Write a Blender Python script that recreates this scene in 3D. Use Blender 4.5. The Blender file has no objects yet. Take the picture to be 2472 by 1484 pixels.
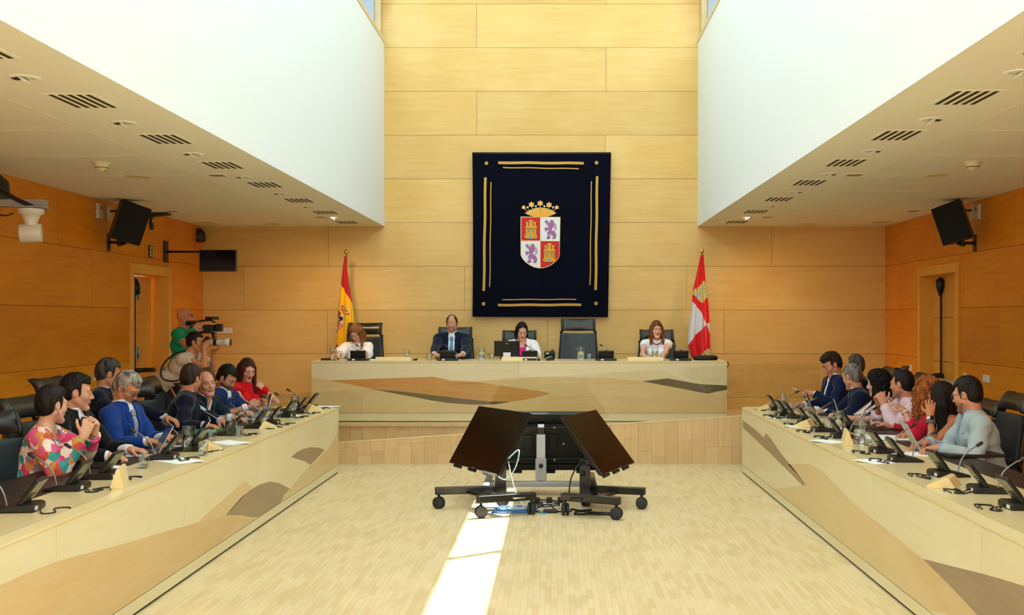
import bpy, math, random
import numpy as np
from mathutils import Vector, Matrix
C = bpy.context.scene.collection
sc = bpy.context.scene
R = math.radians
random.seed(7)
VOX = 1.0                      # voxel scale for the figures

# ------------------------------------------------------------------ camera, light, exposure
FPX, CX, CY, EYE = 2650.0, 1345.0, 770.0, 1.68       # focal length in px, vanishing point, eye height
cam = bpy.data.cameras.new('camera'); camo = bpy.data.objects.new('camera', cam); C.objects.link(camo)
cam.sensor_width = 36; cam.sensor_fit = 'HORIZONTAL'; cam.lens = 36 * FPX / 2472
cam.shift_x = -(CX - 1236) / 2472; cam.shift_y = (CY - 742) / 2472
cam.clip_start = 0.05; cam.clip_end = 200
camo.location = (0, 0, EYE); camo.rotation_euler = (R(90), 0, 0)
sc.camera = camo
vs = sc.view_settings
vs.view_transform = 'Standard'; vs.look = 'None'; vs.gamma = 1; vs.use_curve_mapping = False
vs.exposure = 0.0
sc.cycles.max_bounces = 7; sc.cycles.diffuse_bounces = 5; sc.cycles.glossy_bounces = 3
sc.cycles.transmission_bounces = 6; sc.cycles.transparent_max_bounces = 12
sc.cycles.caustics_reflective = False; sc.cycles.caustics_refractive = False
sc.cycles.sample_clamp_indirect = 6
w = bpy.data.worlds.new('sky'); sc.world = w; w.use_nodes = True
bg = w.node_tree.nodes['Background']; bg.inputs[0].default_value = (0.62, 0.80, 0.92, 1); bg.inputs[1].default_value = 0.9

def light(name, kind, loc, rot, energy, color=(1, 1, 1), **kw):
    l = bpy.data.lights.new(name, kind); l.energy = energy; l.color = color
    for k, v in kw.items(): setattr(l, k, v)
    o = bpy.data.objects.new(name, l); C.objects.link(o); o.location = loc; o.rotation_euler = rot
    return o
# sun through the right-hand clerestory: travels (-.4157, -.3266, -1) per metre of fall
sd = Vector((-0.428, -0.336, -1)).normalized()
sun = light('sun', 'SUN', (4, 6, 12), (0, 0, 0), 30, (1.0, 0.98, 0.93), angle=R(0.5))
sun.rotation_euler = sd.to_track_quat('-Z', 'Y').to_euler()
# added fill under the closed roof, then daylight of the clerestory on both sides
light('roof_fill', 'AREA', (-0.235, 6.6, 7.55), (0, 0, 0), 255, (0.84, 0.98, 1.0), shape='RECTANGLE', size=3.6, size_y=18.0)
light('clerestory_daylight', 'AREA', (-2.48, 6.6, 6.30), (0, R(-68), 0), 190, (0.82, 0.98, 1.0), shape='RECTANGLE', size=1.0, size_y=18.0)
light('clerestory_daylight', 'AREA', (2.01, 6.6, 6.30), (0, R(68), 0), 190, (0.82, 0.98, 1.0), shape='RECTANGLE', size=1.0, size_y=18.0)
light('front_fill', 'AREA', (-0.235, -2.8, 3.4), (R(84), 0, 0), 520, (0.88, 0.99, 1.0), shape='RECTANGLE', size=9.0, size_y=4.5)  # fill lamp added behind the camera; the front wall is solid

# ------------------------------------------------------------------ helpers
def P3(px, py, Y):
    """point of the room at depth Y that the photograph shows at (px, py)"""
    return Vector(((px - CX) * Y / FPX, Y, EYE - (py - CY) * Y / FPX))
def atZ(px, py, z):
    """point of a horizontal surface at height z"""
    Y = FPX * (EYE - z) / (py - CY)
    return Vector(((px - CX) * Y / FPX, Y, z))
def atX(px, py, X):
    Y = FPX * X / (px - CX)
    return Vector((X, Y, EYE - (py - CY) * Y / FPX))
def atS(px, py, s):
    return Vector(((px - CX) / s, FPX / s, EYE - (py - CY) / s))
def lin(c):
    if isinstance(c, str):
        c = c.lstrip('#'); c = [int(c[i:i + 2], 16) / 255 for i in (0, 2, 4)]
    return tuple(x / 12.92 if x <= 0.04045 else ((x + 0.055) / 1.055) ** 2.4 for x in c)
def tag(o, label=None, cat=None, group=None, kind=None):
    if label: o['label'] = label
    if cat: o['category'] = cat
    if group: o['group'] = group
    if kind: o['kind'] = kind
    return o
def empty(name, loc=(0, 0, 0), rz=0, label=None, cat=None, group=None):
    o = bpy.data.objects.new(name, None); C.objects.link(o); o.location = loc; o.rotation_euler = (0, 0, rz)
    o.empty_display_size = 0.1
    return tag(o, label, cat, group)
def copy_tree(o, parent=None):
    c = o.copy(); C.objects.link(c)
    if parent is not None: c.parent = parent
    for ch in list(o.children): copy_tree(ch, c)
    return c

_m = {}
def mat(name, color, rough=0.5, metal=0.0, spec=0.5, bump=0.0, bscale=60, bstretch=(1, 1, 1), var=0.0, vscale=8, vstretch=(1, 1, 1), emit=0, sheen=0, coat=0, trans=0, ior=1.45, alpha=1, color2=None):
    if name in _m: return _m[name]
    m = bpy.data.materials.new(name); m.use_nodes = True; nt = m.node_tree; b = nt.nodes['Principled BSDF']
    c = lin(color) if isinstance(color, str) else color
    b.inputs['Base Color'].default_value = (*c, 1); b.inputs['Roughness'].default_value = rough
    b.inputs['Metallic'].default_value = metal; b.inputs['Specular IOR Level'].default_value = spec
    b.inputs['IOR'].default_value = ior
    if sheen: b.inputs['Sheen Weight'].default_value = sheen; b.inputs['Sheen Roughness'].default_value = 0.4
    if coat: b.inputs['Coat Weight'].default_value = coat; b.inputs['Coat Roughness'].default_value = 0.1
    if trans: b.inputs['Transmission Weight'].default_value = trans
    if emit: b.inputs['Emission Color'].default_value = (*c, 1); b.inputs['Emission Strength'].default_value = emit
    if bump or var:
        tc = nt.nodes.new('ShaderNodeTexCoord')
    if bump:
        mp = nt.nodes.new('ShaderNodeMapping'); mp.inputs['Scale'].default_value = bstretch
        nt.links.new(tc.outputs['Object'], mp.inputs[0])
        n = nt.nodes.new('ShaderNodeTexNoise'); n.inputs['Scale'].default_value = bscale; n.inputs['Detail'].default_value = 3
        nt.links.new(mp.outputs[0], n.inputs['Vector'])
        bp = nt.nodes.new('ShaderNodeBump'); bp.inputs['Strength'].default_value = bump; bp.inputs['Distance'].default_value = 0.01
        nt.links.new(n.outputs[0], bp.inputs['Height']); nt.links.new(bp.outputs[0], b.inputs['Normal'])
    if var:
        mp2 = nt.nodes.new('ShaderNodeMapping'); mp2.inputs['Scale'].default_value = vstretch
        nt.links.new(tc.outputs['Object'], mp2.inputs[0])
        n2 = nt.nodes.new('ShaderNodeTexNoise'); n2.inputs['Scale'].default_value = vscale; n2.inputs['Detail'].default_value = 4
        nt.links.new(mp2.outputs[0], n2.inputs['Vector'])
        cr = nt.nodes.new('ShaderNodeValToRGB')
        c2 = (lin(color2) if isinstance(color2, str) else color2) if color2 else tuple(x * (1 - var) for x in c)
        cr.color_ramp.elements[0].position = 0.35; cr.color_ramp.elements[1].position = 0.65
        cr.color_ramp.elements[0].color = (*c2, 1); cr.color_ramp.elements[1].color = (*(min(1, x * (1 + var * .5)) for x in c), 1)
        nt.links.new(n2.outputs[0], cr.inputs[0]); nt.links.new(cr.outputs[0], b.inputs['Base Color'])
    _m[name] = m
    return m
def wood(name, c1, c2, stretch=(1, 1, 12), scale=1.6, rough=0.42, knots=0.0, spec=0.4, coat=0.0):
    if name in _m: return _m[name]
    m = bpy.data.materials.new(name); m.use_nodes = True; nt = m.node_tree; b = nt.nodes['Principled BSDF']; L = nt.links
    tc = nt.nodes.new('ShaderNodeTexCoord'); mp = nt.nodes.new('ShaderNodeMapping'); mp.inputs['Scale'].default_value = stretch
    at = nt.nodes.new('ShaderNodeAttribute'); at.attribute_name = 'tone'
    off = nt.nodes.new('ShaderNodeVectorMath'); off.operation = 'MULTIPLY_ADD'
    L.new(at.outputs['Fac'], off.inputs[0]); off.inputs[1].default_value = (37, 21, 13); L.new(tc.outputs['Object'], off.inputs[2])
    L.new(off.outputs[0], mp.inputs[0])
    n = nt.nodes.new('ShaderNodeTexNoise'); n.inputs['Scale'].default_value = scale; n.inputs['Detail'].default_value = 6; n.inputs['Distortion'].default_value = 0.6
    L.new(mp.outputs[0], n.inputs['Vector'])
    n2 = nt.nodes.new('ShaderNodeTexNoise'); n2.inputs['Scale'].default_value = 1.1; n2.inputs['Detail'].default_value = 2
    L.new(off.outputs[0], n2.inputs['Vector'])
    mx = nt.nodes.new('ShaderNodeMath'); mx.operation = 'MULTIPLY_ADD'; mx.inputs[1].default_value = 0.5; L.new(n2.outputs[0], mx.inputs[0])
    hf = nt.nodes.new('ShaderNodeMath'); hf.operation = 'MULTIPLY'; hf.inputs[1].default_value = 0.5; L.new(n.outputs[0], hf.inputs[0]); L.new(hf.outputs[0], mx.inputs[2])
    cr = nt.nodes.new('ShaderNodeValToRGB'); e = cr.color_ramp.elements
    e[0].position = 0.36; e[1].position = 0.62
    e[0].color = (*(lin(c2) if isinstance(c2, str) else c2), 1); e[1].color = (*(lin(c1) if isinstance(c1, str) else c1), 1)
    L.new(mx.outputs[0], cr.inputs[0])
    mm = nt.nodes.new('ShaderNodeMix'); mm.data_type = 'RGBA'; mm.blend_type = 'MULTIPLY'; mm.inputs['Factor'].default_value = 1
    tf = nt.nodes.new('ShaderNodeMapRange'); tf.inputs['From Min'].default_value = 0; tf.inputs['From Max'].default_value = 1
    tf.inputs['To Min'].default_value = 0.88; tf.inputs['To Max'].default_value = 1.0; L.new(at.outputs['Fac'], tf.inputs['Value'])
    L.new(cr.outputs[0], mm.inputs['A']); L.new(tf.outputs[0], mm.inputs['B']); L.new(mm.outputs['Result'], b.inputs['Base Color'])
    b.inputs['Roughness'].default_value = rough; b.inputs['Specular IOR Level'].default_value = spec
    if coat: b.inputs['Coat Weight'].default_value = coat; b.inputs['Coat Roughness'].default_value = 0.15
    _m[name] = m
    return m
def thin_glass(name, tint=(0.95, 0.98, 0.97), refl=1.0):
    if name in _m: return _m[name]
    m = bpy.data.materials.new(name); m.use_nodes = True; nt = m.node_tree
    nt.nodes.remove(nt.nodes['Principled BSDF']); out = nt.nodes['Material Output']
    t = nt.nodes.new('ShaderNodeBsdfTransparent'); t.inputs[0].default_value = (*tint, 1)
    g = nt.nodes.new('ShaderNodeBsdfGlossy'); g.inputs['Roughness'].default_value = 0.0
    lw = nt.nodes.new('ShaderNodeFresnel'); lw.inputs[0].default_value = 1.45
    ml = nt.nodes.new('ShaderNodeMath'); ml.operation = 'MULTIPLY'; ml.inputs[1].default_value = refl; ml.use_clamp = True
    gm = nt.nodes.new('ShaderNodeNewGeometry');
    mz = nt.nodes.new('ShaderNodeMath'); mz.operation = 'MULTIPLY'; mz.inputs[1].default_value = 1.0
    bf = nt.nodes.new('ShaderNodeMath'); bf.operation = 'SUBTRACT'; bf.inputs[0].default_value = 1.0; nt.links.new(gm.outputs['Backfacing'], bf.inputs[1]); nt.links.new(ml.outputs[0], mz.inputs[0]); nt.links.new(bf.outputs[0], mz.inputs[1])
    mx = nt.nodes.new('ShaderNodeMixShader'); nt.links.new(lw.outputs[0], ml.inputs[0]); nt.links.new(mz.outputs[0], mx.inputs[0])
    nt.links.new(t.outputs[0], mx.inputs[1]); nt.links.new(g.outputs[0], mx.inputs[2]); nt.links.new(mx.outputs[0], out.inputs['Surface'])
    _m[name] = m
    return m

class MB:
    """collects shapes, links them as one mesh object"""
    def __init__(s): s.v = []; s.f = []; s.mi = []; s.tone = []; s.sm = []
    def add(s, vs, fs, mi=0, tone=1.0, smooth=False):
        o = len(s.v); s.v += [tuple(x) for x in vs]
        for f in fs: s.f.append([i + o for i in f]); s.mi.append(mi); s.tone.append(tone); s.sm.append(smooth)
        return s
    def box(s, lo, hi, mi=0, tone=1.0, M=None):
        x0, y0, z0 = lo; x1, y1, z1 = hi
        vs = [(x0, y0, z0), (x1, y0, z0), (x1, y1, z0), (x0, y1, z0), (x0, y0, z1), (x1, y0, z1), (x1, y1, z1), (x0, y1, z1)]
        if M is not None: vs = [M @ Vector(v) for v in vs]
        return s.add(vs, [(3, 2, 1, 0), (4, 5, 6, 7), (0, 1, 5, 4), (1, 2, 6, 5), (2, 3, 7, 6), (3, 0, 4, 7)], mi, tone)
    def cbox(s, c, d, mi=0, M=None, tone=1.0):
        return s.box([c[i] - d[i] / 2 for i in range(3)], [c[i] + d[i] / 2 for i in range(3)], mi, tone, M)
    def prism(s, poly, fn, t0, t1, mi=0, tone=1.0):
        """poly: 2D points; fn(u, v, t) -> 3D point; extruded from t0 to t1"""
        n = len(poly); vs = [fn(u, v, t0) for u, v in poly] + [fn(u, v, t1) for u, v in poly]
        fs = [list(range(n)), list(range(2 * n - 1, n - 1, -1))] + [(i, i + n, (i + 1) % n + n, (i + 1) % n) for i in range(n)]
        return s.add(vs, fs, mi, tone)
    def tube(s, pts, r, n=8, mi=0, cap=True, flat=None):
        pts = [Vector(p) for p in pts]; rs = r if isinstance(r, (list, tuple)) else [r] * len(pts)
        vs = []; fs = []; up = None
        for i, p in enumerate(pts):
            d = (pts[min(i + 1, len(pts) - 1)] - pts[max(i - 1, 0)]).normalized()
            if up is None: up = d.orthogonal().normalized()
            up = (up - d * up.dot(d)); up = up.normalized() if up.length > 1e-6 else d.orthogonal().normalized()
            sd_ = d.cross(up)
            for k in range(n):
                a = 2 * math.pi * k / n; vs.append(p + (up * math.cos(a) + sd_ * math.sin(a)) * rs[i])
        for i in range(len(pts) - 1):
            for k in range(n): fs.append((i * n + k, i * n + (k + 1) % n, (i + 1) * n + (k + 1) % n, (i + 1) * n + k))
        if cap: fs += [list(range(n))[::-1], [len(vs) - n + k for k in range(n)]]
        return s.add(vs, fs, mi, smooth=True)
    def cyl(s, a, b, r, n=20, mi=0, r2=None):
        return s.tube([a, b], [r, r if r2 is None else r2], n, mi)
    def lathe(s, prof, c=(0, 0, 0), n=28, mi=0, M=None, close=False):
        vs = []; fs = []; c = Vector(c)
        for r_, z in prof:
            for k in range(n):
                a = 2 * math.pi * k / n; v = Vector((r_ * math.cos(a), r_ * math.sin(a), z))
                vs.append((M @ v if M is not None else v) + c)
        m = len(prof)
        for i in range(m - 1):
            for k in range(n): fs.append((i * n + k, i * n + (k + 1) % n, (i + 1) * n + (k + 1) % n, (i + 1) * n + k))
        return s.add(vs, fs, mi, smooth=True)
    def ball(s, c, r, n=14, mi=0, M=None):
        r = r if isinstance(r, (tuple, list)) else (r, r, r); vs = []; fs = []; m = n // 2 + 1; c = Vector(c)
        for i in range(m + 1):
            t = math.pi * i / m
            for k in range(n):
                a = 2 * math.pi * k / n; v = Vector((r[0] * math.sin(t) * math.cos(a), r[1] * math.sin(t) * math.sin(a), r[2] * math.cos(t)))
                vs.append((M @ v if M is not None else v) + c)
        for i in range(m):
            for k in range(n): fs.append((i * n + k, (i + 1) * n + k, (i + 1) * n + (k + 1) % n, i * n + (k + 1) % n))
        return s.add(vs, fs, mi, smooth=True)
    def build(s, name, mats, parent=None, bevel=0, loc=None, org=None, seg=2):
        me = bpy.data.meshes.new(name)
        v = s.v if org is None else [tuple(Vector(x) - Vector(org)) for x in s.v]
        me.from_pydata(v, [], s.f)
        mats = mats if isinstance(mats, (list, tuple)) else [mats]
        for m in mats: me.materials.append(m)
        me.polygons.foreach_set('material_index', s.mi); me.polygons.foreach_set('use_smooth', s.sm)
        a = me.attributes.new('tone', 'FLOAT', 'FACE'); a.data.foreach_set('value', s.tone)
        me.update(); me.validate()
        o = bpy.data.objects.new(name, me); C.objects.link(o)
        if org is not None: o.location = org
        if parent is not None: o.parent = parent; 
        if parent is not None and org is not None: o.location = Vector(org)
        if bevel:
            b = o.modifiers.new('bevel', 'BEVEL'); b.width = bevel; b.segments = seg; b.limit_method = 'ANGLE'; b.angle_limit = R(40)
        return o
def local(parent):                       # world -> parent local for builders that work in room coordinates
    return parent.matrix_basis.inverted()
def smooth_path(pts, k=6):
    pts = [Vector(p) for p in pts]; out = []
    for i in range(len(pts) - 1):
        p0 = pts[max(i - 1, 0)]; p1 = pts[i]; p2 = pts[i + 1]; p3 = pts[min(i + 2, len(pts) - 1)]
        for j in range(k):
            t = j / k
            out.append(0.5 * ((2 * p1) + (p2 - p0) * t + (2 * p0 - 5 * p1 + 4 * p2 - p3) * t * t + (3 * p1 - p0 - 3 * p2 + p3) * t ** 3))
    out.append(pts[-1]); return out
def textmesh(name, s, size, m, parent, M, thick=0.001):
    cu = bpy.data.curves.new('t', 'FONT'); cu.body = s; cu.size = size; cu.extrude = thick; cu.align_x = 'CENTER'; cu.align_y = 'CENTER'
    t = bpy.data.objects.new('t', cu); C.objects.link(t)
    dg = bpy.context.evaluated_depsgraph_get(); me = bpy.data.meshes.new_from_object(t.evaluated_get(dg))
    bpy.data.objects.remove(t); me.materials.clear(); me.materials.append(m)
    me.transform(M); o = bpy.data.objects.new(name, me); C.objects.link(o)
    if parent is not None: o.parent = parent
    return o
ORD = ['nearest the camera', 'second from the camera', 'third from the camera', 'fourth from the camera', 'fifth from the camera', 'sixth from the camera', 'seventh from the camera', 'eighth from the camera', 'ninth from the camera', 'tenth from the camera', 'eleventh from the camera', 'twelfth from the camera']

# ------------------------------------------------------------------ materials
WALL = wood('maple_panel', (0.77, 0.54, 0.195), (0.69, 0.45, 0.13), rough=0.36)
WALL_SHADE = wood('maple_panel_shade_tint', (0.86, 0.32, 0.006), (0.74, 0.23, 0.003), rough=0.36)  # same maple, with the orange shade of the side aisles put into its colour
DESK = wood('desk_maple', (0.78, 0.72, 0.48), (0.74, 0.66, 0.40), rough=0.30)
DTOP = wood('desktop_maple', (0.76, 0.65, 0.37), (0.72, 0.59, 0.30), stretch=(12, 1, 12), rough=0.25)
DTAN = wood('inlay_tan', (0.72, 0.57, 0.30), (0.67, 0.50, 0.24), rough=0.30)
DORG = wood('inlay_orange', (0.62, 0.33, 0.09), (0.52, 0.25, 0.06), rough=0.30)
DROSE = wood('inlay_rose', (0.70, 0.53, 0.27), (0.64, 0.45, 0.20), rough=0.30)
DGREY = wood('inlay_grey_brown', (0.34, 0.25, 0.15), (0.28, 0.20, 0.12), rough=0.30)
DBLK = wood('inlay_dark_olive', (0.13, 0.10, 0.04), (0.10, 0.075, 0.03), rough=0.30)
BEECH = wood('beech_board', (0.74, 0.55, 0.30), (0.66, 0.45, 0.22), stretch=(12, 1, 1), rough=0.4)
LEATHER = mat('black_leather_mat', '#1d1a1a', 0.45, bump=0.1, bscale=200)
WHITE = mat('white_plaster', (0.76, 0.82, 0.84), 0.85)
CEIL = mat('cream_ceiling', (0.90, 0.94, 0.88), 0.9)
BLACK = mat('black_plastic', '#141515', 0.4)
BLACKG = mat('black_gloss_plastic', '#0c0d0f', 0.18)
DGREYM = mat('dark_grey_plastic', '#2b2c2a', 0.35)
SILVER = mat('silver_metal', '#b9bec0', 0.35, metal=0.85)
GREYP = mat('grey_paint', '#9aa0a3', 0.45, metal=0.3)
WPLAST = mat('white_plastic', '#e8e8e2', 0.4)
PAPER = mat('white_paper', '#f2f4f4', 0.8)
GOLD = mat('gold_braid', '#c9a24a', 0.45, metal=0.45, bump=0.5, bscale=400)
BRASS = mat('polished_brass', '#d8b14a', 0.2, metal=0.95)
GLASS = thin_glass('railing_glass', (0.95, 0.96, 0.93), 1.6)
TUMB = thin_glass('drinking_glass', (0.93, 0.95, 0.95), 2.2)
WATER = mat('water', (0.98, 0.99, 1.0), 0.0, trans=1.0, ior=1.33)
# ------------------------------------------------------------------ the room
XL, XR, YB, ZC = -5.16, 4.78, 16.0, 3.03
WL, WR, ZW = -2.52, 2.05, 5.70          # light well walls, sill height
YF = -3.0
SEAMZ = [0.539 + 0.637 * k for k in range(-1, 12)]

def rects_minus(rects, h):
    out = []
    for (a0, a1, b0, b1) in rects:
        h0, h1, g0, g1 = h
        if h1 <= a0 or h0 >= a1 or g1 <= b0 or g0 >= b1: out.append((a0, a1, b0, b1)); continue
        if h0 > a0: out.append((a0, h0, b0, b1))
        if h1 < a1: out.append((h1, a1, b0, b1))
        x0, x1 = max(a0, h0), min(a1, h1)
        if g0 > b0: out.append((x0, x1, b0, g0))
        if g1 < b1: out.append((x0, x1, g1, b1))
    return out
def panel_wall(name, fn, u0, u1, z0, z1, seams, holes, m, thick=0.02, back=0.12):
    """fn(u, z, d) with d pointing into the wall"""
    mb = MB(); g = 0.0022
    rng = random.Random(hash(name) % 1000)
    zs = [z0] + [z for z in SEAMZ if z0 + .02 < z < z1 - .02] + [z1]
    for i in range(len(zs) - 1):
        us = [u0] + sorted(seams(i, zs[i])) + [u1]
        for j in range(len(us) - 1):
            rs = [(us[j] + g, us[j + 1] - g, zs[i] + g, zs[i + 1] - g)]
            for h in holes: rs = [q for r_ in rs for q in rects_minus([r_], h)]
            tone = rng.random()
            for (a, b, c, d) in rs:
                mb.prism([(a, c), (b, c), (b, d), (a, d)], fn, 0, thick, 0, tone)
    rs = [(u0, u1, z0, z1)]
    for h in holes: rs = [q for r_ in rs for q in rects_minus([r_], h)]
    for (a, b, c, d) in rs: mb.prism([(a, c), (b, c), (b, d), (a, d)], fn, thick + .001, back, 1, 0.5)
    return tag(mb.build(name, [m, mat('seam_dark', '#8a5a22', 0.8)]), kind='structure')
S = FPX / YB
def bx(px): return (px - CX) / S
rowseams = {2: [1747], 3: [790, 1322], 4: [588, 1122, 1657], 5: [793, 1863], 6: [1330], 7: [600, 1461], 8: [1151], 9: [1463], 10: [1151], 11: [1463]}
def seam_back(i, z):
    k = round((z + .001 - 0.539) / 0.637)
    tbl = {-1: [1050, 1700], 0: [1120, 1650], 1: [790, 1322, 1747], 2: [588, 1122, 1657], 3: [793, 1863], 4: [1380], 5: [1461], 6: [1151], 7: [1463], 8: [1151], 9: [1463]}
    return [bx(p) for p in tbl.get(k, [1151])]
panel_wall('wall_back', lambda u, z, d: (u, YB + d, z), XL - .1, XR + .1, 0.0, 8.0, seam_back, [(XL - .2, WL - .15, 3.14, 9), (WR + .15, XR + .2, 3.14, 9)], WALL)
DL = (13.25, 14.62); DR = (13.05, 14.50); DH = 2.34
panel_wall('wall_left', lambda u, z, d: (XL - d, u, z), YF, YB, 0.0, ZC, lambda i, z: [YB - 1.0 - ((i * 37) % 5) * .42 - k * 2.4 for k in range(7)], [(DL[0], DL[1], -1, DH)], WALL_SHADE)
panel_wall('wall_right', lambda u, z, d: (XR + d, u, z), YF, YB, 0.0, ZC, lambda i, z: [YB - 1.3 - ((i * 23) % 5) * .42 - k * 2.4 for k in range(7)], [(DR[0], DR[1], -1, DH)], WALL_SHADE)
mb = MB().box((XL - .12, YF - .12, 0), (XR + .12, YF, 8.0)); tag(mb.build('wall_front', [WALL_SHADE]), kind='structure')

# floor: maple mosaic strips running towards the podium
fm = bpy.data.materials.new('mosaic_parquet'); fm.use_nodes = True; nt = fm.node_tree; b = nt.nodes['Principled BSDF']
tc = nt.nodes.new('ShaderNodeTexCoord'); mp = nt.nodes.new('ShaderNodeMapping'); mp.inputs['Rotation'].default_value = (0, 0, R(90))
bt = nt.nodes.new('ShaderNodeTexBrick'); bt.offset = 0.37; bt.inputs['Scale'].default_value = 1
bt.inputs['Brick Width'].default_value = 0.22; bt.inputs['Row Height'].default_value = 0.036; bt.inputs['Mortar Size'].default_value = 0.0006
bt.inputs['Color1'].default_value = (0.74, 0.61, 0.36, 1); bt.inputs['Color2'].default_value = (0.62, 0.45, 0.20, 1)
bt.inputs['Mortar'].default_value = (0.45, 0.28, 0.12, 1); bt.inputs['Bias'].default_value = -0.42
nt.links.new(tc.outputs['Object'], mp.inputs[0]); nt.links.new(mp.outputs[0], bt.inputs['Vector'])
ns = nt.nodes.new('ShaderNodeTexNoise'); ns.inputs['Scale'].default_value = 2.5; nt.links.new(tc.outputs['Object'], ns.inputs['Vector'])
mr = nt.nodes.new('ShaderNodeMapRange'); mr.inputs['To Min'].default_value = 0.88; mr.inputs['To Max'].default_value = 1.08; nt.links.new(ns.outputs[0], mr.inputs['Value'])
mx = nt.nodes.new('ShaderNodeMix'); mx.data_type = 'RGBA'; mx.blend_type = 'MULTIPLY'; mx.inputs['Factor'].default_value = 1
nt.links.new(bt.outputs['Color'], mx.inputs['A']); nt.links.new(mr.outputs[0], mx.inputs['B']); nt.links.new(mx.outputs['Result'], b.inputs['Base Color'])
b.inputs['Roughness'].default_value = 0.42; b.inputs['Specular IOR Level'].default_value = 0.35
tag(MB().box((XL - .1, YF, -.1), (XR + .1, YB + .1, 0)).build('floor', [fm]), kind='structure')

# ceiling of the side aisles and the light well
def perf():
    m = bpy.data.materials.new('perforated_plaster'); m.use_nodes = True; nt = m.node_tree; b = nt.nodes['Principled BSDF']
    tc = nt.nodes.new('ShaderNodeTexCoord'); v = nt.nodes.new('ShaderNodeTexVoronoi'); v.inputs['Scale'].default_value = 28; v.inputs['Randomness'].default_value = 0
    nt.links.new(tc.outputs['Object'], v.inputs['Vector']); cr = nt.nodes.new('ShaderNodeValToRGB')
    cr.color_ramp.elements[0].position = 0.22; cr.color_ramp.elements[1].position = 0.32
    cr.color_ramp.elements[0].color = (0.66, 0.69, 0.62, 1); cr.color_ramp.elements[1].color = (0.90, 0.94, 0.88, 1)
    nt.links.new(v.outputs['Distance'], cr.inputs[0]); nt.links.new(cr.outputs[0], b.inputs['Base Color']); b.inputs['Roughness'].default_value = 0.9
    return m
PERF = perf()
for side, (x0, x1) in (('left', (XL - .1, WL)), ('right', (WR, XR + .1))):
    mb = MB(); mb.box((x0, YF, ZC), (x1, YB, ZC + .12), 0)
    xa, xb = (XL + .75, WL - .85) if side == 'left' else (WR + .85, XR - .75)
    for k in range(12):
        mb.box((xa, YB - 1.9 - k * 1.25, ZC - .0015), (xb, YB - .85 - k * 1.25, ZC + .01), 1)
    o = mb.build('ceiling', [CEIL, PERF]); tag(o, kind='structure')
mb = MB(); mb.box((WL - .15, YF, ZC + .12), (WL, YB, ZW)); mb.box((WL, YF, ZC - .0005), (WL + .006, YB, ZC + .12))
tag(mb.build('wall_well_left', [WHITE]), kind='structure')
mb = MB(); mb.box((WR, YF, ZC + .12), (WR + .15, YB, ZW)); mb.box((WR - .006, YF, ZC - .0005), (WR, YB, ZC + .12))
tag(mb.build('wall_well_right', [WHITE]), kind='structure')
tag(MB().box((WL - .12, YF - .1, 7.6), (WR + .10, YB + .1, 7.75)).build('ceiling_lantern', [WHITE]), kind='structure')
# clerestory windows with pale timber sill and thin mullions
TRIMW = wood('pale_window_frame', (0.70, 0.58, 0.36), (0.66, 0.54, 0.33), rough=0.5)
for n, X in ((1, WL), (2, WR)):
    e = empty('window_%d' % n, (0, 0, 0)); tag(e, kind='structure')
    sg = 1 if n == 1 else -1; zt = 6.80
    mb = MB(); mb.box((X - .14, YF, ZW), (X + .01 * sg + .0, YB, ZW + .06)) if n == 1 else mb.box((X - .01, YF, ZW), (X + .14, YB, ZW + .06))
    a, c = (X - .12, X - .04) if n == 1 else (X + .04, X + .12)
    mb.box((a, YF, zt), (c, YB, zt + .8)) 
    for y in (YB - .06, 13.45, 9.95, 6.2, 2.6, -.8): mb.box((a, y - .03, ZW + .06), (c, y + .03, zt))
    mb.build('window_frame', [TRIMW], e)
    MB().box(((a + c) / 2 - .004, YF, ZW + .06), ((a + c) / 2 + .004, YB, zt)).build('window_pane', [thin_glass('window_glass', (0.97, 0.99, 1.0), 0.2)], e)
# block added outside the right clerestory to keep sun off ramp and podium
tag(MB().box((2.9, 13.9, 3.2), (3.4, 19.5, 9.5)).build('sun_blocker', [mat('sun_blocker_grey', '#8e9498', 0.9)]), kind='structure')

# skirting boards
tag(MB().box((XL, YF, 0), (XL + .015, DL[0] - .12, .10)).build('baseboard_left', [WALL_SHADE], bevel=.003), kind='structure')
tag(MB().box((XR - .015, YF, 0), (XR, DR[0] - .12, .10)).build('baseboard_right', [WALL_SHADE], bevel=.003), kind='structure')

# doors
FRAME = wood('door_frame_maple', (0.86, 0.46, 0.07), (0.78, 0.38, 0.045), stretch=(1, 1, 1), scale=3, rough=0.38)
def door(n, X, Ya, Yb, sg):
    e = empty('door_%d' % n, (0, 0, 0)); tag(e, kind='structure')
    # sg = +1: wall at the left, depth goes to -X ; -1: right wall
    def q(d): return X - d * sg
    mb = MB()
    def b3(d0, d1, y0, y1, z0, z1, mi=0, M=mb): M.box((min(q(d0), q(d1)), y0, z0), (max(q(d0), q(d1)), y1, z1), mi)
    for (y0, y1) in ((Ya - .0, Ya + .09), (Yb - .09, Yb + .0)): b3(-.025, .30, y0, y1, 0, DH - .10)
    b3(-.03, .30, Ya - .0, Yb + .0, DH - .10, DH + .02)
    mb.build('door_frame', [FRAME], e, bevel=.004)
    return e, b3
e, b3 = door(1, XL, *DL, 1)
y0, y1 = DL[0] + .09, DL[1] - .09
mb = MB()
b3(.20, .245, y1 - .50, y1 - .03, .02, 2.23, 0, mb)                       # leaf, far
mb.build('door_leaf', [wood('door_leaf_maple', (0.82, 0.44, 0.09), (0.72, 0.35, 0.05), rough=0.4)], e, bevel=.003)
Mx = Matrix.Translation((XL - .235, y1 - .52, 0)) @ Matrix.Rotation(R(-18), 4, 'Z')
mb = MB()
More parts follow.
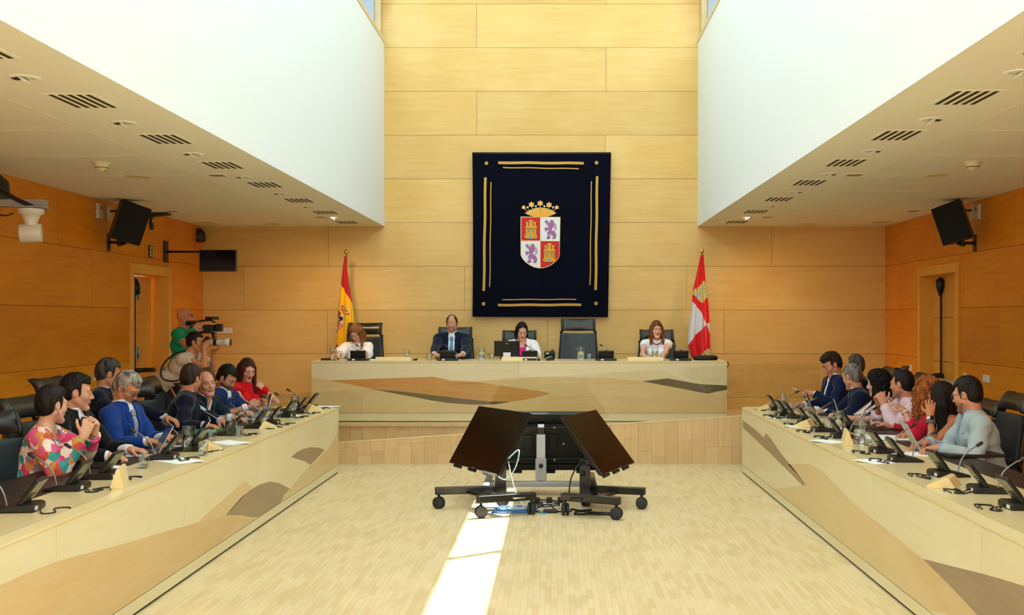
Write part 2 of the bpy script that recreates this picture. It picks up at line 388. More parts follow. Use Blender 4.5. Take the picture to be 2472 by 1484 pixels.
for k in range(4): mb.box((-.02, -.68, .03 + k * .55), (.02, 0, .03 + (k + 1) * .55 - .006), 0, tone=.3 + .15 * k, M=Mx)
leaf = mb.build('door_leaf', [_m['door_leaf_maple']], e, bevel=.002)
mb = MB(); mb.tube([(XL - .19, y1 - .63, .1), (XL - .19, y1 - .63, 2.2)], .014); mb.lathe([(0.0, 0), (.05, .02), (.05, .12), (.02, .2), (0, .22)], (XL - .17, y1 - .63, 1.98))
mb.build('panic_rod', [BLACK], leaf)
mb = MB(); mb.tube([(XL - .17, y1 - .64, 1.03), (XL - .02, y1 - .42, 1.03)], .03, 14); mb.build('door_handle', [BLACK], leaf)
for z in (.45, 1.25, 2.0):
    mb = MB(); mb.box((XL - .21, y1 - .56, z - .07), (XL - .195, y1 - .46, z + .07)); mb.cyl((XL - .185, y1 - .51, z - .08), (XL - .185, y1 - .51, z + .08), .012)
    mb.build('door_hinge', [SILVER], e)
tag(MB().box((XL - .9, DL[0] - .3, 0), (XL - .85, DL[1] + .3, 2.6)).build('trim_2', [WALL_SHADE]), kind='structure')
e, b3 = door(2, XR, *DR, -1)
y0, y1 = DR[0] + .09, DR[1] - .09
for (ya, yb) in ((y0, 13.925), (13.93, y1)):
    mb = MB()
    for k in range(4): b3(.16, .20, ya, yb, .02 + k * .56, .02 + (k + 1) * .56 - .006, 0, mb)
    mb.build('door_leaf', [_m['door_leaf_maple']], e)
mb = MB(); yr = 14.04
mb.tube([(XR + .13, yr, .1), (XR + .13, yr, 2.2)], .014); mb.lathe([(0.0, 0), (.02, .0), (.055, .12), (.055, .2), (0, .24)], (XR + .12, yr, 1.98)); mb.build('panic_rod', [BLACK], e)
mb = MB(); mb.tube([(XR + .09, y0 + .10, .89), (XR + .09, y1 - .06, .89)], .042, 16)
bar = mb.build('panic_bar', [mat('bar_beige', '#b9a277', 0.4, metal=.2)], e)
MB().box((XR + .04, yr - .04, .85), (XR + .15, yr + .05, .99)).build('bar_latch', [BLACK], bar, bevel=.015)
textmesh('lettering', 'EMPUJAR AQUI', .05, BLACK, bar, Matrix.Translation((XR + .0465, 13.80, .89)) @ Matrix.Rotation(R(-90), 4, 'Z') @ Matrix.Rotation(R(90), 4, 'X'))
tag(MB().box((XR + .26, DR[0] - .3, 0), (XR + .3, DR[1] + .3, 2.6)).build('trim_3', [WALL_SHADE]), kind='structure')

# podium, ramp wall
PZ = 0.368
mb = MB()
for k in range(70):
    x0 = XL + .15 * k
    if x0 > XR - .02: break
    x1 = min(x0 + .148, XR)
    zz = random.choice([.12, .2, .28]) if k % 2 else 0
    if zz: mb.box((x0, 13.86, 0), (x1, 13.90, zz), 0, random.random()); mb.box((x0, 13.86, zz + .003), (x1, 13.90, PZ - .04), 0, random.random())
    else: mb.box((x0, 13.86, 0), (x1, 13.90, PZ - .04), 0, random.random())
mb.box((XL, 13.83, PZ - .038), (XR, 14.0, PZ), 0, .9)
mb.box((XL, 13.90, 0), (XR, YB, PZ - .001), 0, .4)
tag(mb.build('trim_4', [BEECH]), kind='structure')
# sloping board wall that closes the ramp towards the floor
YR = 12.74
a0 = atZ(822, 1120, 0).x; a1 = atZ(1793, 1120, 0).x
def rtop(x): return 0.250 + (x + 2.50) * (0.560 - 0.250) / 4.67 if x < 2.17 else .56
mb = MB(); x = -3.4; rr = random.Random(3)
while x < 3.3:
    x1 = min(x + .155, 3.3); zc = rr.uniform(.08, .3)
    mid = min(zc, rtop(x) - .06)
    mb.prism([(x, 0), (x1 - .0015, 0), (x1 - .0015, mid), (x, mid)], lambda u, v, t: (u, t, v), YR, YR + .03, 0, rr.random())
    mb.prism([(x, mid + .0015), (x1 - .0015, mid + .0015), (x1 - .0015, rtop(x1) - .006), (x, rtop(x) - .006)], lambda u, v, t: (u, t, v), YR, YR + .03, 0, rr.random())
    x = x1
mb.prism([(-3.4, rtop(-3.4) - .006), (2.17, .554), (3.3, .554), (3.3, .566), (2.17, .566), (-3.4, rtop(-3.4) + .006)], lambda u, v, t: (u, t, v), YR - .004, YR + .05, 1, 1.0)
mb.prism([(-3.4, 0.0), (3.3, 0.0), (3.3, .30), (2.0, .30), (-3.4, .10)], lambda u, v, t: (u, t, v), YR + .031, 13.85, 0, .6)
tag(mb.build('trim_5', [BEECH, mat('pale_edge', '#e6cf9a', 0.4)]), kind='structure')
# glass panes on the ramp wall
gl = [(-3.35, bx(0) * 0 + (1083 - CX) / 208 - .004), ((1083 - CX) / 208, (1434 - CX) / 208 - .004), ((1434 - CX) / 208, (1801 - CX) / 208 - .004), ((1801 - CX) / 208, 3.05)]
glab = ['clear glass pane on the ramp wall left of the rolling screens', 'clear glass pane on the ramp wall behind the rolling screens', 'clear glass pane on the ramp wall right of the rolling screens', 'clear glass pane ending behind the curly haired man on the right']
for (xa, xb), lb in zip(gl, glab):
    mb = MB(); mb.prism([(xa, rtop(xa) + .004), (xb, rtop(xb) + .004), (xb, rtop(xb) + .60), (2.17, 1.16) if xa < 2.17 < xb else (xb, rtop(xb) + .60), (xa, rtop(xa) + .60)], lambda u, v, t: (u, t, v), YR + .012, YR + .022)
    tag(mb.build('glass_panel', [GLASS]), lb, 'glass panel', 'glass panes on the ramp wall')
# clips holding the panes

# ------------------------------------------------------------------ desks
DZ = 0.725
def side_desk(name, sg, Xf, label, inlays, seams, Xmat):
    """sg=-1 left, +1 right; Xf front face"""
    e = empty(name, (0, 0, 0), 0, label, 'desk', 'side desks')
    y0, y1 = 1.2, 12.0
    mb = MB(); t = .02
    ys = [y0] + seams + [y1]
    for i in range(len(ys) - 1):
        mb.box((min(Xf, Xf + sg * .04), ys[i] + .0015, .095), (max(Xf, Xf + sg * .04), ys[i + 1] - .0015, DZ - .03), 0, .3 + .13 * i)
    for k_, (m_, poly) in enumerate(inlays):
        pts = []
        for (px, py) in poly:
            p = atX(px, py, Xf); pts.append((min(p.y, y1 - .001), max(.096, min(p.z, DZ - .032))))
        mb.prism(pts, lambda u, v, tt: (Xf - sg * tt, u, v), -.0008 - .0004 * k_, .0010, m_, .5)
    fascia = mb.build('front_panel', [DESK, DTAN, DROSE, DGREY, DBLK], e)
    mb = MB(); 
    for i in range(len(ys) - 1): mb.box((min(Xf - sg * .0, Xf + sg * .03), ys[i] + .001, .018), (max(Xf - sg * .0, Xf + sg * .03), ys[i + 1] - .001, .09), 0, .6)
    mb.box((min(Xf + sg * .01, Xf + sg * .03), y0, 0), (max(Xf + sg * .01, Xf + sg * .03), y1, .018), 1)
    mb.build('plinth', [DESK, BLACK], e)
    mb = MB()
    # sloping cap and top
    mb.prism([(Xf - sg * .004, DZ - .028), (Xf - sg * .004, DZ - .012), (Xf + sg * .055, DZ), (Xf + sg * .055, DZ - .028)], lambda u, v, tt: (u, tt, v), y0, y1, 0, .7)
    xa, xb = Xf + sg * .057, Xf + sg * .86
    mb.box((min(xa, xb), y0, DZ - .028), (max(xa, xb), y1, DZ), 0, .4)
    mb.build('worktop', [DTOP], e)
    xc = Xf + sg * .855
    mb = MB(); mb.box((min(Xmat, xc), y0 + .02, DZ + .0005), (max(Xmat, xc), y1 - .25, DZ + .003)); mb.build('leather_inlay', [LEATHER], e)
    mb = MB()
    for y in (y0, 3.4, 5.6, 7.75, 9.9, y1 - .03): mb.box((min(Xf + sg * .04, Xf + sg * .6), y, 0), (max(Xf + sg * .04, Xf + sg * .6), y + .03, DZ - .03), 0, .5)
    mb.build('end_panel', [DESK], e)
    return e
LI = [
 (1, [(822, 1022), (812, 1052), (790, 1085), (768, 1108), (749, 1124), (725, 1150), (700, 1179), (685, 1195), (676, 1216), (670, 1226), (822, 1118)]),
 (2, [(-300, 1560), (0, 1412), (60, 1385), (136, 1355), (200, 1338), (300, 1312), (400, 1282), (445, 1270), (500, 1254), (545, 1244), (585, 1243), (624, 1253), (590, 1276), (445, 1377), (280, 1495), (0, 1720), (-300, 1900)]),
 (1, [(480, 1258), (520, 1222), (560, 1188), (590, 1160), (610, 1176), (590, 1195), (560, 1228), (545, 1243), (500, 1253)]),
 (3, [(545, 1243), (560, 1226), (585, 1198), (605, 1182), (625, 1170), (650, 1162), (672, 1165), (700, 1179), (685, 1195), (677, 1216), (624, 1253), (600, 1246), (585, 1243)]),
 (3, [(703, 1103), (715, 1092), (732, 1083), (750, 1079), (768, 1080), (783, 1085), (768, 1103), (749, 1122), (738, 1114)]),
]
RI = [
 (1, [(1868, 1182), (1905, 1176), (1937, 1171), (1946, 1170), (1925, 1145), (1903, 1120), (1930, 1118), (1956, 1121), (1982, 1134), (2021, 1173), (2073, 1225), (2112, 1264), (2168, 1323), (2250, 1430), (2292, 1484), (2240, 1484), (2030, 1320), (1960, 1260)]),
 (2, [(2080, 1231), (2150, 1285), (2228, 1349), (2290, 1410), (2360, 1484), (2400, 1524), (2330, 1530), (2292, 1484), (2250, 1430), (2168, 1323), (2112, 1264)]),
 (3, [(1793, 1014), (1820, 1034), (1844, 1056), (1849, 1045), (1862, 1060), (1885, 1094), (1915, 1130), (1946, 1170), (1937, 1171), (1900, 1134), (1880, 1114), (1859, 1093), (1830, 1066), (1793, 1031)]),
 (3, [(2228, 1349), (2243, 1352), (2300, 1367), (2367, 1383), (2420, 1398), (2472, 1414), (2640, 1480), (2640, 1640), (2472, 1596), (2360, 1484), (2290, 1410)]),
]
side_desk('delegate_desk', -1, -2.39, 'long maple desk with curved wood inlays on the left side of the hall', LI, [atX(136, 1300, -2.39).y, atX(445, 1200, -2.39).y, atX(624, 1200, -2.39).y], -2.79)
side_desk('delegate_desk', 1, 2.02, 'long maple desk with pointed grey inlays on the right side of the hall', RI, [atX(2368, 1300, 2.02).y, atX(2108, 1200, 2.02).y, atX(1958, 1200, 2.02).y], 2.62)

YD = 14.0; PTOP = 1.146
e = empty('podium_desk', (0, 0, 0), 0, 'wide maple presiding desk with wavy inlays on the podium', 'desk')
xa, xb = P3(752, 871, YD).x, P3(1755, 871, YD).x; xm = P3(1252, 0, YD).x
zt, zb = PTOP - .022, P3(0, 996, YD).z
mb = MB()
mb.box((xa, YD, zb), (xm - .001, YD + .04, zt), 0, .2); mb.box((xm + .001, YD, zb), (xb, YD + .04, zt), 0, .5)
PI = [
 (1, [(752, 911), (795, 918), (860, 928), (900, 939), (1000, 958), (1080, 972), (1140, 976), (1200, 975), (1240, 968), (1290, 960), (1200, 945), (1130, 919), (1160, 920), (1230, 911), (1330, 909), (1400, 911), (1460, 911), (1550, 920), (1709, 950), (1755, 940), (1755, 995), (752, 995)]),
 (2, [(1330, 955), (1400, 955), (1520, 956), (1560, 960), (1600, 965), (1650, 964), (1680, 960), (1720, 950), (1755, 945), (1755, 995), (1290, 995)]),
 (5, [(795, 918), (1045, 909), (1075, 915), (1090, 919), (1120, 919), (1180, 926), (1240, 935), (1300, 943), (1330, 950), (1290, 960), (1240, 969), (1180, 969), (1100, 960), (1000, 948), (900, 939), (850, 928)]),
 (4, [(900, 939), (950, 942), (1000, 948), (1100, 960), (1180, 969), (1240, 968), (1200, 975), (1170, 977), (1130, 976), (1080, 972), (1040, 966), (1000, 958), (950, 949)]),
 (4, [(1550, 920), (1611, 913), (1690, 927), (1755, 930), (1755, 940), (1709, 950), (1620, 933)]),
]
for m_, poly in PI:
    pts = [(P3(a, b_, YD).x, P3(a, b_, YD).z) for a, b_ in poly]
    mb.prism([(u, min(v, zt)) for u, v in pts], lambda u, v, t: (u, t, v), YD - .001 - .0002 * m_, YD + .001, m_, .5)
mb.build('front_panel', [DESK, DTAN, DROSE, DGREY, DBLK, DORG], e)
mb = MB(); mb.box((xa, YD + .01, PZ + .012), (xm - .001, YD + .04, zb - .004), 0, .8); mb.box((xm + .001, YD + .01, PZ + .012), (xb, YD + .04, zb - .004), 0, .6); mb.box((xa, YD + .025, PZ), (xb, YD + .04, PZ + .014), 1)
mb.build('plinth', [DESK, BLACK], e)
mb = MB(); mb.box((xa, YD - .003, PTOP - .02), (xm - .001, YD + .75, PTOP), 0, .5); mb.box((xm + .001, YD - .003, PTOP - .02), (xb, YD + .75, PTOP), 0, .8); mb.build('worktop', [DTOP], e)
for x in (xa, xb - .04): MB().box((x, YD + .04, PZ), (x + .04, YD + .7, PTOP - .021)).build('end_panel', [DESK], e)
# ------------------------------------------------------------------ tapestry with the coat of arms
YT = 15.93
VELVET = mat('navy_velvet', (0.0022, 0.003, 0.010), 0.95, spec=0.1, sheen=0.06)
RED = mat('heraldic_red', '#c4101c', 0.6); SILK = mat('heraldic_white', '#dfe6ea', 0.6); PURP = mat('heraldic_purple', '#a56aa0', 0.6)
PURPD = mat('heraldic_purple_dark', '#7c3f86', 0.6); YEL = mat('heraldic_yellow', '#e3a92f', 0.55); PALEY = mat('heraldic_pale_gold', '#ead08a', 0.5)
BLUE = mat('heraldic_blue', '#1f9fc4', 0.5); BROWN = mat('heraldic_outline', '#5a3a12', 0.7); PEARL = mat('pearl_white', '#e9eef2', 0.3)
e = empty('tapestry', (0, 0, 0), 0, 'dark navy velvet wall hanging embroidered with crowned quartered shield and gold braid', 'tapestry')
def tp(px, py, d=0.0): return P3(px, py, YT) + Vector((0, -d, 0))
nx, ny = 90, 100; vs = []; fs = []
for j in range(ny + 1):
    for i in range(nx + 1):
        u, v = i / nx, j / ny
        xl, xr = 1140.5 + 1.5 * math.sin(v * 3) , 1475 - 7.5 * v
        edge = min(u, 1 - u) * 8; edge = min(1, edge); low = min(1, v * 3)
        cx_, cy_ = (u - .5), (v - .55)
        fold = .010 * math.sin(14 * (u + .35 * cy_ * (1 if cx_ > 0 else -1)) + 3 * v) * edge * low + .007 * math.sin(31 * u - 9 * v + 4 * cx_ * cy_) * edge * low
        sh = math.exp(-((cx_ / .17) ** 4 + (cy_ / .24) ** 4))
        d = .018 + fold * (1 - sh)
        vs.append(tp(xl + (xr - xl) * u, 368 + (397 - 1.0 * (1 - u)) * v, d))
for j in range(ny):
    for i in range(nx):
        a = j * (nx + 1) + i; fs.append((a, a + nx + 1, a + nx + 2, a + 1))
mb = MB(); mb.add(vs, fs, 0, 1, True)
o = mb.build('velvet_cloth', [VELVET], e); sm = o.modifiers.new('thick', 'SOLIDIFY'); sm.thickness = .008; sm.offset = -1
mb = MB(); a, b_ = tp(1140, 371), tp(1475, 371); mb.tube([(a.x, YT - .012, a.z), (b_.x, YT - .012, b_.z)], .012); mb.build('hanging_rod', [BLACK], e)
mb = MB(); [mb.cbox((a.x + (b_.x - a.x) * q_, YT + .03, a.z), (.02, .085, .02)) for q_ in (.1, .5, .9)]; mb.build('rod_hooks', [BLACK], e)
def cr(x, y): return 1120 + x / 3.373, 340 + y / 3.373
def braid(x0, y0, x1, y1, wd):
    mb = MB(); n = 24; vsb = []; A = Vector(cr(x0, y0)); B = Vector(cr(x1, y1)); d = (B - A).normalized(); nn = Vector((-d.y, d.x)) * wd / 2
    top = [];
    for k in range(n + 1):
        p = A + (B - A) * k / n + Vector((-d.y, d.x)) * math.sin(k * .55) * .45
        for q in (p + nn, p - nn): vsb.append(tp(q.x, q.y, .036)); 
        for q in (p + nn, p - nn): vsb.append(tp(q.x, q.y, .014))
    f = []
    for k in range(n):
        a = 4 * k; f += [(a, a + 1, a + 5, a + 4), (a + 2, a + 6, a + 7, a + 3), (a, a + 4, a + 6, a + 2), (a + 1, a + 3, a + 7, a + 5)]
    mb.add(vsb, f); mb.build('gold_braid', [GOLD], e)
for q in ((280, 180, 975, 184, 6.5), (318, 219, 935, 229, 2.6), (176, 300, 163, 1222, 6.2), (222, 338, 211, 1187, 2.4), (1084, 290, 1072, 1214, 6.2), (1038, 330, 1026, 1173, 2.4), (314, 1292, 914, 1290, 2.4), (277, 1336, 954, 1334, 6.2)): braid(*q)
for (x, y) in ((184, 185), (1079, 181), (161, 1327), (1075, 1324)):
    px, py = cr(x, y); c = tp(px, py, .03)
    mb = MB(); M = Matrix.Rotation(R(90), 4, 'X'); mb.lathe([(.0, .012), (.008, .012), (.012, .004), (.018, .012), (.026, .010), (.028, 0), (.028, -.012)], c, 20, 0, M)
    mb.build('gold_rosette', [GOLD], e)
def sh(x, y): return 1230 + x / 7.81, 470 + y / 7.81
def flatpart(name, polys, parent, mats, base=.030):
    mb = MB()
    for (pts, lv, m_) in polys:
        q = [sh(*p) for p in pts]
        mb.prism(q, lambda u, v, t: tp(u, v, t), base - .004, base + .0016 * lv, m_)
    return mb.build(name, mats, parent)
def ell(cx, cy, rx, ry, n=16): return [(cx + rx * math.cos(2 * math.pi * k / n), cy + ry * math.sin(2 * math.pi * k / n)) for k in range(n)]
def arc(x0, y0, x1, y1, sag, n=8):
    out = []
    for k in range(n + 1):
        t = k / n; out.append((x0 + (x1 - x0) * t, y0 + (y1 - y0) * t + sag * 4 * t * (1 - t)))
    return out
def band(pts, wd):
    P = [Vector(p) for p in pts]; L_, R_ = [], []
    for i, p in enumerate(P):
        d = (P[min(i + 1, len(P) - 1)] - P[max(i - 1, 0)]).normalized(); n = Vector((-d.y, d.x)) * wd / 2
        L_.append(tuple(p + n)); R_.append(tuple(p - n))
    return L_ + R_[::-1]
bot = [(945, 1150), (920, 1205), (870, 1265), (800, 1320), (710, 1365), (630, 1384), (580, 1388), (530, 1384), (450, 1365), (365, 1320), (290, 1262), (235, 1195), (210, 1135)]
outer = [(210, 415), (960, 422)] + bot
inner = [(222, 430), (943, 432), (938, 1145), (912, 1200), (862, 1257), (795, 1308), (705, 1352), (630, 1370), (580, 1373), (530, 1370), (455, 1352), (370, 1308), (298, 1252), (246, 1188), (224, 1132)]
tl = [(224, 430), (578, 430), (578, 865), (224, 865)]
br = [(585, 878), (940, 878), (938, 1145), (912, 1200), (862, 1257), (795, 1308), (705, 1352), (630, 1370), (585, 1373)]
shield = flatpart('shield', [(outer, 0, 0), (inner, 1, 1), (tl, 2, 2), (br, 2, 2), (band([(582, 425), (581, 1378)], 7), 2.6, 0), (band([(222, 872), (943, 874)], 7), 2.6, 0)], e, [PALEY, SILK, RED])
def castle(dx, dy):
    T = lambda pts: [(x + dx, y + dy) for x, y in pts]
    out = [(283, 785), (300, 757), (303, 640), (296, 632), (296, 598), (304, 590), (316, 596), (318, 560), (311, 545), (311, 514), (322, 508), (330, 513), (340, 508), (350, 513), (357, 510), (357, 545), (350, 560), (350, 590), (372, 590), (376, 520), (368, 508), (368, 476), (382, 470), (392, 475), (405, 470), (418, 475), (430, 470), (445, 476), (445, 508), (436, 520), (438, 590), (462, 590), (462, 560), (454, 545), (454, 510), (466, 507), (478, 512), (488, 507), (502, 512), (500, 545), (494, 560), (494, 590), (512, 585), (518, 600), (516, 632), (508, 640), (510, 757), (526, 785), (522, 815), (505, 832), (310, 832), (284, 812)]
    P = [(T(out), 3, 1)]
    c = Vector((404 + dx, 660 + dy)); P.append(([tuple(c + (Vector(p) - c) * .965) for p in T(out)], 4, 0))
    for y in range(612, 830, 18): P.append((T([(306, y), (505, y), (505, y + 1.6), (306, y + 1.6)]), 4.6, 1))
    for k, y in enumerate(range(612, 812, 18)):
        for x in range(318 + (k % 2) * 14, 500, 28): P.append((T([(x, y), (x + 1.6, y), (x + 1.6, y + 18), (x, y + 18)]), 4.6, 1))
    for x in (331, 477): P.append((T([(x, 590), (x + 2.5, 590), (x + 2.5, 760), (x, 760)]), 4.8, 1))
    P += [(T([(304, 636), (512, 636), (512, 640), (304, 640)]), 4.9, 1), (T([(370, 512), (443, 512), (443, 516), (370, 516)]), 4.9, 1), (T([(312, 548), (357, 548), (357, 552), (312, 552)]), 4.9, 1), (T([(455, 548), (500, 548), (500, 552), (455, 552)]), 4.9, 1)]
    for x in (356, 436): P.append((T([(x, 655), (x + 22, 655), (x + 22, 700), (x, 700)]), 5, 1)); P.append((T([(x + 2, 657), (x + 20, 657), (x + 20, 698), (x + 2, 698)]), 5.6, 2))
    P.append((T([(399, 530), (412, 530), (412, 556), (399, 556)]), 5.2, 2))
    dr = [(380, 832), (380, 785)] + [(402 + 24 * math.cos(a), 785 - 24 * math.sin(a)) for a in [math.pi - k * math.pi / 8 for k in range(9)]] + [(426, 832)]
    P.append((T(dr), 5.2, 3)); c2 = Vector((403 + dx, 805 + dy)); P.append(([tuple(c2 + Vector(((Vector(p) - c2).x * .8, (Vector(p) - c2).y * .93))) for p in T(dr)], 5.8, 2))
    flatpart('castle', P, e, [YEL, BROWN, BLUE, PALEY])
castle(0, 0); castle(346, 440)
def lion(dx, dy):
    T = lambda pts: [(x + dx, y + dy) for x, y in pts]
    b = [(770, 482), (800, 477), (826, 495), (838, 535), (832, 575), (822, 600), (806, 650), (800, 675), (826, 688), (858, 705), (872, 735), (885, 760), (876, 790), (872, 815), (855, 835), (815, 833), (806, 820), (822, 812), (836, 800), (828, 782), (800, 776), (786, 762), (788, 742), (766, 745), (757, 770), (762, 795), (775, 803), (768, 818), (750, 834), (712, 838), (698, 826), (704, 796), (722, 790), (728, 762), (712, 735), (714, 702), (735, 688), (742, 668), (716, 664), (690, 680), (684, 697), (670, 680), (663, 640), (668, 620), (700, 617), (722, 630), (732, 612), (730, 585), (722, 566), (700, 560), (690, 540), (668, 520), (670, 492), (690, 482), (712, 492), (728, 515), (738, 530), (752, 545), (760, 528), (768, 510)]
    P = [(T(b), 3, 0)]
    c = Vector((778 + dx, 660 + dy)); P.append(([tuple(c + (Vector(p) - c) * .93) for p in T(b)], 3.6, 1))
    P.append((T(band([(828, 692), (852, 674), (872, 648), (858, 622), (836, 612), (838, 590), (852, 560), (858, 540), (872, 580), (880, 620), (886, 640)], 11)), 3.3, 0))
    P.append((T([(738, 500), (744, 518), (756, 526), (762, 520), (750, 512), (745, 498)]), 4, 2))
    P.append((T([(812, 470), (822, 480), (826, 462), (836, 486), (848, 486), (842, 508), (852, 528), (838, 526), (828, 504)]), 4.2, 3))
    for (x0, y0, x1, y1) in ((760, 560, 790, 620), (780, 540, 812, 600), (745, 585, 765, 640), (800, 560, 820, 620), (730, 700, 770, 712), (800, 720, 850, 740), (700, 620, 715, 650), (690, 505, 712, 520)):
        P.append((T(band([(x0, y0), ((x0 + x1) / 2 + 5, (y0 + y1) / 2), (x1, y1)], 5)), 4.0, 0))
    flatpart('lion', P, e, [PURPD, PURP, RED, PALEY])
lion(0, 0); lion(-361, 450)
P = [(band([(325, 330)] + arc(325, 330, 845, 330, -0, 2) + [(845, 330)], 2), 0, 0)]
body = arc(292, 340, 880, 340, -95, 16) + arc(880, 352, 292, 352, 78, 16)
P = [(body, 1, 0), (arc(300, 335, 872, 335, -84, 16) + arc(862, 352, 310, 352, -55, 16), 2.2, 1), (arc(335, 362, 850, 362, -62, 14) + arc(850, 368, 335, 368, 58, 14), 2.2, 1), (band(arc(318, 354, 862, 354, -62, 16), 5), 3, 2)]
for (cx, cy) in ((578, 160), (415, 185), (745, 190), (268, 235), (890, 235)):
    s_ = 1.0 if cx in (578, 415, 745) else .72
    leaf = []
    for k in range(11):
        a = -math.pi / 2 + (k - 5) * math.pi / 6.2; r_ = (64 if k % 2 == 1 else 40) * s_
        leaf.append((cx + r_ * math.cos(a), cy + r_ * math.sin(a) + 8))
    leaf += [(cx + 12, cy + 50 * s_), (cx - 12, cy + 50 * s_)]
    P.append((leaf, 2, 2)); c_ = Vector((cx, cy)); P.append(([tuple(c_ + (Vector(p) - c_) * .84) for p in leaf], 3, 1)); P.append((ell(cx, cy + 12, 12, 12), 4.4, 3))
    P.append((band(arc(cx + (578 - cx) * .02, cy + 45 * s_, cx + (578 - cx) * .18 , 262 + abs(cx - 578) * .12, 0, 4), 7), 1.6, 2))
for (cx, cy) in ((498, 220), (657, 218), (343, 240), (822, 238)):
    P.append((ell(cx, cy, 16, 16), 3, 3)); P.append((band([(cx, cy + 14), (cx + (578 - cx) * .06, cy + 48)], 6), 1.4, 2))
for (cx, cy, m_) in ((582, 280, 4), (440, 297, 5), (730, 298, 5), (312, 340, 4), (862, 342, 4)): P.append((ell(cx, cy, 20, 9), 4, m_))
flatpart('crown', P, e, [PALEY, YEL, PALEY, PEARL, RED, BLUE])

# ------------------------------------------------------------------ flags
def inside(p, poly):
    x, y = p; c = False; n = len(poly); j = n - 1
    for i in range(n):
        xi, yi = poly[i]; xj, yj = poly[j]
        if (yi > y) != (yj > y) and x < (xj - xi) * (y - yi) / (yj - yi) + xi: c = not c
        j = i
    return c
YG = 15.55
def flag(name, lab, topx, ptop, left, right, py0, py1, color, mats, finial, base_px):
    e = empty(name, P3(base_px, 0, YG).xy.to_3d() + Vector((0, 0, PZ)), 0, lab, 'flag', 'flags on poles behind the podium desk')
    o = Vector(e.location)
    t = P3(topx, ptop, YG); b = Vector((o.x, YG, PZ))
    MB().cyl(b - o, t - o, .014).build('pole', [BRASS], e)
    MB().lathe(finial, t - o, 20).build('finial', [BRASS], e)
    MB().lathe([(0, .0), (.17, .0), (.17, .02), (.05, .05), (.03, .12), (.02, .2), (0, .2)], (0, 0, .001)).build('flag_base', [BRASS], e)
    nx, ny = 180, 640; vs = []
    def itp(tab, y):
        for i in range(len(tab) - 1):
            if tab[i + 1][1] >= y: 
                a, c = tab[i], tab[i + 1]; return a[0] + (c[0] - a[0]) * (y - a[1]) / max(1e-6, c[1] - a[1])
        return tab[-1][0]
    mb = MB(); fs = []; mi = []
    pix = []
    for j in range(ny + 1):
        y = py0 + (py1 - py0) * j / ny; l, r_ = itp(left, y), itp(right, y)
        for i in range(nx + 1):
            u = i / nx; x = l + (r_ - l) * u; k = j / ny
            ang = u * 2 * math.pi; amp = .012 + .05 * k
            d = -.03 - .07 * k + amp * math.cos(ang * 2.5 + 1.5 * k) * .7 + .012 * k * math.sin(ang * 5.5 + 3)
            p = P3(x, y, YG); p.y += d - .02 + (.09 * k) * (2 * u - 1) ** 2
            pix.append((x, y)); vs.append(p - o)
    back = len(vs)
    for j in range(ny):
        for i in range(nx):
            a = j * (nx + 1) + i; fs.append((a, a + nx + 1, a + nx + 2, a + 1))
            mi.append(color((pix[a][0] + pix[a + nx + 2][0]) / 2, (pix[a][1] + pix[a + nx + 2][1]) / 2))
    mb.v = [tuple(v) for v in vs]; mb.f = [list(f) for f in fs]; mb.mi = mi; mb.tone = [1.] * len(fs); mb.sm = [True] * len(fs)
    c = mb.build('flag_cloth', mats, e); m = c.modifiers.new('thick', 'SOLIDIFY'); m.thickness = .004
    mb = MB(); nyb = 12
    return e
SATR = mat('flag_red_satin', '#b3101c', 0.38, sheen=.3); SATY = mat('flag_yellow_satin', '#f0c000', 0.38, sheen=.2); SATW = mat('flag_white_satin', '#c9d2e0', 0.3, sheen=.3)
CRIM = mat('flag_crimson', '#d30f1a', 0.36, sheen=.3); FCAS = mat('flag_castle_yellow', '#d8cc86', 0.5); FBLK = mat('flag_black', '#26200f', 0.6); FBLU = mat('flag_light_blue', '#8fb4d0', 0.5); FGRN = mat('flag_bronze', '#8a7a3a', 0.5)
def cfl(x, y):                                   # crop coordinates of the left flag (5.3 px per px, origin 800, 600)
    X, Y = (x - 800) * 5.3, (y - 600) * 5.3
    if Y < 430 or (X - 122) * (690 - 440) > (Y - 440) * (270 - 122) and X > 115: 
        # red upper band, its border runs down to the right
        if not ((X - 122) * (690 - 440) < (Y - 440) * (270 - 122)): return 0
    if (Y - 1180) * (125 - 55) > (X - 55) * (1275 - 1180): return 0
    crown = [(135, 715), (170, 700), (215, 735), (245, 790), (262, 830), (250, 862), (205, 862), (160, 830), (130, 790)]
    if inside((X, Y), crown):
        c = Vector((197, 785)); q = (Vector((X, Y)) - c)
        for (u_, v_) in ((152, 742), (180, 765), (206, 796), (226, 838), (196, 842), (168, 812), (150, 782)):
            if (X - u_) ** 2 + (Y - v_) ** 2 < 150: return 0
        return 3
    if inside((X, Y), [(140, 830), (185, 895), (140, 960), (98, 905)]):
        return 4 if inside((X, Y), [(120, 870), (140, 860), (150, 880), (168, 890), (150, 900), (160, 915), (140, 918), (125, 940), (108, 925), (122, 905), (108, 895)]) else 2
    if inside((X, Y), [(95, 770), (140, 835), (98, 905), (70, 880)]): return 4 if int(X / 9) % 2 and int(Y / 14) % 2 else 0
    if inside((X, Y), [(70, 900), (98, 910), (138, 962), (95, 1010), (70, 990)]): return 3 if int((X + Y) / 9) % 3 == 0 else 0
    if inside((X, Y), [(90, 1020), (160, 950), (165, 985), (130, 1035), (95, 1045)]): return 2 if int((X - Y) / 17) % 2 else 0
    if inside((X, Y), [(72, 1040), (95, 1030), (92, 1070), (74, 1080)]): return 5
    return 1
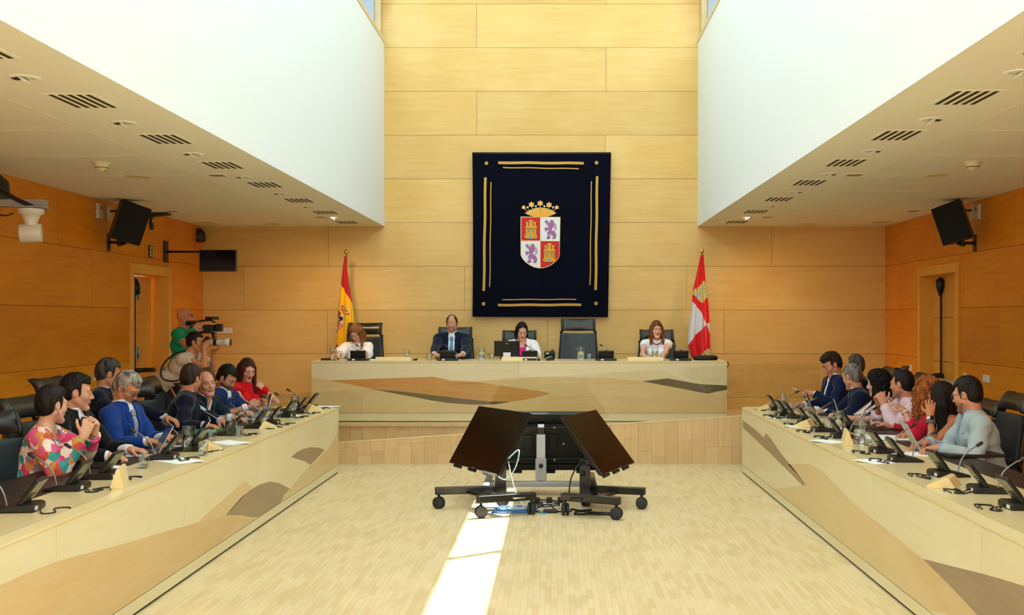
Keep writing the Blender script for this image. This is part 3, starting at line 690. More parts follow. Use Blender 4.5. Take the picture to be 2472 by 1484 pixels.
flag('national_flag', 'red and yellow flag with crowned shield hanging on a gilt pole left of the podium', 836, 617, [(833, 618), (829, 640), (824, 680), (819, 730), (813, 800), (808, 872), (806, 960)], [(838, 618), (839, 640), (846, 690), (852, 730), (857, 775), (860, 840), (862, 960)], 618, 955, cfl, [SATR, SATY, SATW, mat('flag_gold', '#d9c06a', .5), FBLK, FGRN], [(.0, .0), (.012, .0), (.012, .02), (.03, .035), (.034, .05), (.028, .07), (.012, .085), (0, .088)], 835)
def cfr(x, y):
    X, Y = (x - 1500) * 4.637, (y - 580) * 4.637
    if inside((X, Y), [(795, 600), (800, 572), (815, 545), (832, 545), (905, 470), (905, 460), (935, 460), (950, 520), (962, 640), (925, 665), (925, 690), (905, 703), (878, 695), (830, 640)]):
        a = (X * .66 + Y * .75); b = (X * .75 - Y * .66)
        if inside((X, Y), [(825, 632), (855, 598), (878, 602), (875, 622), (848, 652)]): return 4
        if inside((X, Y), [(886, 548), (908, 522), (916, 530), (894, 556)]) or inside((X, Y), [(924, 596), (946, 576), (950, 590), (930, 608)]): return 4
        if a % 26 < 4 or (b + (int(a / 26) % 2) * 20) % 40 < 4: return 3
        return 2
    if inside((X, Y), [(858, 1300), (905, 1245), (985, 1200), (1000, 1250), (1000, 1400), (858, 1400)]):
        a = (X * .75 + Y * .66); b = (X * .66 - Y * .75)
        if a % 26 < 4 or b % 34 < 4: return 3
        return 2
    if inside((X, Y), [(788, 680), (830, 728), (880, 798), (950, 940), (820, 1060), (745, 1172), (700, 1172), (700, 780), (780, 740)]): return 1
    if inside((X, Y), [(950, 940), (1010, 885), (1010, 1110), (985, 1060)]): return 1
    return 0
flag('regional_flag', 'red and white quartered flag with yellow castle hanging on a pole right of the podium', 1695, 614, [(1690, 616), (1688, 625), (1681, 660), (1672, 700), (1668, 750), (1663, 790), (1660, 832), (1664, 850), (1671, 872), (1672, 960)], [(1697, 616), (1699, 640), (1702, 680), (1708, 720), (1712, 775), (1714, 830), (1717, 872), (1718, 960)], 616, 955, cfr, [CRIM, SATW, FCAS, FBLK, FBLU], [(.0, .0), (.013, .0), (.013, .02), (.024, .03), (.025, .05), (.016, .075), (.004, .092), (0, .094)], 1695)

# ------------------------------------------------------------------ chairs
TEAL = mat('dark_teal_leather', '#1b2d33', 0.42, spec=.5, bump=.35, bscale=14, bstretch=(1, 1, .35))
HLEA = mat('black_leather', '#15181a', 0.30, spec=.6, bump=.05, bscale=30)
def make_chair(recl=8, k=1.0):
    """faces +Y; the back stands at -Y"""
    t = empty('swivel_chair')
    M = Matrix.Translation((0, -.20, .46)) @ Matrix.Rotation(R(recl), 4, 'X')
    def slab(prof_w, z0, z1, y, th, name, m, n=12, bulge=.02, parent=t, curl=0):
        mb = MB(); vs = []; fs = []; cols = 14
        for j in range(n + 1):
            v = j / n; z = z0 + (z1 - z0) * v; w_ = prof_w(v)
            for i in range(cols + 1):
                u = -1 + 2 * i / cols
                yy = y + .030 * u * u + curl * v * v - bulge * (1 - u * u) * math.sin(math.pi * min(1, max(0, v))) * -1
                vs.append(M @ Vector((w_ * u, yy, z)))
        m1 = len(vs)
        for j in range(n + 1):
            v = j / n; z = z0 + (z1 - z0) * v; w_ = prof_w(v)
            for i in range(cols + 1):
                u = -1 + 2 * i / cols; vs.append(M @ Vector((w_ * u * .99, y + .030 * u * u - th + curl * v * v, z)))
        W = cols + 1
        for j in range(n):
            for i in range(cols):
                a = j * W + i; fs.append((a, a + 1, a + W + 1, a + W)); fs.append((m1 + a, m1 + a + W, m1 + a + W + 1, m1 + a + 1))
        for i in range(cols):
            fs.append((i + 1, i, m1 + i, m1 + i + 1)); a = n * W + i; fs.append((a, a + 1, m1 + a + 1, m1 + a))
        for j in range(n):
            a = j * W; fs.append((a, a + W, m1 + a + W, m1 + a)); a += cols; fs.append((a + W, a, m1 + a, m1 + a + W))
        mb.add(vs, fs, 0, 1, True); return mb.build(name, [m], parent, bevel=.006)
    slab(lambda v: .262 - .032 * v, .02, .560, 0, .045, 'backrest', TEAL)
    hr = slab(lambda v: .205, .592, .752, .01, .045, 'headrest', HLEA, curl=-.055, bulge=.024)
    # bolsters either side of the headrest, curling forward
    for s in (-1, 1):
        mb = MB(); pts = [(.578, .010), (.60, .014), (.64, .012), (.68, .002), (.72, -.018), (.757, -.046)]
        prof = [(z, y) for z, y in pts]
        vs = []; fs = []
        for (z, y) in prof:
            for (dx, dy) in ((.0, .020), (.024, .030), (.036, .0), (.030, -.045), (.0, -.045)): vs.append(M @ Vector((s * (.200 + dx), y + dy - .005, z)))
        for j in range(len(prof) - 1):
            for i in range(5): fs.append((j * 5 + i, j * 5 + (i + 1) % 5, (j + 1) * 5 + (i + 1) % 5, (j + 1) * 5 + i) if s > 0 else (j * 5 + i, (j + 1) * 5 + i, (j + 1) * 5 + (i + 1) % 5, j * 5 + (i + 1) % 5))
        fs += [[0, 1, 2, 3, 4][::-1 if s > 0 else 1], [len(vs) - 5 + i for i in range(5)][::1 if s > 0 else -1]]
        mb.add(vs, fs, 0, 1, True); mb.build('bolster', [HLEA], hr, bevel=.01)
        MB().cyl(M @ Vector((s * .215, -.02, .576)), M @ Vector((s * .250, -.02, .576)), .016).build('hinge', [BLACK], t)
        MB().tube([M @ Vector((s * .235, -.02, .57)), M @ Vector((s * .262, -.025, .25)), M @ Vector((s * .265, -.02, .0))], .012).build('back_rail', [BLACK], t)
        mb = MB(); mb.tube(smooth_path([(s * .28, -.22, .45), (s * .31, -.20, .60), (s * .31, -.05, .66), (s * .31, .12, .655), (s * .305, .16, .62)], 5), .018, 10); mb.build('armrest', [HLEA], t)
    mb = MB(); mb.cbox((0, .03, .455), (.50, .50, .09)); mb.build('seat', [TEAL], t, bevel=.035, seg=3)
    mb = MB(); mb.cyl((0, .0, .10), (0, .0, .41), .03); mb.cbox((0, 0, .40), (.24, .24, .03)); mb.build('gas_column', [BLACK], t)
    for k_ in range(5):
        a = k_ * 2 * math.pi / 5 + .3; c, s_ = math.cos(a), math.sin(a)
        mb = MB(); mb.tube([(.03 * c, .03 * s_, .12), (.30 * c, .30 * s_, .07)], [.026, .016]); b = mb.build('base_spoke', [SILVER], t)
        mb = MB(); mb.cyl((.30 * c - .02 * s_, .30 * s_ + .02 * c, .028), (.30 * c + .02 * s_, .30 * s_ - .02 * c, .028), .028); mb.build('caster', [BLACK], b)
    return t
chair0 = make_chair()
_used = [False]
def chair(x, y, z, face, label, group, dz=0):
    """face: direction (fx, fy) in which a sitter would look"""
    o = chair0 if not _used[0] else copy_tree(chair0); _used[0] = True
    o.location = (x, y, z); o.rotation_euler = (0, 0, math.atan2(-face[0], face[1]))
    if dz: o.location.z += 0
    tag(o, label, 'chair', group); return o
# ------------------------------------------------------------------ rolling screens
SCR = mat('screen_glass', (0.004, 0.0035, 0.003), 0.14, spec=0.42)
SCRB = mat('screen_back', '#0f1517', 0.35, spec=.5)
BLKM = mat('black_powder_coat', '#0e0f10', 0.28, spec=.6)
RUB = mat('caster_rubber', '#23262a', 0.55)
def frame_mat(o, xd, up):
    x = Vector(xd).normalized(); z = Vector(up); z = (z - x * z.dot(x)).normalized(); y = z.cross(x)
    return Matrix((( x.x, y.x, z.x, o[0]), (x.y, y.y, z.y, o[1]), (x.z, y.z, z.z, o[2]), (0, 0, 0, 1)))
def caster(mb_, p, ax, r=.052):
    p = Vector(p); ax = Vector(ax).normalized(); f = ax.cross(Vector((0, 0, 1)))
    c = Vector((p.x, p.y, r))
    for s in (-1, 1):
        mb_.tube([c + ax * s * .007, c + ax * s * .010, c + ax * s * .026, c + ax * s * .029], [r * .8, r, r, r * .86], 24)
    mb_.cyl(c - ax * .012, c + ax * .012, r * .45); mb_.cyl((c.x, c.y, r), (c.x, c.y, r * 2 + .03), .012)
def screen_part(root, BL, BR, TL, TR, name='screen'):
    """corners of the front glass as seen by a viewer of the screen"""
    BL, BR, TL, TR = map(Vector, (BL, BR, TL, TR)); w_ = (BR - BL).length; h_ = (TL - BL).length
    M = frame_mat(BL, BR - BL, TL - BL)          # local x right, z up, y away from the viewer
    mb = MB(); mb.box((.008, -.001, .012), (w_ - .008, .004, h_ - .008), 0, M=M); p = mb.build('display_glass', [SCR], root)
    mb = MB(); mb.box((0, .0005, 0), (w_, .028, h_), 0, M=M); b = mb.build('casing', [BLACKG], root, bevel=.004)
    mb = MB(); mb.box((.06, .027, .10), (w_ - .06, .060, h_ - .12), 0, M=M); mb.box((.03, .027, .015), (w_ - .03, .048, .075), 0, M=M)
    for k in range(3): mb.box((.08 + k * w_ * .3, .015, -.022), (.20 + k * w_ * .3, .050, .004), 0, M=M)
    mb.build('rear_housing', [SCRB], b, bevel=.006)
    MB().box((w_ * .5 - .03, -.0016, .003), (w_ * .5 + .03, .0, .008), 0, M=M).build('maker_plate', [SILVER], b)
    return M, w_, h_
def bar_part(root, a, b, name, m, w_=.062, h_=.065, z=None):
    a, b = Vector(a), Vector(b); M = frame_mat(a, b - a, (0, 0, 1)); L = (b - a).length
    return MB().box((0, -w_ / 2, 0), (L, w_ / 2, h_), 0, M=M).build(name, [m], root, bevel=.010, seg=3)
def stand(root, c1, c2, c3, c4, col, tv, m=BLKM, colm=BLKM):
    """c1-c4 rear bar ends, c2-c3 front bar ends; col column foot (x,y); tv point the column reaches"""
    z = .125
    for (a, b) in ((c1, c4), (c2, c3)):
        A, B = Vector((*a, z)), Vector((*b, z)); d = (B - A).normalized() * .035
        o = bar_part(root, A - d, B + d, 'base_bar', m)
        if (a, b) == (c2, c3):
            q = A.lerp(B, .72 if colm is BLKM and a[0] < 0 else .25); n = d.normalized().cross(Vector((0, 0, 1)));
            n = n if n.y < 0 else -n
            MB().tube([q - d * 1.6 + n * .034 + Vector((0, 0, .03)), q - d * 1.4 + n * .05 + Vector((0, 0, .03)), q + d * 1.4 + n * .05 + Vector((0, 0, .03)), q + d * 1.6 + n * .034 + Vector((0, 0, .03))], .006).build('brake_handle', [SILVER if a[0] < 0 else BLKM], o)
        for k, e_ in enumerate((a, b)):
            mb = MB(); ang = k * 1.1 + a[0] * 2; caster(mb, (*e_, 0), (math.cos(ang), math.sin(ang), 0)); mb.build('caster', [RUB], root)
    mA = (Vector((*c1, z)) + Vector((*c4, z))) / 2; mB = (Vector((*c2, z)) + Vector((*c3, z))) / 2
    bar_part(root, mA, mB, 'cross_beam', m, .10, .03)
    c = Vector((*col, z + .01))
    mb = MB(); mb.cbox((c.x, c.y, c.z + .12), (.095, .075, .26)); mb.build('column_sleeve', [colm], root, bevel=.004)
    mb = MB(); t = Vector(tv); top = Vector((c.x, c.y, t.z)); mb.cbox((c.x, c.y, (c.z + t.z) / 2), (.062, .05, t.z - c.z)); mb.build('column', [colm], root, bevel=.003)
    mb = MB(); mb.cyl((c.x - .02, c.y - .036, c.z + .19), (c.x - .02, c.y - .075, c.z + .19), .016); mb.cyl((c.x - .02, c.y - .06, c.z + .19), (c.x - .02, c.y - .078, c.z + .19), .022); mb.build('height_knob', [BLACK], root)
    mb = MB(); mb.cbox(top, (.09, .08, .05)); mb.build('tilt_bracket', [BLACK], root, bevel=.01)
e = empty('screen_cart', (0, 0, 0), 0, 'rolling black screen stand turned to the left desk, screen tilted upwards', 'television', 'rolling screens in the middle of the floor')
# facing left: a viewer standing at the left sees the near end at the right hand side
TL = ((-1.020, 10.33, .334), (-.509, 9.50, .336), (-.686, 10.38, .840), (-.180, 9.55, .846))
M, w_, h_ = screen_part(e, *TL)
tv = M @ Vector((w_ * .5, .08, h_ * .42))
stand(e, (-1.05, 9.74), (-.644, 9.28), (-.22, 9.45), (-.49, 9.84), (-.50, 9.72), (-.50, 9.72, .40))
MB().tube([(-.50, 9.72, .40), M @ Vector((w_ * .62, .065, h_ * .38))], .035).build('mount_arm', [BLACK], e)
MB().box((w_ - .30, -.0, -.02), (w_ - .04, .02, .004), 0, M=M).build('speaker_strip', [mat('light_grey_plastic', '#8f8f86', .5)], e, bevel=.003)
mb = MB(); mb.tube(smooth_path([M @ Vector((w_ + .01, .01, .16)), (-.33, 9.47, .55), (-.36, 9.45, .40), (-.44, 9.46, .30), M @ Vector((w_ + .02, .0, -.02))], 8), .006); mb.build('video_cable', [mat('pale_blue_cable', '#a9c8d6', .4)], e)
mb = MB(); mb.tube(smooth_path([(-.43, 9.62, .44), (-.40, 9.60, .30), (-.36, 9.62, .16), (-.28, 9.60, .02)], 8), .005); mb.build('power_cable', [WPLAST], e)
e = empty('screen_cart', (0, 0, 0), 0, 'rolling black screen stand turned to the right desk, screen tilted upwards', 'television', 'rolling screens in the middle of the floor')
TR = ((.394, 9.50, .336), (.730, 10.30, .336), (.0, 9.55, .814), (.335, 10.33, .800))
M, w_, h_ = screen_part(e, *TR)
stand(e, (.748, 9.72), (.07, 9.41), (.496, 9.20), (.26, 9.86), (.245, 9.70), (.245, 9.70, .42))
MB().tube([(.245, 9.70, .42), M @ Vector((w_ * .35, .065, h_ * .38))], .035).build('mount_arm', [BLACK], e)
mb = MB(); mb.tube(smooth_path([(.27, 9.70, .40), (.20, 9.60, .42), (.12, 9.5, .30), (.10, 9.45, .13)], 8), .007); mb.build('power_cable', [BLACK], e)
e = empty('screen_cart', (0, 0, 0), 0, 'rolling screen on a grey column seen from behind, turned to the podium', 'television', 'rolling screens in the middle of the floor')
x0, x1 = -.70, .388
TB = ((x1, 10.78, .21), (x0, 10.78, .21), (x1, 10.52, .80), (x0, 10.52, .80))
M, w_, h_ = screen_part(e, *TB)
mb = MB()
mb.box((.0, .027, h_ - .06), (w_, .060, h_ - .002), 0, M=M); mb.box((.10, .058, h_ * .70), (w_ - .10, .085, h_ * .80), 0, M=M)
mb.box((.12, .058, h_ * .20), (w_ - .12, .075, h_ * .26), 0, M=M)
for (xx, zz) in ((w_ * .35, .32), (w_ * .57, .32)): mb.box((xx, .058, zz - .1), (xx + .09, .074, zz + .1), 0, M=M)
o = mb.build('mounting_frame', [SCRB], e, bevel=.012)
for (xx, zz) in ((.38, .80), (.38, .24), (.70, .24), (.30, .52)):
    M2 = M @ Matrix.Translation((w_ * xx, .088, h_ * zz)); MB().cyl(M2 @ Vector((0, 0, 0)), M2 @ Vector((0, .008, 0)), .010).build('screw_head', [SILVER], o)
z = .10; xc = -.155; yc = 10.50
MB().cbox((xc, yc, .22), (.105, .09, .26)).build('column_sleeve', [GREYP], e, bevel=.004)
MB().cbox((xc, yc, .45), (.085, .06, .26)).build('column', [mat('light_grey_paint', '#b4b8ba', .45, metal=.2)], e, bevel=.004)
MB().cbox((xc, yc, .60), (.07, .05, .09)).build('tilt_bracket', [BLACK], e, bevel=.004)
MB().cbox((xc, yc + .0, .66), (.06, .03, .03)).build('label_plate', [PAPER], e)
MB().cyl((xc, yc - .045, .285), (xc, yc - .075, .285), .020).build('height_knob', [BLACK], e)
MB().cbox((xc, yc - .046, .125), (.06, .004, .03)).build('cable_slot', [BLACK], e)
bar_part(e, (-.66, 10.47, .085), (.35, 10.47, .085), 'cross_beam', GREYP, .055, .05)
for xx, m_ in ((-.66, GREYP), (.34, BLKM)):
    b = bar_part(e, (xx, 10.05, .10), (xx, 10.95, .10), 'base_bar', m_, .06, .055)
    for y in (10.10, 10.90):
        mb = MB(); caster(mb, (xx, y, 0), (1, .4, 0), .042); mb.build('caster', [RUB], b)
# cable tangle
def floor_cable(name, pts, r, m, lab, grp='loose cables under the rolling screens'):
    mb = MB(); mb.tube(smooth_path(pts, 8), r, 6); return tag(mb.build(name, [m]), lab, 'cable', grp)
rr = random.Random(5)
def loops(cx, cy, rx, ry, n, z=.008, j=.2):
    return [(cx + rx * math.cos(k * .9) * (1 + rr.uniform(-j, j)), cy + ry * math.sin(k * .9) * (1 + rr.uniform(-j, j)), z + .002 * k) for k in range(n)]
CAB = mat('blue_cable', '#1d6fb8', .4)
floor_cable('network_cable', loops(-.38, 9.50, .17, .11, 22) + [(-.12, 9.46, .012), (-.05, 9.6, .012)], .006, CAB, 'coil of bright blue network cable on the floor under the left screen')
floor_cable('network_cable', loops(-.32, 9.56, .10, .07, 16, .03), .004, WPLAST, 'thin white cable looped on top of the blue cable coil')
floor_cable('power_cable', loops(-.10, 9.72, .12, .10, 20, .03), .006, BLACK, 'tangle of black power leads around the power strip')
floor_cable('power_cable', [(-.28, 9.7, .01), (-.20, 9.60, .02), (-.08, 9.68, .05), (.0, 9.5, .02), (.12, 9.56, .01), (-.15, 9.52, .008), (-.22, 9.62, .01)], .006, BLACK, 'black cable curled in front of the power strip')
floor_cable('power_cable', [(.12, 9.66, .01), (.22, 9.56, .01), (.34, 9.48, .01), (.50, 9.46, .01), (.47, 9.40, .01), (.30, 9.42, .01), (.16, 9.40, .012), (.18, 9.52, .014), (.30, 9.62, .01)], .009, BLACK, 'thick black cable looped on the floor behind the right stand wheels')
e = empty('power_strip', (-.09, 9.78, 0), R(4), 'white power strip lying on the floor between the two black stands', 'power strip')
MB().cbox((0, 0, .022), (.36, .06, .044)).build('strip_body', [WPLAST], e, bevel=.008)
for k, x in enumerate((-.09, .02, .12)): MB().cbox((x, 0, .068), (.05, .045, .05)).build('plug_adapter', [BLACK], e, bevel=.006)
tag(MB().cbox((-.06, 9.52, .016), (.12, .05, .03)).build('power_adapter', [BLACK], bevel=.006), 'black power brick lying in front of the power strip', 'power adapter')

# ------------------------------------------------------------------ conference units
DIS = mat('unit_display_green_grey', '#5b6259', 0.25, spec=.6); MICG = mat('mic_grey', '#8d9292', 0.35, metal=.5); LED = mat('unit_red_button', '#5c1016', 0.4)
UBLK = mat('unit_black', '#151817', 0.35)
def make_unit(kind='side', rev=1):
    """sitter at -Y, public at +Y"""
    t = empty('conference_unit')
    s = rev
    mb = MB()
    mb.prism([(-.115, 0), (.095, 0), (.095, .030), (.075, .036), (-.02, .034), (-.105, .014)], lambda u, v, q: (q, u, v), -.088, .088)
    o = mb.build('unit_base', [UBLK], t, bevel=.006)
    MB().cbox((s * .05, .0965, .016), (.035, .003, .018)).build('inventory_label', [WPLAST], o)
    if kind == 'side':
        M = Matrix.Translation((0, .015, .034)) @ Matrix.Rotation(R(-38), 4, 'X')
        pl = MB().box((-.075, -.010, -.004), (.075, .008, .155), 0, M=M).build('display_panel', [UBLK], t, bevel=.012, seg=3)
        MB().box((-.066, -.0125, .035), (.066, -.010, .150), 0, M=M).build('display_glass', [BLACKG], pl)
        MB().box((-.070, .0075, .010), (.070, .0105, .150), 0, M=M).build('rear_cover', [DIS], pl, bevel=.004)
        MB().box((-.03, .010, .060), (.03, .0125, .070), 0, M=M).build('speaker_slot', [BLACK], pl)
        MB().box((-.008, -.010, .150), (.008, .002, .1565), 0, M=M).build('talk_button', [LED], pl)
    else:
        M = Matrix.Translation((0, .03, .030)) @ Matrix.Rotation(R(-14), 4, 'X')
        pl = MB().box((-.100, -.010, 0), (.100, .012, .105), 0, M=M).build('display_panel', [UBLK], t, bevel=.012, seg=3)
        MB().box((-.045, .0115, .05), (.045, .0135, .056), 0, M=M).build('speaker_slot', [DGREYM], pl)
        MB().box((-.018, -.008, .104), (.018, .008, .110), 0, M=M).build('talk_button', [LED], pl)
        MB().box((-.135, -.08, .001), (.135, .085, .026)).build('base_plate', [mat('unit_teal', '#1e2b2b', .4)], t, bevel=.006)
    pts = [(s * .070, -.035, .030), (s * .072, -.045, .08), (s * .066, -.070, .125), (s * .050, -.125, .165), (s * .035, -.17, .185)] if kind == 'side' else [(-.115, .03, .025), (-.118, .02, .07), (-.10, -.02, .105), (-.03, -.10, .15), (.04, -.17, .185)]
    MB().tube(smooth_path(pts, 6), .0042, 8).build('gooseneck', [MICG], t)
    a, b = Vector(pts[-2]), Vector(pts[-1]); d = (b - a).normalized()
    MB().tube([b - d * .004, b, b + d * .04, b + d * .048], [.005, .0105, .0105, .007], 12).build('microphone_head', [DGREYM], t)
    return t
unitL = make_unit('side', 1); unitR = make_unit('side', -1); unitP = make_unit('podium')
_u = {}
def place(proto, x, y, z, rz, label, cat, group=None, key=None):
    o = proto if proto.name not in _u else copy_tree(proto); _u[proto.name] = 1
    o.location = (x, y, z); o.rotation_euler = (0, 0, rz); return tag(o, label, cat, group)
DT = DZ + .0035
def cable(unit, pts, z, r=.0035):
    """a lead that belongs to its unit, room coordinates"""
    Mi = (Matrix.Translation(unit.location) @ Matrix.Rotation(unit.rotation_euler.z, 4, 'Z')).inverted()
    mb = MB(); mb.tube(smooth_path([Mi @ Vector((p[0], p[1], z + (p[2] if len(p) > 2 else 0))) for p in pts], 7), r, 6); mb.build('cable', [BLACK], unit)
LU = [(48, 1222), (165, 1172), (245, 1145), (392, 1100), (460, 1080), (550, 1043), (613, 1027), (648, 1018), (685, 1001), (715, 992), (741, 981)]
UL = ['on the left desk cut by the left picture edge', 'on the left desk before the woman in the colourful blouse', 'on the left desk just behind the upright nameplate', 'on the left desk beside the low glass near the open laptop', 'on the left desk before the second laptop', 'on the left desk with the wide glass jug behind it', 'on the left desk before the bearded man', 'on the left desk fourth from the podium', 'on the left desk before the woman in red, nearer of two', 'on the left desk before the tall far jug', 'on the left desk closest to the podium']
for i, (px, py) in enumerate(LU):
    s_ = (py - 770 + 0) / .935; x = max(-2.74, min(-2.60, (px - CX) / s_)); y = FPX / (((px - CX) / x)); zz = DT - .0035 if x > -2.67 else DT
    u = place(unitL, x, y, DT, R(-90 + [6, 2, 0, 5, -4, 8, 0, 4, -5, 3, 0][i]), 'black microphone unit ' + UL[i], 'microphone', 'conference units on the left desk')
    j = random.Random(i)
    pts = [(x + .095, y - .03, .012), (x + .14, y - .05, .005), (x + .17, y - .10, .003), (x + .20, y - .05, .003), (x + .16, y + .02, .004), (x + .19, y + .07, .003), (x + .24, y + .02, .003)]
    pts = [(a + j.uniform(-.015, .015), b + j.uniform(-.05, .05), c) for a, b, c in pts]
    cable(u, pts, DZ + .001)
RU = [(1879, 985), (1899, 1000), (1921, 1004), (1954, 1018), (1989, 1035), (2036, 1050), (2057, 1042), (2137, 1085), (2183, 1105), (2287, 1140), (2384, 1178), (2470, 1216)]
UR = ['on the right desk closest to the podium', 'on the right desk before the curly haired man', 'on the right desk third from the podium', 'on the right desk fourth from the podium', 'on the right desk before the grey haired man', 'on the right desk before the striped blouse', 'on the right desk just behind the large wide jug', 'on the right desk between upright nameplate and silver laptop', 'on the right desk directly in front of the silver laptop', 'on the right desk before the man in the pale jacket', 'on the right desk beyond the nearest flat nameplate', 'on the right desk cut by the right edge of the picture']
for i, (px, py) in enumerate(RU):
    s_ = (py - 770) / .935; x = max(2.27, min(2.40, (px - CX) / s_)); y = FPX * x / (px - CX)
    u = place(unitR, x, y, DZ, R(90 + [0, 5, -6, 3, 0, -5, 10, 4, -3, 5, -6, 0][i]), 'black microphone unit ' + UR[i], 'microphone', 'conference units on the right desk')
    if i == 6: x, y = 2.52, 9.36; u.location = (x, y, DZ)
    j = random.Random(i + 40)
    pts = [(x - .095, y - .03, .012), (x - .14, y - .05, .005), (x - .16, y - .12, .003), (x - .19, y - .06, .003), (x - .15, y + .03, .004), (x - .20, y + .05, .003), (x - .23, y - .04, .003)]
    cable(u, [(a + j.uniform(-.01, .01), b + j.uniform(-.05, .05), c) for a, b, c in pts], DZ + .001)
for (px, lb) in ((865, 'before the woman in glasses'), (1081, 'before the man in the blue tie'), (1279, 'before the woman in the white blazer'), (1463, 'before the empty chair'), (1643, 'beside the woman with the red necklace')):
    x = P3(px, 0, 14.10).x
    place(unitP, x, 14.12, PTOP, R(180), 'black conference unit on the podium desk ' + lb, 'microphone', 'conference units on the podium desk')

# ------------------------------------------------------------------ jugs, tumblers, nameplates, paper, laptops
def make_jug():
    t = empty('water_jug'); r = .044; h = .175
    MB().lathe([(0, .001), (r, .001), (r, h), (r + .003, h + .004), (r - .001, h + .002), (r - .0025, h), (r - .0025, .006), (0, .006)], n=32).build('jug_body', [TUMB], t)
    MB().lathe([(0, .0065), (r - .003, .0065), (r - .003, .115), (0, .115)], n=32).build('water', [WATER], t)
    MB().tube(smooth_path([(r, 0, h - .025), (r + .03, 0, h - .03), (r + .036, 0, h - .06), (r + .034, 0, h - .10), (r + .02, 0, h - .125), (r, 0, h - .13)], 5), .005, 8).build('handle', [TUMB], t)
    return t
def make_tumbler(water=True):
    t = empty('water_glass'); MB().lathe([(0, .001), (.030, .001), (.036, .085), (.034, .085), (.029, .008), (0, .008)], n=28).build('glass_wall', [TUMB], t)
    if water: MB().lathe([(0, .0085), (.029, .0085), (.0305, .035), (0, .035)], n=24).build('water', [WATER], t)
    return t
jug0 = make_jug(); tum0 = make_tumbler(); tumE = make_tumbler(False); tumE.name = 'water_glass'
def onz(px, py, z): return atZ(px, py, z)
for (px, py, rz, lb) in ((557, 1050, 2.6, 'clear glass water jug on the left desk before the bearded man in blue'), (456, 1088, 2.6, 'wide glass jug on the left desk beside the second laptop'), (645, 1020, 2.8, 'clear water jug on the left desk in front of the woman in red'), (712, 997, .4, 'tall water jug nearest the podium on the left desk')):
    p = onz(px, py, DT); place(jug0, max(p.x, -2.95), p.y if p.x > -2.95 else FPX * 2.95 / (CX - px), DT, rz, lb, 'jug', 'glass water jugs')
for (px, py, rz, lb) in ((1887, 994, .5, 'water jug on the right desk closest to the podium'), (1946, 1022, .6, 'water jug on the right desk before the curly haired man'), (2022, 1042, .5, 'water jug on the right desk beside the standing gold laptop'), (2075, 1070, .3, 'large water jug on the right desk nearest the camera')):
    p = onz(px, py, DZ); place(jug0, p.x, p.y, DZ, rz, lb, 'jug', 'glass water jugs')
def onpod(px, y=14.25): return P3(px, 0, y).x
for (px, y, rz, lb) in ((805, 14.2, math.pi, 'water jug at the left end of the podium desk'), (983, 14.3, 1.5, 'small carafe between the two left podium seats'), (1163, 14.25, math.pi, 'water jug between the suited man and the podium monitor'), (1402, 14.2, math.pi, 'water jug on the podium desk before the empty chair'), (1581, 14.2, math.pi, 'water jug on the podium desk before the woman with the red necklace')):
    o = place(jug0, onpod(px, y), y, PTOP, rz, lb, 'jug', 'glass water jugs')
    if px == 983: o.scale = (.9, .9, .75)
for (px, py, w_, lb) in ((347, 1128, 1, 'low tumbler of water on the left desk before the man in the dark suit'), (512, 1062, 0, 'upturned tumbler on the left desk beside the long gooseneck'), (490, 1098, 1, 'tumbler at the left jug near the navy suited man'), (578, 1053, 0, 'tumbler beside the jug of the bearded man'), (615, 1022, 1, 'tumbler between two microphone units on the left desk'), (668, 1015, 0, 'tumbler beside the jug of the woman in red'), (720, 995, 1, 'tumbler beside the far jug on the left desk')):
    p = onz(px, py, DT); x = max(p.x, -2.9); y = FPX * x / (px - CX)
    o = place(tum0 if w_ else tumE, x, y, DT, 0, lb, 'glass', 'drinking glasses')
for (px, py, w_, lb) in ((1908, 992, 1, 'tumbler beside the far jug on the right desk'), (1964, 1022, 1, 'tumbler before the curly haired man on the right desk'), (1998, 1040, 0, 'tumbler before the grey haired man on the right desk'), (2095, 1075, 1, 'tumbler with a handle beside the large near jug')):
    p = onz(px, py, DZ); place(tum0 if w_ else tumE, p.x, p.y, DZ, 0, lb, 'glass', 'drinking glasses')
for (px, y, w_, lb) in ((828, 14.12, 0, 'upturned tumbler before the woman in glasses on the podium'), (1036, 14.1, 1, 'tumbler beside the right hand of the man in the blue tie'), (1187, 14.1, 0, 'upturned tumbler beside the podium monitor'), (1423, 14.1, 0, 'upturned tumbler beside the jug before the empty chair'), (1602, 14.1, 1, 'tumbler beside the nameplate before the woman with the red necklace')):
    place(tum0 if w_ else tumE, onpod(px, y), y, PTOP, 0, lb, 'glass', 'drinking glasses')
NAMEP = wood('nameplate_maple', (0.82, 0.67, 0.34), (0.78, 0.62, 0.30), stretch=(1, 12, 12), rough=.35)
def plate(x, y, z, rz, lean, lab, L=.26, H=.11, flat=False):
    e = empty('nameplate', (x, y, z), rz, lab, 'nameplate', 'blank wooden nameplates')
    mb = MB()
    if flat: mb.prism([(-.075, 0), (.085, 0), (.085, .012), (-.02, .062), (-.038, .055)], lambda u, v, t: (t, u, v), -L / 2, L / 2)
    else: mb.prism([(-.045, 0), (.030, 0), (.008, H), (-.008, H)], lambda u, v, t: (t, u, v), -L / 2, L / 2)
    mb.build('wedge_block', [NAMEP], e, bevel=.002); return e
p = atZ(290, 1178, DZ); plate(-2.50, FPX * -2.50 / (292 - CX), DZ, R(-76), 0, 'upright blank wooden nameplate on the left desk nearest the camera')
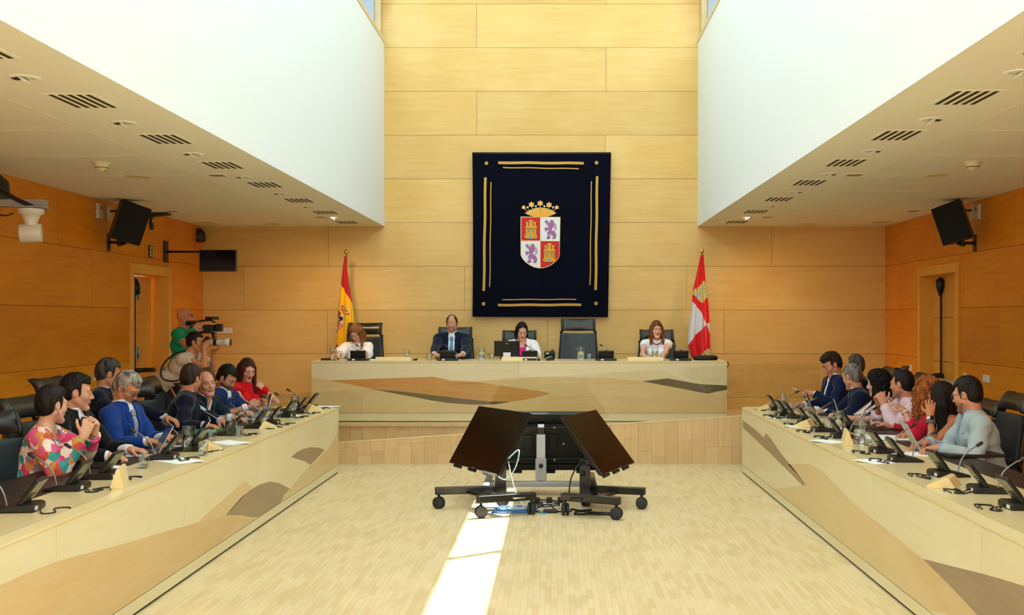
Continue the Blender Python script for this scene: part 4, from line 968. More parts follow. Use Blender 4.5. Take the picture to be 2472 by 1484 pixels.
for (px, py, r_, lb) in ((500, 1090, -70, 'flat lying wooden nameplate on the left desk before the navy suited man'), (640, 1033, -70, 'flat lying wooden nameplate on the left desk before the bearded man'), (755, 990, -68, 'flat lying wooden nameplate at the podium end of the left desk')):
    p = atZ(px, py, DZ); plate(max(min(p.x, -2.55), -2.6), FPX * -2.57 / (px - CX), DZ, R(r_), 0, lb, flat=True, L=.22)
plate(2.22, FPX * 2.22 / (2043 - CX), DZ, R(80), 0, 'upright blank wooden nameplate on the right desk')
for (px, py, r_, lb) in ((1850, 992, 70, 'flat lying wooden nameplate at the podium end of the right desk'), (1944, 1035, 66, 'flat lying wooden nameplate on the right desk before the grey haired man'), (2282, 1190, 62, 'flat lying wooden nameplate on the right desk nearest the camera')):
    plate(2.22, FPX * 2.22 / (px - CX), DZ, R(r_), 0, lb, flat=True, L=.22)
for (x0, x1, lb) in ((907, 992, 'long blank nameplate on the podium desk before the woman in glasses'), (1211, 1296, 'long blank nameplate on the podium desk before the monitor'), (1515, 1601, 'long blank nameplate on the podium desk before the woman with the red necklace')):
    e = plate((P3(x0, 0, 14.05).x + P3(x1, 0, 14.05).x) / 2, 14.055, PTOP, R(180), 0, lb, L=P3(x1, 0, 14.05).x - P3(x0, 0, 14.05).x, H=.050)
def paper(x, y, z, rz, lab, w_=.21, h_=.297, n=1, m=PAPER, name='paper_sheet', cat='paper'):
    mb = MB(); mb.cbox((0, 0, .0006 * n), (w_, h_, .0012 * n)); o = mb.build(name, [m]); o.location = (x, y, z + .0003); o.rotation_euler = (0, 0, rz)
    return tag(o, lab, cat, 'papers on the desks')
def pz(px, py, z=DZ): 
    p = atZ(px, py, z); return p.x, p.y
for (px, py, rz, lb, n, w_, h_) in ((250, 1127, 1.2, 'white papers in front of the woman in the colourful blouse', 3, .10, .30), (432, 1112, .9, 'white sheet on the left desk beside the second laptop', 1, .21, .297), (553, 1068, .9, 'white sheet under cables before the navy suited man', 1, .21, .297), (700, 1003, .9, 'white sheet on the left desk beside the fourth cable tangle', 1, .16, .22), (792, 981, 1.45, 'white sheet on the podium end of the left desk', 2, .15, .25)):
    x, y = pz(px, py); x = min(-2.5, max(-3.1, x)); paper(x, y, DT if x < -2.7 else DZ, rz, lb, w_, h_, n)
for (px, py, rz, lb, n, w_, h_) in ((1880, 1009, .6, 'white sheet on the right desk beside the far nameplate', 1, .15, .25), (1915, 1029, .6, 'small white sheet before the flat nameplate on the right desk', 1, .12, .17), (2000, 1065, .5, 'white sheet on the right desk before the upright nameplate', 1, .18, .26), (2110, 1114, .4, 'white sheet with a pen on the right desk near the camera', 2, .16, .24), (2140, 1058, 1.3, 'stack of white papers before the man in the pink shirt', 8, .30, .42), (2205, 1096, 1.3, 'white papers beside the silver laptop', 3, .21, .297), (1990, 1000, 1.5, 'white papers under the hand of the grey haired man', 4, .21, .40)):
    x, y = pz(px, py); paper(min(x, 2.85), y, DT if x > 2.6 else DZ, rz, lb, w_, h_, n)
ALU = mat('laptop_aluminium', '#c3ccd2', .35, metal=.6); KEY = mat('laptop_keys', '#2a2b2e', .5)
def laptop(x, y, z, rz, open_, lab, m=ALU, w_=.31, d_=.215, th=.012):
    """hinge side at +Y, sitter at -Y"""
    e = empty('laptop', (x, y, z), rz, lab, 'laptop', 'open laptops')
    MB().cbox((0, 0, th / 2 + .0005), (w_, d_, th)).build('keyboard_deck', [m], e, bevel=.003)
    MB().cbox((0, .03, th + .001), (w_ - .04, d_ * .5, .0012)).build('keys', [KEY], e)
    M = Matrix.Translation((0, d_ / 2, th + .001)) @ Matrix.Rotation(R(90 - open_), 4, 'X')
    l = MB().box((-w_ / 2, -.003, 0), (w_ / 2, .004, d_), 0, M=M).build('lid', [m], e, bevel=.003)
    MB().box((-w_ / 2 + .006, -.0036, .008), (w_ / 2 - .006, -.003, d_ - .006), 0, M=M).build('screen', [BLACKG], l)
    return e
laptop(-2.94, 7.74, DT, R(-90 + 25), 118, 'silver laptop open before the man in the dark suit')
laptop(-2.86, 8.30, DT, R(-90 + 20), 122, 'silver laptop open before the man in the royal blue suit')
laptop(-2.92, 10.50, DT, R(-90 + 20), 105, 'white tablet standing open before the bearded man', m=WPLAST, w_=.20, d_=.24, th=.006)
laptop(2.72, 7.95, DT, R(90 - 8), 118, 'silver laptop open before the man in the pale jacket')
laptop(2.70, 10.0, DT, R(90 - 12), 108, 'gold coloured laptop standing open before the woman in stripes', m=mat('gold_aluminium', '#b7ab8b', .35, metal=.5))
laptop(2.60, 11.62, DT, R(90 - 12), 115, 'silver tablet tilted before the curly haired man', w_=.19, d_=.25, th=.006)
laptop(2.66, 10.70, DT, R(90 - 15), 115, 'silver tablet on a folio before the grey haired man', w_=.19, d_=.26, th=.006)
laptop(-2.9, 11.45, DT, R(-90 + 15), 115, 'dark laptop open beside the woman in red', m=mat('dark_red_case', '#4a0f1a', .4), w_=.24, d_=.17, th=.01)
# folders and cases
for (x, y, rz, w_, h_, t, m_, lb) in ((2.86, 7.75, .1, .40, .46, .022, LEATHER, 'black leather folder under the elbow of the man in the pale jacket'), (2.72, 11.0, .1, .26, .36, .025, mat('olive_folder', '#4c5230', .6), 'olive folder under the papers of the grey haired man'), (2.86, 9.55, 1.4, .24, .34, .015, mat('maroon_folder', '#4b2a26', .6), 'maroon folder before the man in the pink shirt'), (-3.02, 7.15, .1, .22, .34, .012, BLACK, 'black tablet case before the woman in the colourful blouse'), (-2.96, 9.3, .2, .22, .32, .012, mat('green_folder', '#1d6e3e', .5), 'green folder behind the second laptop'), (-2.92, 10.85, 1.4, .28, .36, .03, mat('grey_folders', '#8f9296', .5), 'pile of grey folders before the bearded man')):
    mb = MB(); mb.cbox((0, 0, t / 2), (w_, h_, t)); o = mb.build('folder', [m_], bevel=.004); o.location = (x, y, DT); o.rotation_euler = (0, 0, rz); tag(o, lb, 'folder')
tag(MB().cbox((-2.86, 11.25, DT + .005), (.02, .30, .01)).build('folder', [BLACK], bevel=.003), 'slim black case lying beside the dark laptop', 'case')
# podium monitor, telephone, bag, notebooks
e = empty('desktop_monitor', (P3(1224, 0, 14.3).x, 14.3, PTOP), 0, 'black monitor seen from behind on the podium desk before the woman in the white blazer', 'monitor')
M = Matrix.Translation((0, 0, .05)) @ Matrix.Rotation(R(10), 4, 'X')
MB().box((-.165, -.014, 0), (.165, .014, .205), 0, M=M).build('monitor_case', [BLACK], e, bevel=.008)
MB().box((-.155, .0138, .010), (.155, .0155, .195), 0, M=M).build('monitor_screen', [BLACKG], e)
MB().box((-.05, -.05, .002), (.05, .12, .012)).build('monitor_foot', [SILVER], e, bevel=.003)
MB().box((-.05, -.030, .01), (.05, -.016, .10)).build('monitor_neck', [SILVER], e, bevel=.003)
mb = MB(); 
for (u0, u1, v0, v1) in ((-.016, -.012, .165, .185), (-.012, -.004, .173, .177), (-.004, 0, .165, .177), (.003, .007, .158, .177), (.007, .014, .173, .177), (.012, .016, .165, .177), (.003, .016, .163, .166)): mb.box((u0, -.0155, v0), (u1, -.0142, v1), 0, M=M)
mb.build('maker_mark', [mat('mark_gold', '#b9a46a', .4)], e)
textmesh('maker_word', 'elite', .016, mat('mark_grey', '#7a7c7c', .4), e, M @ Matrix.Translation((.085, -.0148, .014)) @ Matrix.Rotation(R(90), 4, 'X'), .0003)
e = empty('desk_telephone', (P3(1327, 0, 14.22).x, 14.22, PTOP), 0, 'black desk telephone on the podium desk right of the woman in the white blazer', 'telephone')
M = Matrix.Translation((0, 0, .02)) @ Matrix.Rotation(R(18), 4, 'X')
MB().box((-.07, -.02, 0), (.07, .02, .10), 0, M=M).build('phone_body', [BLACK], e, bevel=.008)
MB().box((-.048, -.0215, .075), (-.010, -.0195, .09), 0, M=M).build('paper_label', [PAPER], e)
MB().tube([(.035, .0, .10), (.035, .02, .13)], .02, 12).build('handset', [BLACK], e)
MB().box((-.05, -.06, 0), (.06, .06, .03)).build('phone_foot', [BLACK], e, bevel=.006)
MB().tube(smooth_path([(-.09, -.05, .005), (-.04, -.07, .03), (.02, -.06, .05), (.03, -.05, .02)], 6), .005).build('phone_cord', [SILVER], e)
mb = MB(); mb.lathe([(0, 0), (.15, 0), (.165, .02), (.155, .05), (.12, .062), (0, .066)], n=30, M=Matrix.Diagonal((1, .6, 1, 1)).to_4x4()); o = mb.build('soft_bag', [mat('black_nylon', '#101011', .7, bump=.3, bscale=25)]); o.location = (P3(1703, 0, 14.3).x, 14.3, PTOP); tag(o, 'black soft bag lying on the right end of the podium desk', 'bag')
mb = MB(); mb.cbox((0, 0, .012), (.20, .15, .024)); o = mb.build('notebook', [BLACK], bevel=.003); o.location = (P3(795, 0, 14.28).x, 14.30, PTOP); tag(o, 'black notebooks with orange bands at the left end of the podium desk', 'notebook')
MB().cbox((.0, .0, .026), (.12, .10, .006)).build('orange_cover', [mat('orange_cover', '#e0621a', .5)], o)
tag(MB().tube(smooth_path([(P3(1755, 872, 14.0).x + .003, 14.05, 1.135), (P3(1760, 876, 14.0).x, 14.05, 1.11), (P3(1759, 882, 14.0).x, 14.06, 1.075), (P3(1756, 886, 14.0).x, 14.07, 1.06)], 6), .006).build('bag_strap', [mat('maroon_cord', '#5a2430', .6)]), 'thin maroon cord hanging over the right end of the podium desk', 'cord')
mb = MB(); mb.cbox((P3(1003, 0, 14.2).x, 14.2, PTOP + .012), (.05, .09, .022)); tag(mb.build('computer_mouse', [BLACK], bevel=.01), 'black mouse on the podium desk beside the left nameplate', 'mouse')
tag(MB().cbox((P3(900, 0, 14.35).x, 14.35, PTOP + .002), (.30, .21, .004)).build('paper_sheet', [PAPER]), 'white papers under the hands of the woman in glasses on the podium', 'paper', 'papers on the desks')
tag(MB().cbox((P3(1092, 0, 14.38).x, 14.38, PTOP + .002), (.21, .297, .004)).build('paper_sheet', [PAPER]), 'white papers between the hands of the man in the blue tie', 'paper', 'papers on the desks')
tag(MB().cbox((P3(1236, 0, 14.16).x, 14.18, PTOP + .015), (.20, .10, .03)).build('paper_sheet', [PAPER]), 'white pile of papers beneath the podium monitor', 'paper', 'papers on the desks')
# ------------------------------------------------------------------ ceiling and wall fittings
SLOT = mat('vent_slot_dark', '#3a3218', .9)
def vent(x0, x1, y0, y1, lab):
    e = empty('ceiling_vent', ((x0 + x1) / 2, (y0 + y1) / 2, ZC), 0, lab, 'vent', 'slotted ceiling vents')
    w_, d_ = x1 - x0, y1 - y0
    MB().box((-w_ / 2, -d_ / 2, -.004), (w_ / 2, d_ / 2, 0)).build('vent_frame', [CEIL], e)
    for k in range(5):
        xx = -w_ / 2 + w_ * (.14 + .18 * k)
        MB().box((xx - w_ * .045, -d_ / 2 + .02, -.0052), (xx + w_ * .045, d_ / 2 - .02, -.0038)).build('vent_slot', [SLOT], e)
def ceilp(px, py): 
    Y = FPX * (ZC - EYE) / (CY - py); return (px - CX) * Y / FPX, Y
LV = [(50, 116), (275, 243), (460, 335), (584, 398), (683, 445), (757, 483), (814, 512), (864, 536)]
RV = [(2440, 105), (2259, 235), (2099, 326), (1988, 392), (1905, 440), (1840, 480), (1789, 510), (1748, 535)]
for side, lst in (('left', LV), ('right', RV)):
    for i, (px, py) in enumerate(lst):
        x, y = ceilp(px, py); xc = -2.93 if side == 'left' else 2.49
        vent(xc - .155, xc + .155, y - .22, y + .22, 'slotted air vent in the %s ceiling beside the light well, %s' % (side, ORD[i]))
DLG = mat('lamp_glow', (1.0, .93, .8), .5, emit=6)
def downlight(x, y, lab, on=False, sg=1):
    e = empty('downlight', (x, y, ZC), 0, lab, 'ceiling light', 'recessed swivel downlights')
    MB().lathe([(.05, -.001), (.05, -.006), (.085, -.006), (.088, 0)], n=28).build('trim_ring', [CEIL], e)
    M = Matrix.Rotation(R(35 * sg), 4, 'Y')
    MB().lathe([(.0, -.002), (.044, -.002), (.046, -.012), (.0, -.012)], n=24, M=M).build('swivel_lamp', [DLG if on else WPLAST], e)
    if on: l = light('downlight_lamp', 'SPOT', (x, y, ZC - .03), (R(28), 0, R(30 * sg)), 80, (1.0, .60, .24), spot_size=R(125), spot_blend=.9, shadow_soft_size=.05)
    MB().cbox((-.045 * sg, 0, -.008), (.03, .05, .004)).build('lamp_gap', [BLACK], e)
    return e
LD = [(162, 187), (380, 296), (527, 371), (645, 427), (722, 467), (790, 499), (833, 524)]
RD = [(2372, 174), (2173, 288), (2047, 364), (1958, 420), (1893, 463), (1812, 497), (1766, 524)]
for side, lst in (('left', LD), ('right', RD)):
    for i, (px, py) in enumerate(lst):
        x, y = ceilp(px, py); x = -2.98 if side == 'left' else 2.53; on = i == 6
        downlight(x, y, 'recessed downlight in the %s ceiling, %s%s' % (side, ORD[i], ', switched on' if on else ''), on, 1 if side == 'left' else -1)
def smoke(px, py, lab):
    x, y = ceilp(px, py); e = empty('smoke_detector', (x, y, ZC), 0, lab, 'smoke detector', 'smoke detectors')
    CR = mat('cream_plastic', '#e6dfb8', .5)
    MB().lathe([(0, -.012), (.075, -.012), (.078, 0)], n=24).build('mounting_base', [CR], e)
    MB().lathe([(.062, -.011), (.060, -.04), (.045, -.058), (.018, -.066), (.016, -.075), (0, -.077)], n=24).build('sensor_head', [CR], e)
    MB().lathe([(.0575, -.045), (.0535, -.05)], n=24).build('sensor_slit', [SLOT], e)
smoke(245, 392, 'cream smoke detector under the left ceiling'); smoke(2348, 390, 'cream smoke detector under the right ceiling')
def disc(px, py, r_, lab, m=CEIL):
    x, y = ceilp(px, py); e = empty('ceiling_speaker', (x, y, ZC), 0, lab, 'ceiling speaker', 'round flush ceiling speakers')
    MB().lathe([(0, -.003), (r_ * .86, -.003), (r_ * .9, -.007), (r_, -.006), (r_ + .003, 0)], n=32).build('speaker_grille', [mat('speaker_cream', '#d8cfa6', .7)], e)
disc(332, 426, .115, 'round flush speaker in the left ceiling nearer the camera'); disc(2261, 423, .115, 'round flush speaker in the right ceiling nearer the camera')
disc(660, 540, .10, 'round flush speaker in the left ceiling near the back wall'); disc(1955, 540, .10, 'round flush speaker in the right ceiling near the back wall')
def hatch(px, py, w_, d_, lab, m=None):
    x, y = ceilp(px, py); e = empty('ceiling_grille', (x, y, ZC), 0, lab, 'grille', 'small square ceiling grilles')
    MB().cbox((0, 0, -.003), (w_, d_, .006)).build('grille_frame', [CEIL], e); MB().cbox((0, 0, -.0066), (w_ * .85, d_ * .85, .002)).build('grille_face', [m or mat('grille_tan', '#a08f62', .8)], e)
for (px, py, lb) in ((524, 422, 'small square grille in the left ceiling nearer the camera'), (773, 523, 'small square grille in the left ceiling near the back wall'), (415, 509, 'small square grille beside the left wall speaker'), (2062, 421, 'small square grille in the right ceiling nearer the camera'), (1853, 523, 'small square grille in the right ceiling near the back wall'), (2205, 508, 'small square grille beside the right wall speaker')):
    hatch(px, py, .16, .16, lb)
for (px, py, lb) in ((493, 535, 'slatted diffuser in the left ceiling near the corner'), (2128, 534, 'slatted diffuser in the right ceiling near the corner')): hatch(px, py, .30, .30, lb, mat('speaker_cream', '#d8cfa6', .7))
# wall loudspeakers
def wall_speaker(corners_c, yaw, roll, X, sg, lab, wallp):
    c = Vector(corners_c); e = empty('wall_loudspeaker', c, 0, lab, 'loudspeaker', 'black loudspeakers on the side walls')
    M = Matrix.Rotation(roll, 4, 'Y') @ Matrix.Rotation(yaw, 4, 'Z') @ Matrix.Rotation(R(-8), 4, 'X')
    CB = mat('speaker_cloth', '#0b0c0c', .8)
    mb = MB(); mb.prism([(-.17, -.14), (.17, -.14), (.12, .14), (-.12, .14)], lambda u, v, t: M @ Vector((u, v, t)), -.22, .22); mb.build('speaker_cabinet', [BLACK], e, bevel=.008)
    mb = MB(); mb.box((-.160, -.152, -.21), (.160, -.138, .21), 0, M=M); mb.build('speaker_grille', [CB], e, bevel=.004)
    w_ = Vector(wallp) - c
    mb = MB(); mb.tube(smooth_path([M @ Vector((.0, .04, -.215)), M @ Vector((0, .05, -.27)), w_ + Vector((sg * .20, 0, .0)), w_ + Vector((sg * .02, 0, 0))], 5), .018); mb.cbox(w_ + Vector((sg * .008, 0, 0)), (.015, .07, .20)); mb.build('wall_bracket', [BLACK], e)
p = atX(262, 585, XL); wall_speaker(P3(308, 537, 12.45) , R(38), R(21), XL, 1, 'black loudspeaker tilted down on the left wall', (XL, 12.62, p.z))
p = atX(2353, 587, XR); wall_speaker(P3(2305, 537, 12.4), R(-35), R(-21), XR, -1, 'black loudspeaker tilted down on the right wall', (XR, 12.55, p.z))
def wplate(X, y, z, w_, h_, d, lab, cat='switch', m=WPLAST, sg=1, n=1, grp=None):
    e = empty('wall_switch' if cat == 'switch' else 'wall_socket' if cat == 'socket' else 'wall_box', (X, y, z), 0, lab, cat, grp)
    MB().box((0 if sg > 0 else -d, -w_ / 2, -h_ / 2), (d if sg > 0 else 0, w_ / 2, h_ / 2)).build('cover_plate', [m], e, bevel=.003)
    for k in range(n):
        yy = -w_ / 2 + w_ * (k + .5) / n; a, b = (d, d + .003) if sg > 0 else (-d - .003, -d)
        MB().box((a, yy - w_ / n * .40, -h_ * .38), (b, yy + w_ / n * .40, h_ * .38)).build('rocker', [m], e, bevel=.001)
    return e
BOXM = mat('cream_box', '#ddd6bc', .5)
for (px, py, w_, h_, lb, X, sg) in ((237, 509, .12, .17, 'cream wall box with red lamp left of the loudspeaker', XL, 1), (260, 514, .06, .17, 'narrow cream socket behind the left loudspeaker', XL, 1), (2363, 512, .12, .17, 'cream wall box with red lamp right of the loudspeaker', XR, -1), (2352, 512, .06, .17, 'narrow cream socket behind the right loudspeaker', XR, -1)):
    p = atX(px, py, X); e = wplate(X, p.y, p.z, w_, h_, .03, lb, 'box', BOXM, sg, 1, 'boxes beside the wall loudspeakers')
    if w_ > .1: MB().cbox((sg * .035, 0, .035), (.006, .03, .035)).build('red_lamp', [mat('dark_red_lamp', '#7a1a12', .3)], e)
    else: MB().tube([(sg * .03, 0, .02), (sg * .10, -.02, .02)], .012).build('plug', [BLACK], e)
for (px, py, w_, h_, lb, X, sg, n) in ((234, 908, .17, .085, 'white double switch on the left wall above the seated men', XL, 1, 2), (2382, 914, .17, .085, 'white double socket on the right wall behind the man in the pale jacket', XR, -1, 2), (2331, 909, .075, .085, 'single white switch right of the right door', XR, -1, 1), (2200, 888, .06, .085, 'narrow white switch left of the right door', XR, -1, 1)):
    p = atX(px, py, X); wplate(X, p.y, p.z, w_, h_, .012, lb, 'switch', WPLAST, sg, n, 'white wall switches')
e = empty('wall_switch', P3(541, 798, YB), 0, 'row of three white switches on the back wall beside the camera operator', 'switch', 'white wall switches')
MB().cbox((0, -.006, 0), (.24, .012, .085)).build('cover_plate', [WPLAST], e, bevel=.003)
for k in range(3): MB().cbox((-.078 + .078 * k, -.0135, 0), (.07, .003, .075)).build('rocker', [WPLAST], e, bevel=.001)
# antenna, emergency sign
p = atX(364, 535, XL); e = empty('wall_antenna', p, 0, 'small black angled bracket lamp on the left wall above the door', 'wall lamp')
MB().cbox((.012, 0, .0), (.024, .09, .20)).build('wall_plate', [BLACK], e, bevel=.004); MB().prism([(.0, .09), (.18, .12), (.24, .10), (.24, .085), (.0, .06)], lambda u, v, t: (u, t, v), -.07, .07).build('arm', [DGREYM], e, bevel=.004)
MB().cbox((.0255, 0, .01), (.003, .03, .05)).build('indicator', [WPLAST], e)
p = atX(363, 607, XL); e = empty('exit_sign', p, 0, 'small framed running man exit sign above the left door', 'sign')
MB().cbox((.008, 0, 0), (.016, .14, .15)).build('sign_frame', [DGREYM], e, bevel=.003); MB().cbox((.0175, 0, 0), (.003, .11, .125)).build('sign_face', [mat('sign_pale_green', '#c8c490', .5)], e)
mb = MB()
for poly in ([(-.03, -.05), (.0, -.02), (.03, -.05), (.035, -.04), (.01, -.005), (.02, .02), (.04, .01), (.042, .018), (.015, .035), (-.02, .03), (-.035, .005), (-.028, .0), (-.015, .018), (-.008, -.005), (-.035, -.045)], ell(.012, .047, .011, .011)):
    mb.prism(poly, lambda u, v, t: (t, u, v), .0188, .0202)
mb.build('running_figure', [mat('sign_dark_green', '#2c3a20', .5)], e)
# corner display
cM = P3(527, 629, 14.4)
e = empty('wall_display', cM, 0, 'black flat display hanging in the far left corner', 'television')
MB().cbox((0, 0, 0), (.49, .05, .29)).build('display_casing', [mat('display_rim', '#57544c', .4)], e, bevel=.006); MB().cbox((.0, -.026, 0), (.465, .004, .265)).build('display_screen', [SCR], e)
MB().tube([(XL - cM.x, .05, .12), (-.15, .05, .12), (.0, .03, .10)], .014).build('wall_arm', [BLACK], e)
MB().cbox((XL - cM.x + .01, .05, .12), (.02, .14, .28)).build('wall_plate', [BLACK], e)
p = P3(481, 567, 15.75); e = empty('projector_lamp', (XL, 15.75, p.z), 0, 'small dark curved lamp on the left wall above the corner display', 'wall lamp', 'dark curved wall lamps')
MB().lathe([(0, .10), (.05, .09), (.09, .04), (.10, -.04), (.09, -.10), (0, -.10)], n=20, M=Matrix.Diagonal((1.2, .7, 1, 1)).to_4x4()).build('lamp_shade', [DGREYM], e)
# video camera on its arm at the left edge
c = atX(75, 545, -4.35); e = empty('dome_camera', c, 0, 'white pan and tilt camera hanging from a grey wall arm', 'camera')
mb = MB(); mb.tube([(-.085, -.02, -.065), (.075, .03, -.055)], .078, 24); mb.build('camera_head', [mat('camera_white', '#dcdad2', .35)], e, bevel=.01)
mb = MB(); mb.lathe([(.10, .14), (.10, .10), (.075, .09), (.05, .03), (.05, 0)], (0, 0, 0), 24); mb.lathe([(0, .14), (.10, .14)], (0, 0, 0), 24); mb.build('camera_base', [_m['camera_white']], e)
mb = MB(); mb.box((XL - c.x, -.05, .155), (.12, .05, .215)); mb.box((-.10, -.08, .145), (.12, .08, .16)); mb.build('support_arm', [GREYP], e, bevel=.003)
mb = MB(); mb.tube(smooth_path([(-.36, 0, .60), (-.30, -.02, .36), (-.16, -.05, .25), (-.02, -.05, .18), (.06, -.03, .15)], 6), .018); mb.tube(smooth_path([(-.26, -.04, .30), (-.30, -.06, .14), (-.20, -.06, .08), (-.12, -.05, .10)], 5), .006); mb.build('cable_bundle', [BLACK], e)
p = atX(8, 455, -4.8); e = empty('projector_lamp', (-4.9, p.y, p.z), 0, 'dark curved lamp cut by the left edge of the picture', 'wall lamp', 'dark curved wall lamps')
MB().lathe([(0, .14), (.06, .13), (.13, .06), (.14, -.05), (.12, -.13), (0, -.13)], n=22, M=Matrix.Diagonal((1.1, .8, 1, 1)).to_4x4()).build('lamp_shade', [DGREYM], e); MB().tube([(-.26, 0, -.02), (-.05, 0, -.02)], .02).build('wall_stem', [BLACK], e)
# ------------------------------------------------------------------ figures: smooth distance fields turned into one surface each
V = lambda *a: np.array(a, dtype=np.float64)
def unit(v): v = np.asarray(v, float); return v / (np.linalg.norm(v) + 1e-12)
class Field:
    def __init__(s, lo, hi, h):
        s.lo = np.asarray(lo, float); s.h = h; s.n = np.ceil((np.asarray(hi) - s.lo) / h).astype(int) + 1
        s.ax = [(s.lo[i] + np.arange(s.n[i]) * h).astype(np.float32) for i in range(3)]
    def new(s): return np.full(s.n, 0.25, np.float32)
    def sl(s, lo, hi):
        a = np.clip(np.floor((lo - s.lo) / s.h).astype(int), 0, s.n); b = np.clip(np.ceil((hi - s.lo) / s.h).astype(int) + 1, 0, s.n)
        return tuple(slice(int(a[i]), int(b[i])) for i in range(3))
    def xyz(s, q): return s.ax[0][q[0]][:, None, None], s.ax[1][q[1]][None, :, None], s.ax[2][q[2]][None, None, :]
    def cone(s, F, a, b, ra, rb, k=.02, sub=False):
        a = np.asarray(a, float); b = np.asarray(b, float); m = max(ra, rb) + .06
        q = s.sl(np.minimum(a, b) - m, np.maximum(a, b) + m); X, Y, Z = s.xyz(q)
        if 0 in F[q].shape: return
        d = (b - a); L = float(d @ d) + 1e-9
        px, py, pz = X - a[0], Y - a[1], Z - a[2]
        t = np.clip((px * d[0] + py * d[1] + pz * d[2]) / L, 0, 1)
        dist = np.sqrt((px - t * d[0]) ** 2 + (py - t * d[1]) ** 2 + (pz - t * d[2]) ** 2) - (ra + (rb - ra) * t)
        s.merge(F, q, dist, k, sub)
    def ell(s, F, c, r, M=None, k=.02, sub=False):
        c = np.asarray(c, float); r = np.asarray(r, float); m = float(max(r)) + .06
        q = s.sl(c - m, c + m); X, Y, Z = s.xyz(q)
        if 0 in F[q].shape: return
        px, py, pz = X - c[0], Y - c[1], Z - c[2]
        if M is None: M = np.eye(3)
        u = [(px * M[0, i] + py * M[1, i] + pz * M[2, i]) / r[i] for i in range(3)]
        k0 = np.sqrt(u[0] ** 2 + u[1] ** 2 + u[2] ** 2) + 1e-6; k1 = np.sqrt((u[0] / r[0]) ** 2 + (u[1] / r[1]) ** 2 + (u[2] / r[2]) ** 2) + 1e-6
        s.merge(F, q, k0 * (k0 - 1) / k1, k, sub)
    def merge(s, F, q, d, k, sub):
        a = F[q]; d = d.astype(np.float32)
        if sub:
            h = np.clip(.5 - .5 * (a + d) / k, 0, 1); F[q] = a * (1 - h) - d * h + k * h * (1 - h)
        else:
            h = np.clip(.5 + .5 * (a - d) / k, 0, 1); F[q] = a * (1 - h) + d * h - k * h * (1 - h)
    def plane(s, p, n):          # signed distance field, positive on the n side
        X, Y, Z = s.ax[0][:, None, None], s.ax[1][None, :, None], s.ax[2][None, None, :]
        return (X - p[0]) * n[0] + (Y - p[1]) * n[1] + (Z - p[2]) * n[2]
    def mesh(s, F):
        I = F < 0
        cnt = np.zeros(np.array(F.shape) - 1, np.int8)
        sl0, sl1 = slice(0, -1), slice(1, None)
        cs = [(i, j, k) for i in (0, 1) for j in (0, 1) for k in (0, 1)]
        for c in cs: cnt += I[tuple(sl1 if v else sl0 for v in c)]
        act = (cnt > 0) & (cnt < 8); ii = np.argwhere(act)
        if len(ii) == 0: return np.zeros((0, 3)), []
        idx = np.full(cnt.shape, -1, np.int32); idx[act] = np.arange(len(ii))
        vals = {c: F[ii[:, 0] + c[0], ii[:, 1] + c[1], ii[:, 2] + c[2]] for c in cs}
        acc = np.zeros((len(ii), 3)); n = np.zeros(len(ii))
        for c in cs:
            for ax in range(3):
                if c[ax]: continue
                d = list(c); d[ax] = 1; d = tuple(d); a, b = vals[c], vals[d]; m = (a < 0) != (b < 0)
                t = np.where(m, a / np.where(m, a - b, 1), 0)
                for k in range(3): acc[:, k] += np.where(m, c[k] + (t if k == ax else 0), 0)
                n += m
        v = (ii + acc / n[:, None]) * s.h + s.lo
        quads = []
        for ax in range(3):
            b_, c_ = [(1, 2), (2, 0), (0, 1)][ax]
            s0 = [slice(1, -1)] * 3; s0[ax] = slice(0, -1); s1 = list(s0); s1[ax] = slice(1, None)
            # edges from p to p+ax where both other coords are interior
            A = I[tuple(s0)]; B = I[tuple(s1)]
            for (m, flip) in ((A & ~B, False), (~A & B, True)):
                e = np.argwhere(m)
                if not len(e): continue
                off = np.ones(3, int); off[ax] = 0; e = e + off
                def cell(db, dc): 
                    q = e.copy(); q[:, b_] -= db; q[:, c_] -= dc; return idx[q[:, 0], q[:, 1], q[:, 2]]
                Q = np.stack([cell(1, 1), cell(0, 1), cell(0, 0), cell(1, 0)], 1)
                Q = Q[(Q >= 0).all(1)]
                quads.append(Q[:, ::-1] if flip else Q)
        return v, np.concatenate(quads)
def link_mesh(name, v, q, mats, parent, org, mi=None):
    me = bpy.data.meshes.new(name); n = len(v); m = len(q)
    me.vertices.add(n); me.vertices.foreach_set('co', (v - org).astype(np.float32).ravel())
    me.loops.add(4 * m); me.loops.foreach_set('vertex_index', q.astype(np.int32).ravel())
    me.polygons.add(m); me.polygons.foreach_set('loop_start', np.arange(m, dtype=np.int32) * 4)
    me.polygons.foreach_set('loop_total', np.full(m, 4, np.int32))
    me.polygons.foreach_set('use_smooth', np.ones(m, bool))
    for x in mats: me.materials.append(x)
    if mi is not None: me.polygons.foreach_set('material_index', mi.astype(np.int32))
    me.update(calc_edges=True)
    o = bpy.data.objects.new(name, me); C.objects.link(o); o.parent = parent
    return o
def vnorm(v, q):
    fn = np.cross(v[q[:, 2]] - v[q[:, 0]], v[q[:, 3]] - v[q[:, 1]]); N = np.zeros_like(v)
    for k in range(4): np.add.at(N, q[:, k], fn)
    return N / (np.linalg.norm(N, axis=1)[:, None] + 1e-9)
def noise3(p, f, seed=0):
    r = np.random.RandomState(seed); o = np.zeros(len(p))
    for k in range(5):
        d = unit(r.normal(size=3)); o += np.sin(p @ d * f * (1 + .35 * k) + r.uniform(0, 6) + 1.3 * np.sin(p @ unit(r.normal(size=3)) * f * .6 + r.uniform(0, 6)))
    return o / 5
